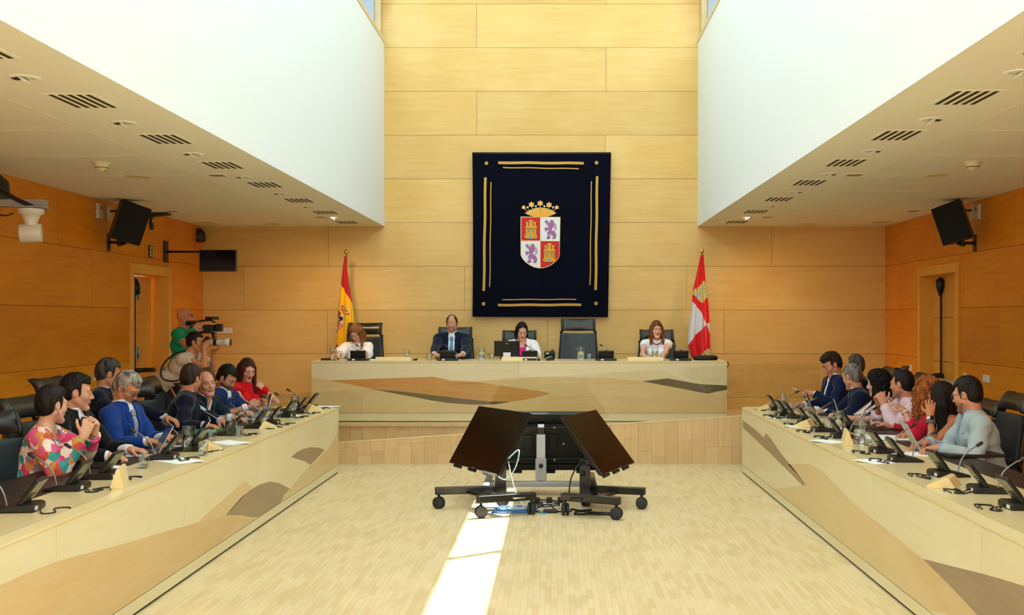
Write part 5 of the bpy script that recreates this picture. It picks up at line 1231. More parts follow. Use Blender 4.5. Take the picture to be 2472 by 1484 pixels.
def ik(S, W, a, b, pole):
    d = W - S; L = np.linalg.norm(d); 
    if L > (a + b) * .995: W = S + d / L * (a + b) * .995; d = W - S; L = np.linalg.norm(d)
    L = max(L, abs(a - b) + .02)
    x = (a * a - b * b + L * L) / (2 * L); h = math.sqrt(max(a * a - x * x, 0)); dn = d / np.linalg.norm(d)
    p = np.asarray(pole, float); p = unit(p - dn * (p @ dn)); return S + dn * x + p * h, W
SKIN = {}
def skin(tone):
    k = 'skin_' + tone.strip('#')
    if k not in SKIN: SKIN[k] = mat(k, tone, 0.5, spec=.35, var=.10, vscale=14)
    return SKIN[k]
def cloth(c, rough=.85, bump=.12): return mat('cloth_' + c.strip('#'), c, rough, spec=.2, bump=bump, bscale=500, sheen=.15)
def hairm(c, c2): return mat('hair_' + c.strip('#'), c, .55, spec=.28, bump=.9, bscale=60, bstretch=(1, 1, .18), var=.5, vscale=40, vstretch=(1, 1, .15), color2=c2)
EYEW = mat('eye_white', '#d9d4cf', .25); IRIS = mat('eye_iris', '#2a1a10', .15); MOUTH = None

def hand_chains(W, d, nrm, side, curl, spread=1.0, thumb=1.0, sc=1.0, thumbcurl=.4):
    """cones for a hand: W wrist, d finger direction, nrm back-of-hand normal, side = direction of the thumb"""
    d = unit(d); nrm = unit(nrm - d * (nrm @ d)); side = unit(side - d * (side @ d) - nrm * (side @ nrm))
    out = []
    palm = .085 * sc
    for (u, l) in ((-.030, .074), (-.010, .082), (.011, .085), (.030, .082)):
        out.append((W + side * u * sc * .55, W + d * l * sc + side * u * sc, .015 * sc, .0125 * sc, .012))
    out.append((W - d * .01, W + d * .03 * sc, .024 * sc, .021 * sc, .02))
    for i, (u, L, c) in enumerate(((-.030, .056, 1.12), (-.0105, .070, 1.04), (.0105, .078, 1.0), (.030, .070, .93))):
        p = W + d * (.082 if i else .074) * sc + side * u * sc; dd = unit(d + side * u * 3.2 * spread)
        ang = curl[i] if isinstance(curl, (list, tuple)) else curl * c
        a = ang * .75
        for j, (fr, r0, r1) in enumerate(((.46, .0095, .0088), (.30, .0088, .0080), (.24, .0080, .0068))):
            dirv = dd * math.cos(a) - nrm * math.sin(a); e = p + dirv * L * fr * sc
            out.append((p, e, r0 * sc, r1 * sc, .004)); p = e; a += ang * (1.0 if j == 0 else .6)
    b = W + d * .020 * sc + side * .024 * sc; p = b
    tv = unit(d * .75 + side * (.85 * thumb) - nrm * .30)
    out.append((W + d * .01 * sc + side * .012 * sc, b + tv * .012, .016 * sc, .014 * sc, .012))
    for j, (L, r0, r1) in enumerate(((.042, .0125, .0105), (.030, .0105, .0095), (.022, .0095, .0078))):
        e = p + tv * L * sc; out.append((p, e, r0 * sc, r1 * sc, .005)); p = e; tv = unit(tv + d * thumbcurl * .6 - side * thumbcurl * .55 - nrm * .15)
    return out

def person(label, H, F, gaze, roll=0, sc=1.0, fem=False, tone='#c98f6e', cloth_=None, arms=None, hair=None, glasses=None, beard=None, vox=.0045,
           hip=None, stand=False, floorz=0.0, twist=0, seatz=.50, lids=.5, group=None, extras=None, jaw=1.0, leanx=None, openm=0, lipc='#a86c5a', bulk=1.0):
    H = np.asarray(H, float); F = unit(V(F[0], F[1], 0)); Zu = V(0, 0, 1); Rr = np.cross(F, Zu)
    g = unit(gaze); hx = unit(np.cross(g, Zu)); hz = np.cross(hx, g)
    rr_ = R(roll); hx, hz = hx * math.cos(rr_) + hz * math.sin(rr_), hz * math.cos(rr_) - hx * math.sin(rr_)
    MH = np.stack([hx, g, hz], 1)
    hs = (.95 if fem else 1.0) * sc
    AN = V(.945, 1, 1.035); hv = hs * AN
    hp = lambda x, y, z: H + MH @ (V(x, y, z) * hv)
    N = H - Zu * .150 * hs - F * .025 + (-g * V(1, 1, 0)) * .01       # base of the neck
    T0 = .50 * sc
    if hip is None:
        vz = N[2] - (seatz + floorz); c = min(.995, max(.35, vz / T0)); off = T0 * math.sqrt(max(0, 1 - c * c))
        ld = F if leanx is None else unit(V(leanx[0], leanx[1], 0))
        P = N - ld * off - Zu * vz
    else: P = np.asarray(hip, float)
    u = unit(N - P); L = np.linalg.norm(N - P); r = Rr * math.cos(R(twist)) + F * math.sin(R(twist)); r = unit(r - u * (r @ u)); f = np.cross(u, r)
    MT = np.stack([r, f, u], 1); k = L / .5
    root = empty('person', (P[0], P[1], floorz), 0, label, 'person', group)
    org = np.array([P[0], P[1], floorz])
    # arms
    sw = (.158 if fem else .185) * sc * (1 + (bulk - 1) * .5)
    A = []
    for sgn, key in ((1, 'R'), (-1, 'L')):
        S = N - u * .052 + r * sgn * sw + f * .0
        a = arms[key]; W = np.asarray(a['w'], float)
        E, W = ik(S, W, .285 * sc, .250 * sc, a.get('pole', (0, 0, -1)))
        fd = unit(W - E); d = unit(np.asarray(a.get('d', fd), float)); A.append((S, E, W, d, np.asarray(a.get('n', (0, 0, 1)), float), np.asarray(a.get('side', -Rr * sgn), float), a.get('curl', .45), a, sgn))
    pts = [P, N, hp(0, 0, .13), hp(0, 0, -.1)] + [x[0] for x in A] + [x[1] for x in A] + [x[2] for x in A] + [x[2] + x[3] * .15 for x in A]
    lo = np.min(pts, 0) - .15; hi = np.max(pts, 0) + .15
    if hip is None: lo[2] = max(lo[2], P[2] - .06)
    G = Field(lo, hi, vox * VOX)
    # torso
    T = G.new(); b_ = bulk
    tp_ = lambda x, y, z: P + MT @ V(x, y, z * k)
    if fem:
        G.ell(T, tp_(0, 0, .02), (.165, .125, .12), MT, .03); G.ell(T, tp_(0, .0, .17), (.125 * b_, .098, .14), MT, .04); G.ell(T, tp_(0, -.005, .33), (.142 * b_, .100, .15), MT, .04)
        for s_ in (-1, 1): G.ell(T, tp_(.068 * s_, .085, .33), (.062, .055, .062), MT, .03)
    else:
        G.ell(T, tp_(0, 0, .02), (.165 * b_, .13, .12), MT, .03); G.ell(T, tp_(0, .015, .17), (.152 * b_, .125 * b_, .15), MT, .05); G.ell(T, tp_(0, .0, .34), (.172 * b_, .118 * b_, .14), MT, .04)
    G.ell(T, tp_(0, -.01, .425), (.150 * sc, .075, .065), MT, .04)
    for a in A: G.cone(T, N - u * .012, a[0] + u * .0, .048 if fem else .055, .046 if fem else .054, .04)
    nr = .047 if fem else .058
    nb = hp(0, -.022, -.045)
    Tn = G.new(); G.cone(Tn, N - u * .06 - f * .01, nb, nr * 1.12, nr, .02)
    AF = []
    for (S, E, W, d, n_, sd_, cu, a, sgn) in A:
        q = G.new(); m = .84 if fem else 1.0; m *= a.get('thick', 1)
        G.cone(q, S, (S * .5 + E * .5), .052 * m, .049 * m, .02); G.cone(q, (S * .5 + E * .5), E, .049 * m, .040 * m, .02); G.cone(q, E, E * .65 + W * .35, .041 * m, .041 * m, .02); G.cone(q, E * .65 + W * .35, W, .041 * m, .027 * m, .015); AF.append(q)
    # skin body
    B = np.minimum(T, Tn); h_ = np.clip(.5 + .5 * (T - Tn) / .03, 0, 1); B = T * (1 - h_) + Tn * h_ - .03 * h_ * (1 - h_)
    for q in AF: B = np.minimum(B, q)
    B += .004
    hc = []
    for (S, E, W, d, n_, sd_, cu, a, sgn) in A:
        for c in hand_chains(W, d, n_, sd_, cu, a.get('spread', 1), a.get('thumb', 1), (.90 if fem else 1.0) * sc, a.get('tc', .4)): hc.append(c)
    for c in hc: G.cone(B, *c)
    # head
    he = lambda c, rad, k_=.02, sub=False, M=None: G.ell(B, hp(*c), np.array(rad) * hv, MH if M is None else M, k_, sub)
    hcn = lambda a, b, ra, rb, k_=.012, sub=False: G.cone(B, hp(*a), hp(*b), ra * hs, rb * hs, k_, sub)
    he((0, -.014, .028), (.0755, .094, .090)); he((0, .030, -.028), (.060 * jaw, .064, .080), .025)
    for s_ in (-1, 1):
        hcn((s_ * .050 * jaw, .005, -.050), (s_ * .016, .068, -.098), .020, .018, .02)
        he((s_ * .040, .058, -.022), (.024, .024, .022), .02)
        hcn((0, .0, -.02), (s_ * .066, -.01, .01), .03, .012)
    hcn((-.010, .076, -.099), (.010, .076, -.099), .017, .017, .015)
    hcn((-.040, .074, .026), (.040, .074, .026), .012, .012, .018)
    for s_ in (-1, 1): he((s_ * .031, .099, .004), (.017, .016, .011), .012, True)
    hcn((0, .086, .014), (0, .1065, -.026), .0078, .0105, .010)
    for s_ in (-1, 1): hcn((s_ * .009, .095, -.031), (s_ * .0115, .096, -.031), .0075, .0070, .006)
    he((0, .0900, -.0535), (.023, .010, .0050), .006); he((0, .0890, -.0640), (.019, .010, .0055), .006)
    he((0, .1015, -.0588), (.021, .010, .0016 + .004 * openm), .004, True)
    for s_ in (-1, 1):
        he((s_ * .0775, -.006, -.003), (.0085, .0175, .0285), .008); he((s_ * .0860, .000, .003), (.006, .009, .015), .006, True)
    # upper lids
    for s_ in (-1, 1): he((s_ * .031, .0785, .0060 + .0115 * (1 - lids)), (.0165, .0145, .0125), .004)
    if cloth_ and cloth_.get('cutbody', True): B = np.maximum(B, -G.plane(P + u * L * (.30), u) if hip is None else B)
    v, q = G.mesh(B)
    lv = (v - H) @ MH / hv; fc = lv[q].mean(1)
    lips = (np.abs(fc[:, 0]) < .0235 * np.clip(1.15 - np.abs(fc[:, 2] + .0588) * 40, 0, 1)) & (fc[:, 2] > -.0715) & (fc[:, 2] < -.0475) & (fc[:, 1] > .078)
    link_mesh('body', v, q, [skin(tone), mat('lips_' + lipc.strip('#'), lipc, .4)], root, org, lips.astype(int))
    # eyes, brows
    for s_ in (-1, 1):
        c = hp(s_ * .031, .0775, .005) - org; mb = MB(); mb.ball(c, .0125 * hs, 14, 0); mb.ball(c + MH @ V(0, .0070, -.0005) * hs, .0063 * hs, 10, 1); mb.build('eye', [EYEW, IRIS], root)
    hcol = hair.get('c', '#17130f') if hair else '#3a2a1c'; hcol2 = hair.get('c2', '#070605') if hair else '#1a1009'
    brow = mat('brow_' + (beard or {}).get('c', hair.get('brow', hcol) if hair else hcol).strip('#'), (beard or {}).get('c', hair.get('brow', hcol) if hair else hcol), .8)
    for s_ in (-1, 1):
        MB().tube([hp(s_ * .013, .0925, .0225) - org, hp(s_ * .030, .0915, .0290) - org, hp(s_ * .047, .0800, .0250) - org], [.0030 * hs, .0042 * hs, .0018 * hs], 6).build('eyebrow', [brow], root)
        zl = .0060 + .0115 * (1 - lids) - .0110
        MB().tube([hp(s_ * (.031 + q_), .0930 - abs(q_) ** 2 * 14, zl + q_ * q_ * 12) - org for q_ in (-.013, -.006, 0, .006, .013)], .0015 * hs, 6).build('eyelash', [mat('lash_dark', '#1c120e', .7)], root)
    # clothes
    bounds = lambda X: X
    if cloth_:
        c = cloth_; kind = c['kind']
        def cutarm(i, infl, t):
            S, E, W = A[i][0], A[i][1], A[i][2]; q_ = AF[i] - infl
            if t >= 1: p = E + (W - E) * (t - 1); n = unit(W - E)
            else: p = S + (E - S) * t; n = unit(E - S)
            pl = G.plane(p, n)
            # only the limb beyond the cut is removed
            return np.maximum(q_, pl)
        def smin(a, b, kk):
            hh = np.clip(.5 + .5 * (a - b) / kk, 0, 1); return a * (1 - hh) + b * hh - kk * hh * (1 - hh)
        def lx(F_): return None
        Xr = G.plane(P, r); Yf = G.plane(P, f); Zc = G.plane(P, u)
        neckcut = lambda up_, tilt=.25: G.plane(N + u * up_, unit(u + f * tilt))
        m1 = cloth(c['color'], c.get('rough', .85))
        sl_ = c.get('sleeve', 1.97)
        inf = c.get('inf', .010)
        hem = P[2] - .05 if hip is None else None
        def sheet(name, Fd, mats, amp=.0035, fr=26, mi=None, seed=1, par=root):
            v_, q_ = G.mesh(Fd)
            if len(v_) == 0: return None
            n_ = vnorm(v_, q_)
            st = (v_ - org) @ np.stack([unit(r + .2 * u), f, u * 1.6], 1)
            arms_amp = np.ones(len(v_))
            for (S, E, W, *_r) in A: arms_amp += .9 * np.exp(-(np.linalg.norm(v_ - E, axis=1) / .08) ** 2) + .3 * np.exp(-(np.linalg.norm(v_ - S, axis=1) / .09) ** 2)
            v_ = v_ + n_ * (amp * arms_amp * noise3(st, fr, seed) + amp * .5 * noise3(st, fr * 2.3, seed + 5))[:, None]
            mi_ = mi(v_[q_].mean(1)) if mi is not None else None
            return link_mesh(name, v_, q_, mats, par, org, mi_)
        if kind == 'suit':
            ji = .020 * c.get('k', 1)
            J = T - ji
            for i in (0, 1):
                G2 = cutarm(i, ji * .75, 1.93); J = smin(J, G2, .03)
            wtop, z0 = .058, c.get('v', .16)
            wv = (Zc / L - z0) / (1 - z0) * (wtop + .012)
            edge = np.abs(Xr) - np.clip(wv, 0.002, .043)
            lap = (Yf > 0) & (edge < .050 + .012 * np.clip((Zc / L - .5) * 4, 0, 1)) & (Zc > z0 * L * .9) & (Zc < L * .985)
            jc = G.new(); G.cone(jc, N - u * .035, N + (nb - N) * .34, nr + .027, nr + .021, .01); jc = np.maximum(jc, G.plane(N + (nb - N) * .30, unit((nb - N) - f * .012))); J = smin(J, jc, .012); J0 = J.copy()
            J = np.maximum(J, np.minimum(-edge * .9, Yf + .01))
            J = np.maximum(J, neckcut(.062, .30))
            J = np.maximum(J, -(G.plane(P, u) + .06)) if hip is not None else J
            # neck opening
            ax = N - u * .03; dn = nb - N; cyl = G.new(); G.cone(cyl, N - u * .0 - f * .0, nb + (nb - N), nr + .011, nr + .013, .001); J = np.maximum(J, -cyl)
            jk = sheet('jacket', J, [m1], .0062, 17, seed=int(abs(H[0] * 100)) % 50)
            lw = .040 + .016 * np.clip((Zc / L - .45) * 4, 0, 1); lw = np.where(Zc / L > .82, .052, lw) - .02 * np.exp(-((Zc / L - .80) / .018) ** 2)
            Lp = np.maximum(np.maximum(J0 - .0075, -(J0 + .005)), np.maximum(edge - lw, -edge)); Lp = np.maximum(np.maximum(Lp, -Yf + .0), np.maximum(z0 * L * .92 - Zc, Zc - L * .965)); Lp = np.maximum(Lp, -cyl)
            sheet('lapel', Lp, [m1], .0005, 17, par=root)
            m2 = cloth(c.get('shirt', '#e8eef2'), .8)
            Sh = T - .010
            for i in (0, 1): Sh = smin(Sh, cutarm(i, .009, 2.0), .02)
            keep = np.maximum(np.abs(Xr) - .066, -Yf - .01 - .08 * np.clip((Zc / L - .93) / .06, 0, 1))
            for i in (0, 1):
                W = A[i][2]; keep = np.minimum(keep, G.plane(W, V(0, 0, 0) + 0) * 0 + np.sqrt(G.plane(W, V(1, 0, 0)) ** 2 + G.plane(W, V(0, 1, 0)) ** 2 + G.plane(W, V(0, 0, 1)) ** 2) - .06)
            Sh = np.maximum(Sh, keep)
            col = G.new(); G.cone(col, N - u * .030 - f * .004, N + (nb - N) * .50, nr + .013, nr + .010, .01)
            if not c.get('tie'): 
                col = np.maximum(col, np.minimum(.016 - np.abs(Xr), Yf - .02))
            Sh = smin(Sh, col, .006); Sh = np.maximum(Sh, G.plane(N + (nb - N) * .50, unit((nb - N) - f * .010)))
            inn = G.new(); G.cone(inn, N - u * .01, nb + (nb - N), nr + .0035, nr + .0035, .001); Sh = np.maximum(Sh, -inn)
            if not c.get('tie'):                                     # open neck
                wv2 = (Zc / L - .80) / .2 * .032; Sh = np.maximum(Sh, np.minimum(Yf, wv2 - np.abs(Xr)))
            sheet('shirt', Sh, [m2], .0012, 30, seed=3)
            if c.get('tie'):
                tw = .014 + .022 * np.clip((L * .93 - Zc) / (.40 * L), 0, 1); tw = np.where(Zc > L * .90, .021, tw)
                Ti = np.maximum(T - np.where(Zc > L * .90, .026, .017).astype(np.float32), np.maximum(np.abs(Xr) - tw, -Yf)); Ti = np.maximum(Ti, G.plane(N - u * .008, u)); Ti = np.maximum(Ti, -(Zc - z0 * L * .8))
                Ti = np.maximum(Ti, -(T - .004))
                mt = cloth(c['tie'], .5, .02)
                if c.get('tiepat'): 
                    mt = mat('tie_pattern_' + c['tie'].strip('#'), c['tie'], .5, var=.55, vscale=260, color2='#34363f')
                sheet('tie', Ti, [mt], .0003, 10)
        else:
            Sh = T - inf
            if kind == 'tank': Sh = np.maximum(Sh, np.abs(Xr) - .118) ; Sh = np.maximum(Sh, G.plane(N - u * .06, unit(u + f * .2)))
            else:
                for i in (0, 1): Sh = smin(Sh, cutarm(i, c.get('sinf', inf + .004), sl_), .03)
                if c.get('flare'):
                    for i in (0, 1):
                        S, E, W = A[i][0], A[i][1], A[i][2]; q_ = G.new(); G.cone(q_, S + u * .01, S + (E - S) * min(1, sl_), .055, .055 + c['flare'], .02)
                        if sl_ > 1: G.cone(q_, E, E + (W - E) * (sl_ - 1), .055 + c['flare'], .040 + c['flare'] * .4, .02)
                        p_, n_ = (S + (E - S) * sl_, unit(E - S)) if sl_ < 1 else (E + (W - E) * (sl_ - 1), unit(W - E))
                        Sh = smin(Sh, np.maximum(q_, G.plane(p_, n_)), .03)
            ne = c.get('neck', 'crew')
            nk = G.new()
            if ne == 'crew': G.cone(nk, N - u * .0, nb + (nb - N), nr + .016, nr + .03, .001)
            elif ne == 'wide': G.cone(nk, N - u * .02 + f * .03, N + u * .1, .078, .10, .001)
            elif ne == 'v':
                G.cone(nk, N, nb + (nb - N), nr + .016, nr + .03, .001)
                wv = (Zc / L - .62) / .38 * .055; Sh = np.maximum(Sh, np.minimum(Yf, wv - np.abs(Xr)))
            if ne == 'collar':
                col = G.new(); G.cone(col, N - u * .030 - f * .004, N + (nb - N) * .42, nr + .016, nr + .012, .01); col = np.maximum(col, np.minimum(.018 - np.abs(Xr), Yf - .02))
                Sh = smin(Sh, col, .006); Sh = np.maximum(Sh, G.plane(N + (nb - N) * .42, unit((nb - N) - f * .01)))
                G.cone(nk, N - u * .01, nb + (nb - N), nr + .003, nr + .003, .001)
                wv = (Zc / L - .78) / .22 * .034; Sh = np.maximum(Sh, np.minimum(Yf, wv - np.abs(Xr)))
            Sh = np.maximum(Sh, -nk); Sh = np.maximum(Sh, G.plane(N + u * .05, u)) if ne != 'collar' else Sh
            if hip is not None: Sh = np.maximum(Sh, -(Zc + .08))
            if c.get('open'):                                           # open blazer over a top
                wv = .030 + .035 * np.clip(Zc / L, 0, 1); J = np.maximum(Sh - .010, np.minimum(Yf, wv - np.abs(Xr)))
                sheet('blazer', J, [m1], .003, 20)
                in_ = np.maximum(T - inf * .6, np.abs(Xr) - .11); in_ = np.maximum(in_, -Yf); nk2 = G.new(); G.cone(nk2, N - u * .03 + f * .05, N + u * .1, .055, .09, .001); in_ = np.maximum(in_, -nk2)
                sheet('top', in_, [cloth(c['open'])], .001)
            else:
                mats = [m1] + [cloth(x) for x in c.get('patch', [])]
                fmi = c.get('mi'); sheet(c.get('name', 'shirt'), Sh, c.get('mats', mats), c.get('amp', .0035), c.get('fr', 24), (lambda p: fmi((p - P) @ MT)) if fmi else None, seed=int(abs(H[1] * 100)) % 50)
    # trousers and shoes, coarse because the desk hides them
    if not (cloth_ or {}).get('nolegs'):
        tl = []
        if stand:
            for s_ in (-1, 1):
                hj = P + r * s_ * .09 - Zu * .02; ft = V(P[0], P[1], floorz) + Rr * s_ * .14 + F * (.20 + .12 * s_) + Zu * .09; kn, ft = ik(hj, ft, .43, .43, F); tl.append((hj, kn, ft))
        else:
            for s_ in (-1, 1):
                hj = P + Rr * s_ * .09; kn = hj + F * .40 + V(0, 0, -.02); tl.append((hj, kn, V(kn[0], kn[1], floorz + .09) + F * .04))
        ap = np.array([x for t in tl for x in t] + [P]); G3 = Field(ap.min(0) - .16, ap.max(0) + .16, .012); TF = G3.new()
        G3.ell(TF, P - u * .0, (.17 * b_, .135, .12), MT, .03)
        for hj, kn, ft in tl: G3.cone(TF, hj, kn, .085, .062, .03); G3.cone(TF, kn, ft, .060, .045, .02)
        v, q = G3.mesh(TF); link_mesh('trousers', v, q, [cloth((cloth_ or {}).get('legs', '#15171c'))], root, org)
        for hj, kn, ft in tl:
            mb = MB(); mb.ball(ft - org + F * .07 - Zu * .045, (.045, .045, .04), 12); mb.tube([ft - org - F * .03 - Zu * .05, ft - org + F * .12 - Zu * .055], [.04, .036], 10); mb.build('shoe', [BLACK], root)
    # hair
    if hair:
        K = hair['kind']; h3 = .0035 if vox < .0046 else .0042; r_ = .17 + (.20 if K in ('long', 'curlylong') else 0)
        GH = Field(H - V(.17, .17, r_ + (.12 if K in ('long', 'curlylong') else 0)), H + V(.17, .17, .17), h3 * VOX); D = GH.new()
        th = hair.get('t', .012)
        eh = lambda c, rad, k_=.02, sub=False: GH.ell(D, hp(*c), np.array(rad) * hv, MH, k_, sub)
        ehc = lambda a, b, ra, rb, k_=.02, sub=False: GH.cone(D, hp(*a), hp(*b), ra * hs, rb * hs, k_, sub)
        lxp = GH.plane(H, MH[:, 0]) / hv[0]; lyp = GH.plane(H, MH[:, 1]) / hs; lzp = GH.plane(H, MH[:, 2]) / hv[2]
        eh((0, -.014 - th * .2, .028 + th * .3), (.0755 + th, .094 + th, .090 + th))
        if K in ('short', 'curlytop'):
            D = GH.new(); sd_ = hair.get('side', .006)
            eh((0, -.014, .028), (.0755 + sd_, .094 + sd_, .090 + sd_)); eh((0, -.012, .034 + th * .5), (.0700 + th * .7, .090 + th * .7, .086 + th * .75), .02)
            eh((0, -.050, -.012), (.064 + sd_, .052 + sd_, .062), .02)
            hl = hair.get('line', .060); ax_ = np.abs(lxp)
            rem = np.minimum(lyp - (.030 - np.clip(-.01 - lzp, 0, .05) * .35), (hl + hair.get('temple', .35) * np.clip(ax_ - .018, 0, .035)) - lzp + np.clip(ax_ - .058, 0, 1) * 2 + (lyp - .07) * .2)
            D = np.maximum(D, rem)
            D = np.maximum(D, -(lzp + .028 + np.clip(-.020 - lyp, 0, .022) * 2.0))
            ear = 1 - np.sqrt(((lyp + .004) / .024) ** 2 + ((lzp + .006) / .036) ** 2); D = np.maximum(D, np.where(ax_ > .05, ear * .02, -1))
            D = np.maximum(D, np.where(ax_ > .03, np.minimum(lyp + .012, -.026 - lzp), -1))
            if K == 'curlytop': eh((0, .020, .096), (.060, .078, .034), .02); D = np.maximum(D, rem)
            if hair.get('quiff'): eh((0, .036, .104), (.050, .046, .018), .02)
        elif K == 'horseshoe':
            eh((0, -.055, -.015), (.064, .046, .055), .02)
            D = np.maximum(D, lyp - .012 + np.clip(np.abs(lxp) - .05, 0, 1) * -.6); D = np.maximum(D, -(lzp + .050)); D = np.maximum(D, lzp - hair.get('top', .075))
            D = np.maximum(D, np.minimum(lyp + .022, .022 - lzp))
            if hair.get('front'): pass
        elif K in ('long', 'curlylong', 'bob'):
            ln = hair.get('len', .26); wd = hair.get('w', .030)
            for s_ in (-1, 1):
                for (yy, ww) in ((.020, wd), (-.03, wd * 1.1), (-.065, wd)):
                    a = hp(s_ * .072, yy, .03); b1 = a - MH[:, 2] * .10 * hs + MH[:, 0] * s_ * .012; b2 = V(*b1) - Zu * (ln - .10) + MH[:, 1] * (.02 if yy > 0 else -.01) + MH[:, 0] * s_ * .006
                    if s_ in hair.get('sides', (-1, 1)) or yy < 0:
                        GH.cone(D, a, b1, ww * hs, ww * hs, .02); GH.cone(D, b1, b2, ww * hs, ww * .75 * hs, .02)
            a = hp(0, -.075, .02); b2 = a - Zu * (ln * .95) - MH[:, 1] * .01; GH.cone(D, a, b2, .055 * hs, .045 * hs, .03)
            hl = hair.get('line', .072); part = hair.get('part', 0)
            fw = .050 + np.clip(lzp + .03, -.2, .1) * -.25
            rem = np.minimum(lyp - .012, np.minimum(hl + .012 - lzp - np.abs(lxp - part) * .55, (.058 + .10 * np.clip(-lzp - .02, 0, 1)) - np.abs(lxp)))
            D = np.maximum(D, rem)
        # keep off the face and the neck
        cut = GH.new(); GH.ell(cut, hp(0, .040, -.030), np.array((.058, .075, .085)) * hv, MH, .005); GH.cone(cut, nb, N - u * .02, nr - .004, nr, .005); D = np.maximum(D, -cut)
        GH.ell(D, hp(0, -.014, .028), np.array((.070, .088, .084)) * hv, MH, .004, True)
        if hair.get('bald'):                                         # thin crown
            bx_, by_, br_ = hair['bald']; cc = GH.new(); GH.ell(cc, hp(bx_, by_, .115), (br_, br_ * 1.25, .03), MH, .01); D = np.maximum(D, -cc)
        v, q = GH.mesh(D)
        if len(v):
            n_ = vnorm(v, q); lv = (v - H) @ MH
            if 'curly' in K:
                am = hair.get('amp', .007); v = v + n_ * (am * noise3(v, 130, 3) + am * .8 * noise3(v, 230, 9))[:, None]
            elif K in ('long', 'bob'):
                ph = np.arctan2(lv[:, 0], lv[:, 1]); v = v + n_ * (.0014 * np.sin(ph * 46 + 2 * np.sin(v[:, 2] * 18)) + .0010 * np.sin(ph * 90 + lv[:, 2] * 30))[:, None]
            else:
                v = v + n_ * (.0007 * np.sin(lv[:, 0] * 620 + 3 * np.sin(lv[:, 1] * 40)) + .0010 * noise3(lv * np.array([1.6, .5, 1]), 150, 4) + .0016 * noise3(lv, 60, 2))[:, None]
            link_mesh('hair', v, q, [hairm(hcol, hcol2)], root, org)
    if beard:
        GH = Field(H - V(.13, .13, .16), H + V(.13, .13, .06), .0035 * VOX); D = GH.new(); d_ = beard.get('t', .003)
        lxp = GH.plane(H, MH[:, 0]) / hv[0]; lyp = GH.plane(H, MH[:, 1]) / hs; lzp = GH.plane(H, MH[:, 2]) / hv[2]
        GH.ell(D, hp(0, .030, -.028), (np.array((.060 * jaw, .064, .080)) + d_) * hv, MH, .02)
        for s_ in (-1, 1): GH.cone(D, hp(s_ * .050 * jaw, .005, -.050), hp(s_ * .016, .068, -.098), (.020 + d_) * hs, (.018 + d_) * hs, .02)
        GH.cone(D, hp(-.01, .076, -.099), hp(.01, .076, -.099), (.017 + d_) * hs, (.017 + d_) * hs, .015); GH.cone(D, hp(-.020, .088, -.046), hp(.020, .088, -.046), (.006 + d_) * hs, (.006 + d_) * hs, .008)
        D = np.maximum(D, lzp + .040 - np.clip(.045 - lyp, 0, .06) * .7); D = np.maximum(D, -(lyp - .0 - .0)); D = np.maximum(D, -(np.sqrt((lxp / .024) ** 2 + ((lzp + .0588) / .010) ** 2) - 1) * .01)
        v, q = GH.mesh(D)
        if len(v): link_mesh('beard', v + vnorm(v, q) * (.0006 * noise3(v, 500, 2))[:, None], q, [mat('beard_' + beard.get('c', '#2a201a').strip('#'), beard.get('c', '#2a201a'), .8, bump=.4, bscale=300)], root, org)
    if glasses:
        gm = mat('glasses_' + glasses.strip('#'), glasses, .3); mb = MB()
        for s_ in (-1, 1):
            ring = [hp(s_ * (.032 + .022 * math.cos(t)), .104 - .004 * abs(math.cos(t)), .002 + .017 * math.sin(t)) - org for t in [2 * math.pi * i / 18 for i in range(19)]]
            mb.tube(ring, .0018, 6); mb.tube([hp(s_ * .054, .100, .006) - org, hp(s_ * .076, .075, .010) - org, hp(s_ * .084, -.004, .008) - org], .0018, 6)
        mb.tube([hp(-.010, .106, .006) - org, hp(.010, .106, .006) - org], .0018, 6); o = mb.build('glasses', [gm], root)
        for s_ in (-1, 1):
            mb = MB(); mb.add([hp(s_ * (.032 + .021 * math.cos(t)), .1035, .002 + .016 * math.sin(t)) - org for t in [2 * math.pi * i / 18 for i in range(18)]], [list(range(18))]); mb.build('lens', [TUMB], o)
    info = dict(root=root, org=org, hp=hp, MH=MH, P=P, N=N, A=A, r=r, f=f, u=u, tp=tp_, nr=nr, nb=nb)
    return info
def bracelet(I, i, t, rad, wd, m, name='bracelet', lab=None, face=None):
    S, E, W = I['A'][i][:3]; c = E + (W - E) * t; d = unit(W - E); a = unit(np.cross(d, V(0, 0, 1))); b = np.cross(d, a)
    mb = MB(); mb.lathe([(rad, -wd / 2), (rad + .003, -wd / 2), (rad + .003, wd / 2), (rad, wd / 2)], c - I['org'], 24, 0, Matrix(((a[0], b[0], d[0]), (a[1], b[1], d[1]), (a[2], b[2], d[2]))))
    o = mb.build(name, [m], I['root'])
    if lab: o['label'] = lab
    if face is not None:
        nn = unit(face - d * (np.asarray(face) @ d)); p = c + nn * (rad + .003) - I['org']; mb = MB(); mb.tube([p - nn * .002, p + nn * .005], .016, 20); mb.build('watch_face', [BLACKG], o)
    return o
# ------------------------------------------------------------------ the people
def a_(w, d=None, n=(0, 0, 1), curl=.45, pole=(0, 0, -1), side=None, **kw):
    x = dict(w=w, n=n, curl=curl, pole=pole, **kw)
    if d is not None: x['d'] = d
    if side is not None: x['side'] = side
    return x
GL, GR, GP = 'people seated at the left desk', 'people seated at the right desk', 'people seated on the podium'
OL, OT = '#c8906a', '#b9805a'
def nS(*a): return np.array(atS(*a))
def nP(*a): return np.array(P3(*a))
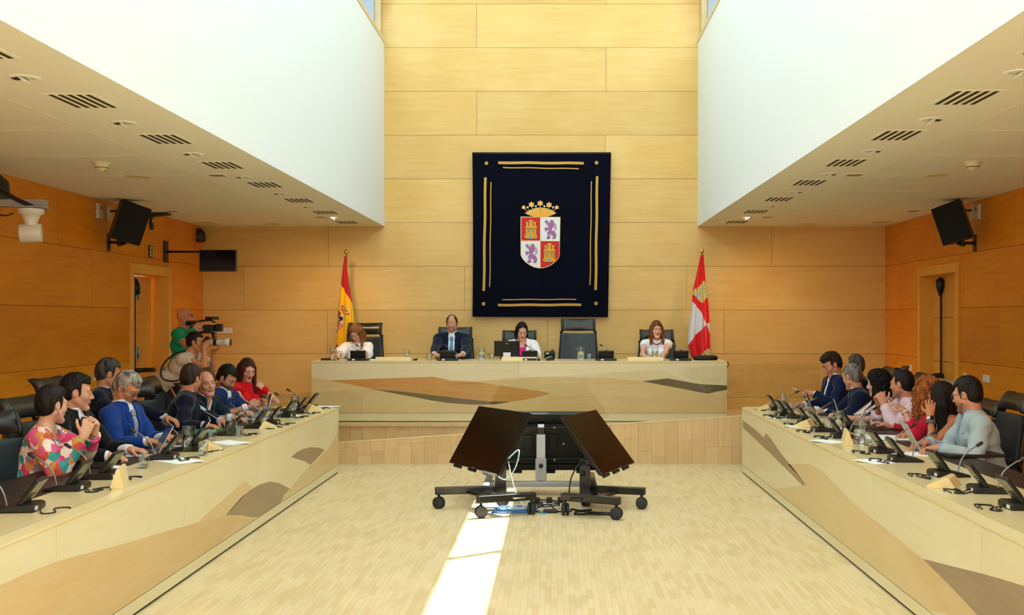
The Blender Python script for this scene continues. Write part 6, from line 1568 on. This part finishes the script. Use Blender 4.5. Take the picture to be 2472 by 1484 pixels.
# left row
def ramp_mat(name, cols, tex):
    m = bpy.data.materials.new(name); m.use_nodes = True; nt = m.node_tree; b = nt.nodes['Principled BSDF']; b.inputs['Roughness'].default_value = .8
    tc = nt.nodes.new('ShaderNodeTexCoord'); r_ = nt.nodes.new('ShaderNodeValToRGB'); r_.color_ramp.interpolation = 'CONSTANT'; e = r_.color_ramp.elements
    while len(e) < len(cols): e.new(.5)
    for k, c in enumerate(cols): e[k].position = k / len(cols); e[k].color = (*lin(c), 1)
    if tex == 'cells':
        mp = nt.nodes.new('ShaderNodeMapping'); mp.inputs['Scale'].default_value = (1, 1, .8); mp.inputs['Rotation'].default_value = (.5, .3, .6); nt.links.new(tc.outputs['Object'], mp.inputs[0])
        v = nt.nodes.new('ShaderNodeTexVoronoi'); v.inputs['Scale'].default_value = 23; nt.links.new(mp.outputs[0], v.inputs['Vector'])
        sp = nt.nodes.new('ShaderNodeSeparateColor'); nt.links.new(v.outputs['Color'], sp.inputs[0]); nt.links.new(sp.outputs[0], r_.inputs[0])
    else:
        mp = nt.nodes.new('ShaderNodeMapping'); mp.inputs['Rotation'].default_value = (R(30), 0, R(25)); nt.links.new(tc.outputs['Object'], mp.inputs[0])
        v = nt.nodes.new('ShaderNodeTexWave'); v.bands_direction = 'Y'; v.inputs['Scale'].default_value = 16; v.inputs['Distortion'].default_value = 1.2; nt.links.new(mp.outputs[0], v.inputs['Vector']); nt.links.new(v.outputs['Fac'], r_.inputs[0])
    nt.links.new(r_.outputs[0], b.inputs['Base Color']); return m
H = nS(125, 978, 378)
I = person('short haired woman in a colourful geometric blouse with clasped hands', H, (1, .25), (.50, .86, -.08), fem=True, sc=1.0, tone='#d3a488',
    cloth_=dict(kind='blouse', color='#d8336f', mats=[ramp_mat('geometric_print', ['#e9d9c8', '#d8336f', '#d08a4a', '#2f9c9a', '#e3c9b4', '#c8503a', '#8f7a86', '#d85a8a', '#efe3da'], 'cells')], sleeve=1.80, flare=.012, neck='wide', legs='#1b1b20', name='blouse'),
    arms=dict(R=a_(H + V(.30, -.22, -.17), d=(.25, .25, .93), n=(.6, -.8, .1), side=(-.7, -.5, .3), curl=1.15, pole=(.2, -.6, -1), spread=.4),
              L=a_(H + V(.31, -.09, -.16), d=(.25, -.30, .92), n=(.55, .8, .1), side=(-.7, .4, .3), curl=1.15, pole=(.3, .5, -1), spread=.4)),
    hair=dict(kind='short', c='#1c1613', c2='#0a0807', t=.015, line=.056, quiff=True), lipc='#b0605e', vox=.004, group=GL)
bracelet(I, 0, .84, .030, .016, mat('lime_band', '#9ccc2a', .5), 'wristband', 'lime green wristband')
bracelet(I, 0, .76, .034, .010, SILVER, 'bracelet', 'silver bracelet'); bracelet(I, 1, .86, .030, .020, SILVER, 'wristwatch', None, V(-.2, -1, .2))
MB().tube([I['hp'](.082, -.002, -.034) - I['org'], I['hp'](.084, -.002, -.062) - I['org']], [.003, .005]).build('earring', [mat('earring_pink', '#c0407a', .3)], I['root'])
H = nS(185, 948, 348)
person('black haired man in a dark suit and navy tie at the left desk', H, (1, -.05), (.93, .36, -.10), tone='#d09a7c', cloth_=dict(kind='suit', color='#121418', shirt='#eef2f6', tie='#16255c'),
    arms=dict(R=a_((-2.98, 7.30, DT + .04), d=(.95, .25, -.12), curl=.9, pole=(-.2, -.7, -1)), L=a_((-2.96, 7.62, DT + .045), d=(.9, -.1, -.05), curl=.6, pole=(-.2, .6, -1))),
    hair=dict(kind='short', c='#14100e', c2='#050404', t=.017, line=.062, quiff=True), vox=.004, group=GL, jaw=1.05)
H = nS(305, 936, 313)
I = person('grey haired man with blue glasses in a royal blue suit', H, (1, -.12), (.82, -.12, -.56), tone='#c98a64', cloth_=dict(kind='suit', color='#123a86', shirt='#e6f0f6', tie='#b9bcc6', tiepat=True),
    arms=dict(R=a_((-3.02, 8.10, DT + .05), d=(.95, .2, -.15), curl=.45, pole=(-.3, -.5, -1)), L=a_((-3.0, 8.42, DT + .05), d=(.97, -.1, -.12), curl=.45, pole=(-.2, .6, -1))),
    hair=dict(kind='short', c='#9a968c', c2='#4c4a45', t=.015, line=.060, quiff=True, brow='#6b665e'), glasses='#1c2258', vox=.004, group=GL)
H = nS(262, 903, 286)
person('man with dark grey hair in navy behind the royal blue suit', H, (1, .1), (.80, .50, -.25), tone='#bf8460', cloth_=dict(kind='suit', color='#10182c', shirt='#b9cfe0'),
    arms=dict(R=a_((-3.12, 8.62, DT + .04), d=(.97, -.1, -.1), curl=.5, pole=(-.2, -.5, -1)), L=a_((-3.12, 9.35, DT + .03), curl=.5, pole=(-.2, .6, -1))),
    hair=dict(kind='short', c='#4a4744', c2='#1c1a19', t=.015, line=.070), vox=.0045, group=GL)
H = nS(461, 914, 267)
person('brown haired man in a navy jacket leaning and turned away at the left desk', H, (1, .30), (.30, .92, -.20), tone='#c98a68', cloth_=dict(kind='suit', color='#10152a', shirt='#a9c4dc'),
    arms=dict(R=a_((-3.02, 9.42, DT + .04), d=(.95, .1, -.12), curl=.75, pole=(-.3, -.7, -1)), L=a_((-3.0, 9.80, DT + .04), curl=.5, pole=(-.2, .4, -1))),
    hair=dict(kind='short', c='#3c2c20', c2='#1a120c', t=.015, line=.060, bald=(0, -.055, .026)), vox=.0045, group=GL, bulk=1.08)
H = nS(499, 927, 253)
person('balding man with open white collar at the left desk glancing up', H, (1, -.35), (.62, -.78, .04), roll=-6, tone='#d49a80', cloth_=dict(kind='suit', color='#13222e', shirt='#e3ecf4', v=.10),
    arms=dict(R=a_((-3.0, 10.15, DT + .04), d=(.95, .1, -.1), curl=.5, pole=(-.2, -.6, -1)), L=a_((-2.98, 10.45, DT + .04), curl=.6, pole=(-.2, .6, -1))),
    hair=dict(kind='horseshoe', c='#5a3f34', c2='#3a2a22', t=.005, top=.070), lids=.05, vox=.0045, group=GL, openm=.4)
H = nS(547, 912, 240)
I = person('dark haired man with short beard in a blue suit, looking down at his telephone', H, (1, -.20), (.80, -.25, -.55), tone='#c48a6a', cloth_=dict(kind='suit', color='#152c5e', shirt='#e6edf4', tie='#2a3a66'),
    arms=dict(R=a_((-3.02, 10.72, DT + .10), d=(.85, .25, .35), n=(-.3, -.8, .5), side=(-.1, .1, 1), curl=.8, pole=(-.2, -.7, -1)), L=a_((-3.0, 10.98, DT + .10), d=(.85, -.35, .35), n=(-.3, .8, .5), side=(-.1, -.1, 1), curl=.8, pole=(-.2, .7, -1))),
    hair=dict(kind='short', c='#15110f', c2='#050404', t=.017, line=.066), beard=dict(c='#5a4436', t=.0015), jaw=1.12, vox=.0045, group=GL, bulk=1.12)
H = nS(597, 893, 225)
I = person('smiling woman with long brown hair in a red short sleeved top', H, (.9, -.55), (.62, -.70, -.34), fem=True, tone='#dba088', cloth_=dict(kind='blouse', color='#d4101c', sleeve=.42, flare=.018, neck='crew', name='red_top', legs='#141418'),
    arms=dict(R=a_((-3.12, 11.28, DT + .03), d=(.9, .2, -.1), curl=.4, pole=(-.2, -.6, -1)), L=a_(H + V(.15, .09, -.21), d=(-.55, -.35, .65), n=(.5, -.5, .5), side=(-.5, .2, .6), curl=.9, pole=(.8, .8, -.9), thick=.85)),
    hair=dict(kind='long', c='#4a2418', c2='#22100a', t=.013, len=.27, w=.026, line=.070, part=.01), lipc='#b04a48', openm=1.0, vox=.0045, group=GL, lids=.7)
bracelet(I, 1, .84, .030, .018, BLACK, 'wristwatch', 'black watch strap')
# camera crew
H = nP(447, 766, 13.9)
I = person('bald man in glasses and green T-shirt holding a video camera at eye height', H, (1, .0), (.93, .0, .14), tone='#d08e6a', stand=True, hip=H + V(-.10, .04, -.78), cloth_=dict(kind='tshirt', color='#119c6c', sleeve=.62, flare=.01, legs='#2a2f38', name='t_shirt'),
    arms=dict(R=a_(H + V(.17, -.20, -.16), d=(.70, .08, .72), n=(.1, -.98, .1), side=(.7, -.1, -.7), curl=.5, pole=(-.1, -.8, -.8)), L=a_(H + V(.36, .04, -.28), d=(.5, -.4, .75), n=(0, .6, -.7), side=(0, 0, 1), curl=.8, pole=(.1, .7, -1))),
    hair=None, glasses='#1a1c20', vox=.005)
VC = Vector(H + V(.28, -.12, -.105))
e = empty('video_camera', VC, 0, 'black shoulder video camera held up by the bald man in green', 'video camera'); e.scale = (.84, .84, .84)
mb = MB(); mb.cbox((.0, 0, -.05), (.30, .11, .13)); mb.cbox((-.16, .0, -.04), (.10, .07, .09)); mb.build('camera_body', [BLACK], e, bevel=.012)
mb = MB(); mb.tube([(.14, 0, -.03), (.18, 0, -.03), (.19, 0, -.03)], [.045, .050, .055], 20); mb.box((.19, -.055, -.085), (.27, .055, .03)); mb.build('lens_hood', [BLACK], e, bevel=.006)
mb = MB(); mb.tube([(-.14, 0, .05), (-.05, 0, .075), (.10, 0, .085), (.16, 0, .05)], .014, 10); mb.build('top_handle', [BLACK], e)
mb = MB(); mb.tube([(-.26, -.02, .04), (-.20, -.02, .045), (-.06, -.01, .06)], [.035, .030, .018], 14); mb.build('eyepiece', [BLACK], e)
mb = MB(); mb.tube([(.02, -.01, .115), (.22, -.01, .115)], .022, 14); mb.build('microphone', [DGREYM], e); mb = MB(); mb.cbox((-.03, -.057, -.04), (.035, .003, .04)); mb.build('sticker', [mat('sticker_white', '#e8e0e0', .5)], e)
mb = MB(); mb.cbox((-.025, -.0595, -.045), (.02, .002, .02)); mb.build('sticker_mark', [mat('sticker_red', '#a01c38', .5)], e)
mb = MB(); mb.tube([(.13, 0, -.10), (.14, 0, -.30)], [.022, .018], 4); mb.build('hanging_strap', [BLACK], e)
H = nP(472, 826, 13.3)
I = person('crouching photographer in a printed white T-shirt aiming a long white lens', H, (1, .02), (.97, .05, -.08), tone='#cf9068', stand=True, hip=H + V(-.50, .10, -.52), cloth_=dict(kind='tshirt', color='#d8d0be', sleeve=.80, flare=.008, neck='crew', name='t_shirt', legs='#23262e', patch=['#8f9a62', '#6f7fa0'],
      mi=lambda p: np.where((np.abs(p[:, 0] - .10) < .05) & (np.abs(p[:, 2] - .36) < .055) & (p[:, 1] < .02), 1, np.where((np.abs(p[:, 0] - .08) < .05) & (np.abs(p[:, 2] - .44) < .02) & (p[:, 1] < .02), 2, np.where((np.abs(p[:, 0] - .10) < .03) & (np.abs(p[:, 2] - .24) < .035) & (p[:, 1] < .02), 1, 0)))),
    arms=dict(R=a_(H + V(.14, -.11, -.055), d=(.55, .25, .75), n=(-.1, -.95, .2), side=(.3, .0, .9), curl=1.0, pole=(-.2, -.5, -1)), L=a_(H + V(.20, .03, -.115), d=(.85, -.2, .35), n=(.2, .3, -.9), side=(.2, -.9, .3), curl=.8, pole=(0, .5, -1))),
    hair=dict(kind='short', c='#241a14', c2='#0e0a08', t=.010, line=.058), vox=.0045)
o_ = I['org']
mb = MB(); path = [I['tp'](.08, -.075, .50), I['tp'](.12, -.125, .40), I['tp'](.15, -.115, .26), I['tp'](.165, -.04, .17), I['tp'](.165, .05, .17), I['tp'](.12, .14, .25), I['tp'](.07, .14, .38)]
mb.tube(smooth_path([p - o_ for p in path], 6), .010, 8); mb.build('camera_strap', [BLACK], I['root'])
CC = Vector(H) + Vector((.155, -.03, .000)); e = empty('photo_camera', CC, 0, 'photo camera with long white telephoto lens held by the crouching photographer', 'camera'); e.scale = (.86, .9, .9)
mb = MB(); mb.cbox((.0, 0, 0), (.075, .14, .10)); mb.tube([(-.035, 0, .05), (.03, 0, .055)], .028, 12); mb.build('camera_body', [BLACK], e, bevel=.012)
WL_ = mat('lens_white', '#d9d6cc', .35)
mb = MB(); mb.tube([(.035, 0, 0), (.08, 0, 0), (.20, 0, 0), (.22, 0, 0), (.235, 0, 0), (.325, 0, 0)], [.038, .040, .038, .040, .052, .056], 28); l_ = mb.build('telephoto_lens', [WL_], e)
MB().tube([(.09, 0, 0), (.135, 0, 0)], .043, 28).build('focus_ring', [BLACK], l_); MB().tube([(.320, 0, 0), (.326, 0, 0)], .0555, 28).build('front_element', [BLACKG], l_)

# podium
YP = 14.98
for args in (
  dict(px=860, py=804, z=0, label='woman with long dark blond hair and glasses in a white blouse on the podium', gaze=(-.28, -.72, -.62), fem=True, tone='#d8a088', c=dict(kind='blouse', color='#e4e4e8', sleeve=1.25, flare=.028, neck='crew', name='blouse', amp=.005), hair=dict(kind='long', c='#8a5a30', c2='#5a3618', t=.014, len=.27, w=.024, part=-.01), gl='#a98a70', wr=((-.16, .0), (.16, .02)), d=((-.2, -1, 0), (.1, -1, 0))),
  dict(px=1091, py=783, z=0, label='balding man in a navy suit with light blue tie on the podium', gaze=(.0, -.80, -.55), fem=False, tone='#c9907a', c=dict(kind='suit', color='#0f1a34', shirt='#e8eef4', tie='#4f94c4', v=.05), hair=dict(kind='horseshoe', c='#4a3020', c2='#2a1a10', t=.009, top=.105), gl=None, wr=((-.19, -.06), (.19, -.06)), d=((.5, -1, 0), (-.5, -1, 0))),
  dict(px=1260, py=799, z=0, label='woman with dark tied hair in a white blazer over a pink top on the podium', gaze=(.16, -.84, -.42), fem=True, tone='#dba48c', c=dict(kind='blouse', color='#e8e8ec', sleeve=1.9, neck='v', open='#d8208a', inf=.012), hair=dict(kind='long', c='#14100e', c2='#060404', t=.009, len=.14, w=.014, line=.082, sides=(1,)), gl=None, wr=((-.20, .0), (.22, .02)), d=((-.1, -1, 0), (.1, -1, 0))),
  dict(px=1585, py=796, z=0, label='woman with light brown hair, red bead necklace and white top on the podium', gaze=(.10, -1, -.02), fem=True, tone='#dca68e', c=dict(kind='blouse', color='#e6eaf0', sleeve=.30, neck='crew', name='white_top', amp=.005), hair=dict(kind='long', c='#7a4a2a', c2='#44260f', t=.015, len=.22, w=.026, line=.060), gl=None, wr=((-.17, .05), (.02, -.0)), d=((.5, -.9, 0), (-.8, -.5, 0)))):
    H = nP(args['px'], args['py'], YP); F_ = (0, -1)
    x0 = H[0]
    I = person(args['label'], H, F_, args['gaze'], fem=args['fem'], tone=args['tone'], cloth_=args['c'], floorz=PZ, vox=.005, hair=args['hair'], glasses=args['gl'], group=GP,
        arms=dict(R=a_((x0 + args['wr'][0][0], YP - .50 + args['wr'][0][1], PTOP + .03), d=args['d'][0], curl=.4, pole=(-.7, .2, -.8)), L=a_((x0 + args['wr'][1][0], YP - .50 + args['wr'][1][1], PTOP + .03), d=args['d'][1], curl=.4, pole=(.7, .2, -.8))),
        lids=.05 if args['px'] == 1585 else .8, lipc='#b2645c' if args['fem'] else '#a86c5a', seatz=.50, jaw=.97)
    if args['px'] == 1585:
        RB = mat('red_beads', '#8a1a1e', .3); mb = MB()
        for k in range(15):
            t = math.pi * (k / 14); c = I['N'] + I['r'] * (.072 * math.cos(t)) + I['f'] * (.035 + .055 * math.sin(t)) - I['u'] * (-.02 + .065 * math.sin(t)); mb.ball(c - I['org'], .0085, 10)
        mb.build('bead_necklace', [RB], I['root'])
        for s_ in (-1, 1):
            mb = MB(); c = I['hp'](s_ * .086, -.004, -.045) - I['org']; mb.tube([c + V(.0, .0, .012) + V(.012 * math.sin(t), 0, .012 * math.cos(t) - .012) for t in [k * math.pi / 5 for k in range(11)]], .0025, 6); mb.build('hoop_earring', [SILVER], I['root'])

# right row: F = (-1, 0), the right hand is the far one
H = nS(2335, 953, 334)
I = person('bearded man with blue glasses in a pale grey jacket at the right desk', H, (-1, .12), (-.72, .66, -.22), tone='#cf9070', cloth_=dict(kind='suit', color='#a9b9bd', shirt='#7fb0e0', v=.20),
    arms=dict(R=a_((2.70, 8.02, DT + .05), d=(-.95, -.1, -.1), curl=.5, pole=(.2, .7, -1)), L=a_((2.68, 7.70, DT + .05), d=(-.96, .25, -.1), curl=.5, pole=(.2, -.8, -1))),
    hair=dict(kind='short', c='#1c1512', c2='#080605', t=.014, line=.062), glasses='#2c5a78', beard=dict(c='#8d6852', t=.0008), vox=.004, group=GR, bulk=1.03)
bracelet(I, 1, .86, .034, .026, BLACK, 'smartwatch', 'black smartwatch', V(0, -1, .6))
H = nS(2272, 959, 305)
I = person('woman with long dark hair in a black sleeveless top, cheek resting on her hand', H, (-1, .10), (-.66, .74, -.12), fem=True, tone='#c5835c', cloth_=dict(kind='tank', color='#0c0c0e', name='sleeveless_top', neck='none', inf=.008, amp=.002),
    arms=dict(R=a_((2.78, 8.72, DT + .03), d=(-.9, .1, -.1), curl=.8, pole=(.1, .6, -1)), L=a_(H + V(-.15, -.19, -.12), d=(.15, .42, .90), n=(-.35, -.9, .2), side=(-.6, .2, .3), curl=.30, spread=1.6, pole=(-.5, -.5, -1.2))),
    hair=dict(kind='long', c='#1d1411', c2='#0a0605', t=.012, len=.34, w=.030, line=.075), vox=.004, group=GR)
bracelet(I, 1, .88, .028, .020, WPLAST, 'smartwatch', 'white smartwatch', V(0, -1, .2)); bracelet(I, 1, .76, .034, .022, mat('grey_beads', '#6a6460', .5), 'bracelet')
H = nS(2236, 949, 290)
I = person('woman with curly ginger hair in a red jacket, hand gesturing over the right desk', H, (-1, .25), (-.45, .88, -.05), fem=True, tone='#d59a80', cloth_=dict(kind='blouse', color='#c01838', sleeve=1.75, flare=.008, neck='crew', name='red_jacket'),
    arms=dict(R=a_((2.85, 9.5, DT + .03), curl=.5, pole=(.1, .6, -1)), L=a_((2.84, 8.98, DT + .20), d=(-.75, .2, .62), n=(.5, -.5, .7), side=(-.2, -.5, .8), curl=.35, spread=1.8, pole=(.1, -.8, -1))),
    hair=dict(kind='curlylong', c='#a4602a', c2='#6a3510', t=.030, len=.30, w=.045, amp=.012), vox=.0045, group=GR)
bracelet(I, 1, .93, .030, .012, WPLAST, 'bracelet')
H = nS(2177, 927, 268)
I = person('man with thinning dark hair in a pale pink shirt, hands clasped before his chin', H, (-1, .0), (-.74, .66, -.10), tone='#cc8e70', cloth_=dict(kind='blouse', color='#e3c9d6', sleeve=1.93, neck='collar', name='pink_shirt', inf=.014, amp=.006),
    arms=dict(R=a_(H + V(-.22, -.04, -.17), d=(-.30, -.35, .88), n=(-.5, .8, .2), side=(.6, .2, .6), curl=1.2, spread=.3, pole=(-.3, .6, -1)), L=a_(H + V(-.21, -.16, -.17), d=(-.25, .25, .93), n=(-.5, -.8, .2), side=(.6, -.2, .6), curl=1.2, spread=.3, pole=(-.3, -.7, -1))),
    hair=dict(kind='short', c='#1f1a18', c2='#0b0908', t=.011, line=.058, temple=.6, bald=(0, -.02, .030)), vox=.0045, group=GR, bulk=1.12, jaw=1.08)
H = nS(2119, 926, 254)
person('woman with long curly black hair in a striped blouse, forearm on the right desk', H, (-1, .10), (-.93, .30, -.14), fem=True, tone='#dba892', cloth_=dict(kind='blouse', color='#e6d8d2', sleeve=.95, flare=.02, neck='v', name='striped_blouse', mats=[ramp_mat('striped_print', ['#5a3434', '#e6d8d2', '#e6d8d2'], 'stripes')]),
    arms=dict(R=a_((2.70, 10.5, DT + .03), curl=.4, pole=(.1, .7, -1)), L=a_((2.62, 10.12, DT + .035), d=(-.95, .3, -.05), curl=.45, pole=(.2, -.8, -1))),
    hair=dict(kind='curlylong', c='#120e0d', c2='#040303', t=.024, len=.25, w=.036, amp=.011), vox=.0045, group=GR)
H = nS(2057, 909, 242)
I = person('man with short grey hair in a navy suit writing at the right desk', H, (-1, .15), (-.56, .78, -.26), tone='#cf9474', cloth_=dict(kind='suit', color='#101d38', shirt='#e6ecf2', v=.12),
    arms=dict(R=a_((2.62, 11.20, DT + .03), curl=.6, pole=(.1, .7, -1)), L=a_((2.66, 10.88, DT + .035), d=(-.9, .2, -.1), curl=.8, pole=(.2, -.8, -1))),
    hair=dict(kind='short', c='#7c7a74', c2='#3c3a36', t=.010, line=.060, bald=(0, -.03, .018)), vox=.005, group=GR)
H = nS(2065, 884, 216)
person('man with receding grey brown hair in a dark navy suit behind the curly haired man', H, (-1, .10), (-.60, .75, -.12), tone='#c88e6e', cloth_=dict(kind='suit', color='#10152a', shirt='#d8e2ea'),
    arms=dict(R=a_((2.95, 12.38, DT + .03), curl=.5, pole=(.1, .7, -1)), L=a_((2.93, 12.05, DT + .03), curl=.5, pole=(.2, -.7, -1))),
    hair=dict(kind='short', c='#5a5048', c2='#2c2622', t=.012, line=.082, temple=.8), vox=.005, group=GR)
H = nS(2009, 880, 228)
I = person('curly haired man in a navy jacket and open white shirt, pen in his raised hand', H, (-1, -.10), (-.84, -.12, -.46), tone='#cd8f72', cloth_=dict(kind='suit', color='#101a3e', shirt='#e9eef4', v=.18),
    arms=dict(R=a_((2.66, 11.86, DT + .03), curl=.6, pole=(.1, .6, -1)), L=a_((2.66, 11.40, DT + .18), d=(-.92, .05, .18), n=(.1, -.3, .95), side=(.0, -.8, -.5), curl=.85, pole=(.1, -.7, -1))),
    hair=dict(kind='curlytop', c='#3a2618', c2='#180e08', t=.015, line=.058, amp=.008), vox=.0045, group=GR)
bracelet(I, 1, .90, .028, .010, WPLAST, 'bracelet')
pn = Vector((2.66, 11.40, DT + .18)) + Vector((-.13, -.02, .03)); tag(MB().tube([pn + Vector((.05, 0, -.01)), pn + Vector((-.09, 0, .02))], .004).build('pen', [SILVER]), 'grey pen held by the curly haired man', 'pen')
e = empty('mobile_phone', (-2.86, 10.86, DT + .165), 0, 'dark mobile telephone in the hands of the bearded man', 'telephone')
MB().box((-.004, -.04, -.07), (.004, .04, .07), 0, M=Matrix.Rotation(R(-55), 4, 'Y')).build('phone_case', [mat('brown_case', '#4a3420', .5)], e, bevel=.003)

# ------------------------------------------------------------------ chairs
GC = 'high-backed dark chairs along the %s desk'
for (x, y, f, lb, zs) in ((-3.28, 6.62, (1, -.6), 'dark teal chair at the left edge of the picture, nearest the camera', .92), (-3.42, 7.62, (1, -.1), 'dark chair seen between the colourful blouse and the left picture edge', .95), (-3.65, 8.60, (1, 0), 'dark chair above the black haired man in the dark suit', 1.02),
                      (-4.0, 9.25, (1, 0), 'dark chair of the man with wavy grey hair', .86), (-3.58, 9.90, (1, -.40), 'dark chair with teal back between royal blue and navy suits', .92), (-3.66, 10.75, (1, .1), 'dark chair before the crouching photographer', .93), (-3.50, 11.35, (1, 0), 'dark chair of the bearded man in the blue suit', .86), (-3.56, 12.05, (1, 0), 'dark chair between the photographer and the bearded man', .95)):
    chair(x, y, 0, f, lb, GC % 'left').scale = (1, 1, zs)
for (x, y, f, lb, zs) in ((3.28, 7.62, (-1, -.35), 'dark teal chair at the right edge of the picture', .90), (3.42, 8.92, (-1, 0), 'dark chair seen right of the head of the man in the pale jacket', .90), (3.42, 9.48, (-1, 0), 'dark chair of the woman with ginger curls', .82), (3.40, 10.05, (-1, 0), 'dark chair of the man in the pink shirt', .82), (3.38, 10.62, (-1, 0), 'dark chair of the woman in stripes', .82),
                      (3.42, 11.2, (-1, 0), 'dark chair right of the thinning head of the man in pink', .94), (3.10, 11.58, (-1, 0), 'dark chair of the curly haired man with the pen', .84), (3.45, 12.05, (-1, .35), 'dark chair above the curly black hair of the woman in stripes', .97), (3.50, 12.62, (-1, 0), 'dark chair furthest along the right desk', .94)):
    chair(x, y, 0, f, lb, GC % 'right').scale = (1, 1, zs)
for (px, y, lb, dz) in ((872, 15.15, 'black leather chair of the woman in glasses on the podium', .0), (1094, 15.15, 'black leather chair of the man in the blue tie', -.02), (1252, 15.15, 'black leather chair of the woman in the white blazer', -.05), (1397, 14.98, 'empty black leather chair in the middle of the podium', .0), (1590, 15.15, 'black leather chair of the woman with the red necklace', -.04)):
    c = chair(P3(px, 0, y).x, y, PZ, (0, -1), lb, 'high-backed chairs on the podium')
    c.scale = (1.02, 1, {872: 1.05, 1094: 1.0, 1252: .96, 1397: 1.10, 1590: .97}[px])
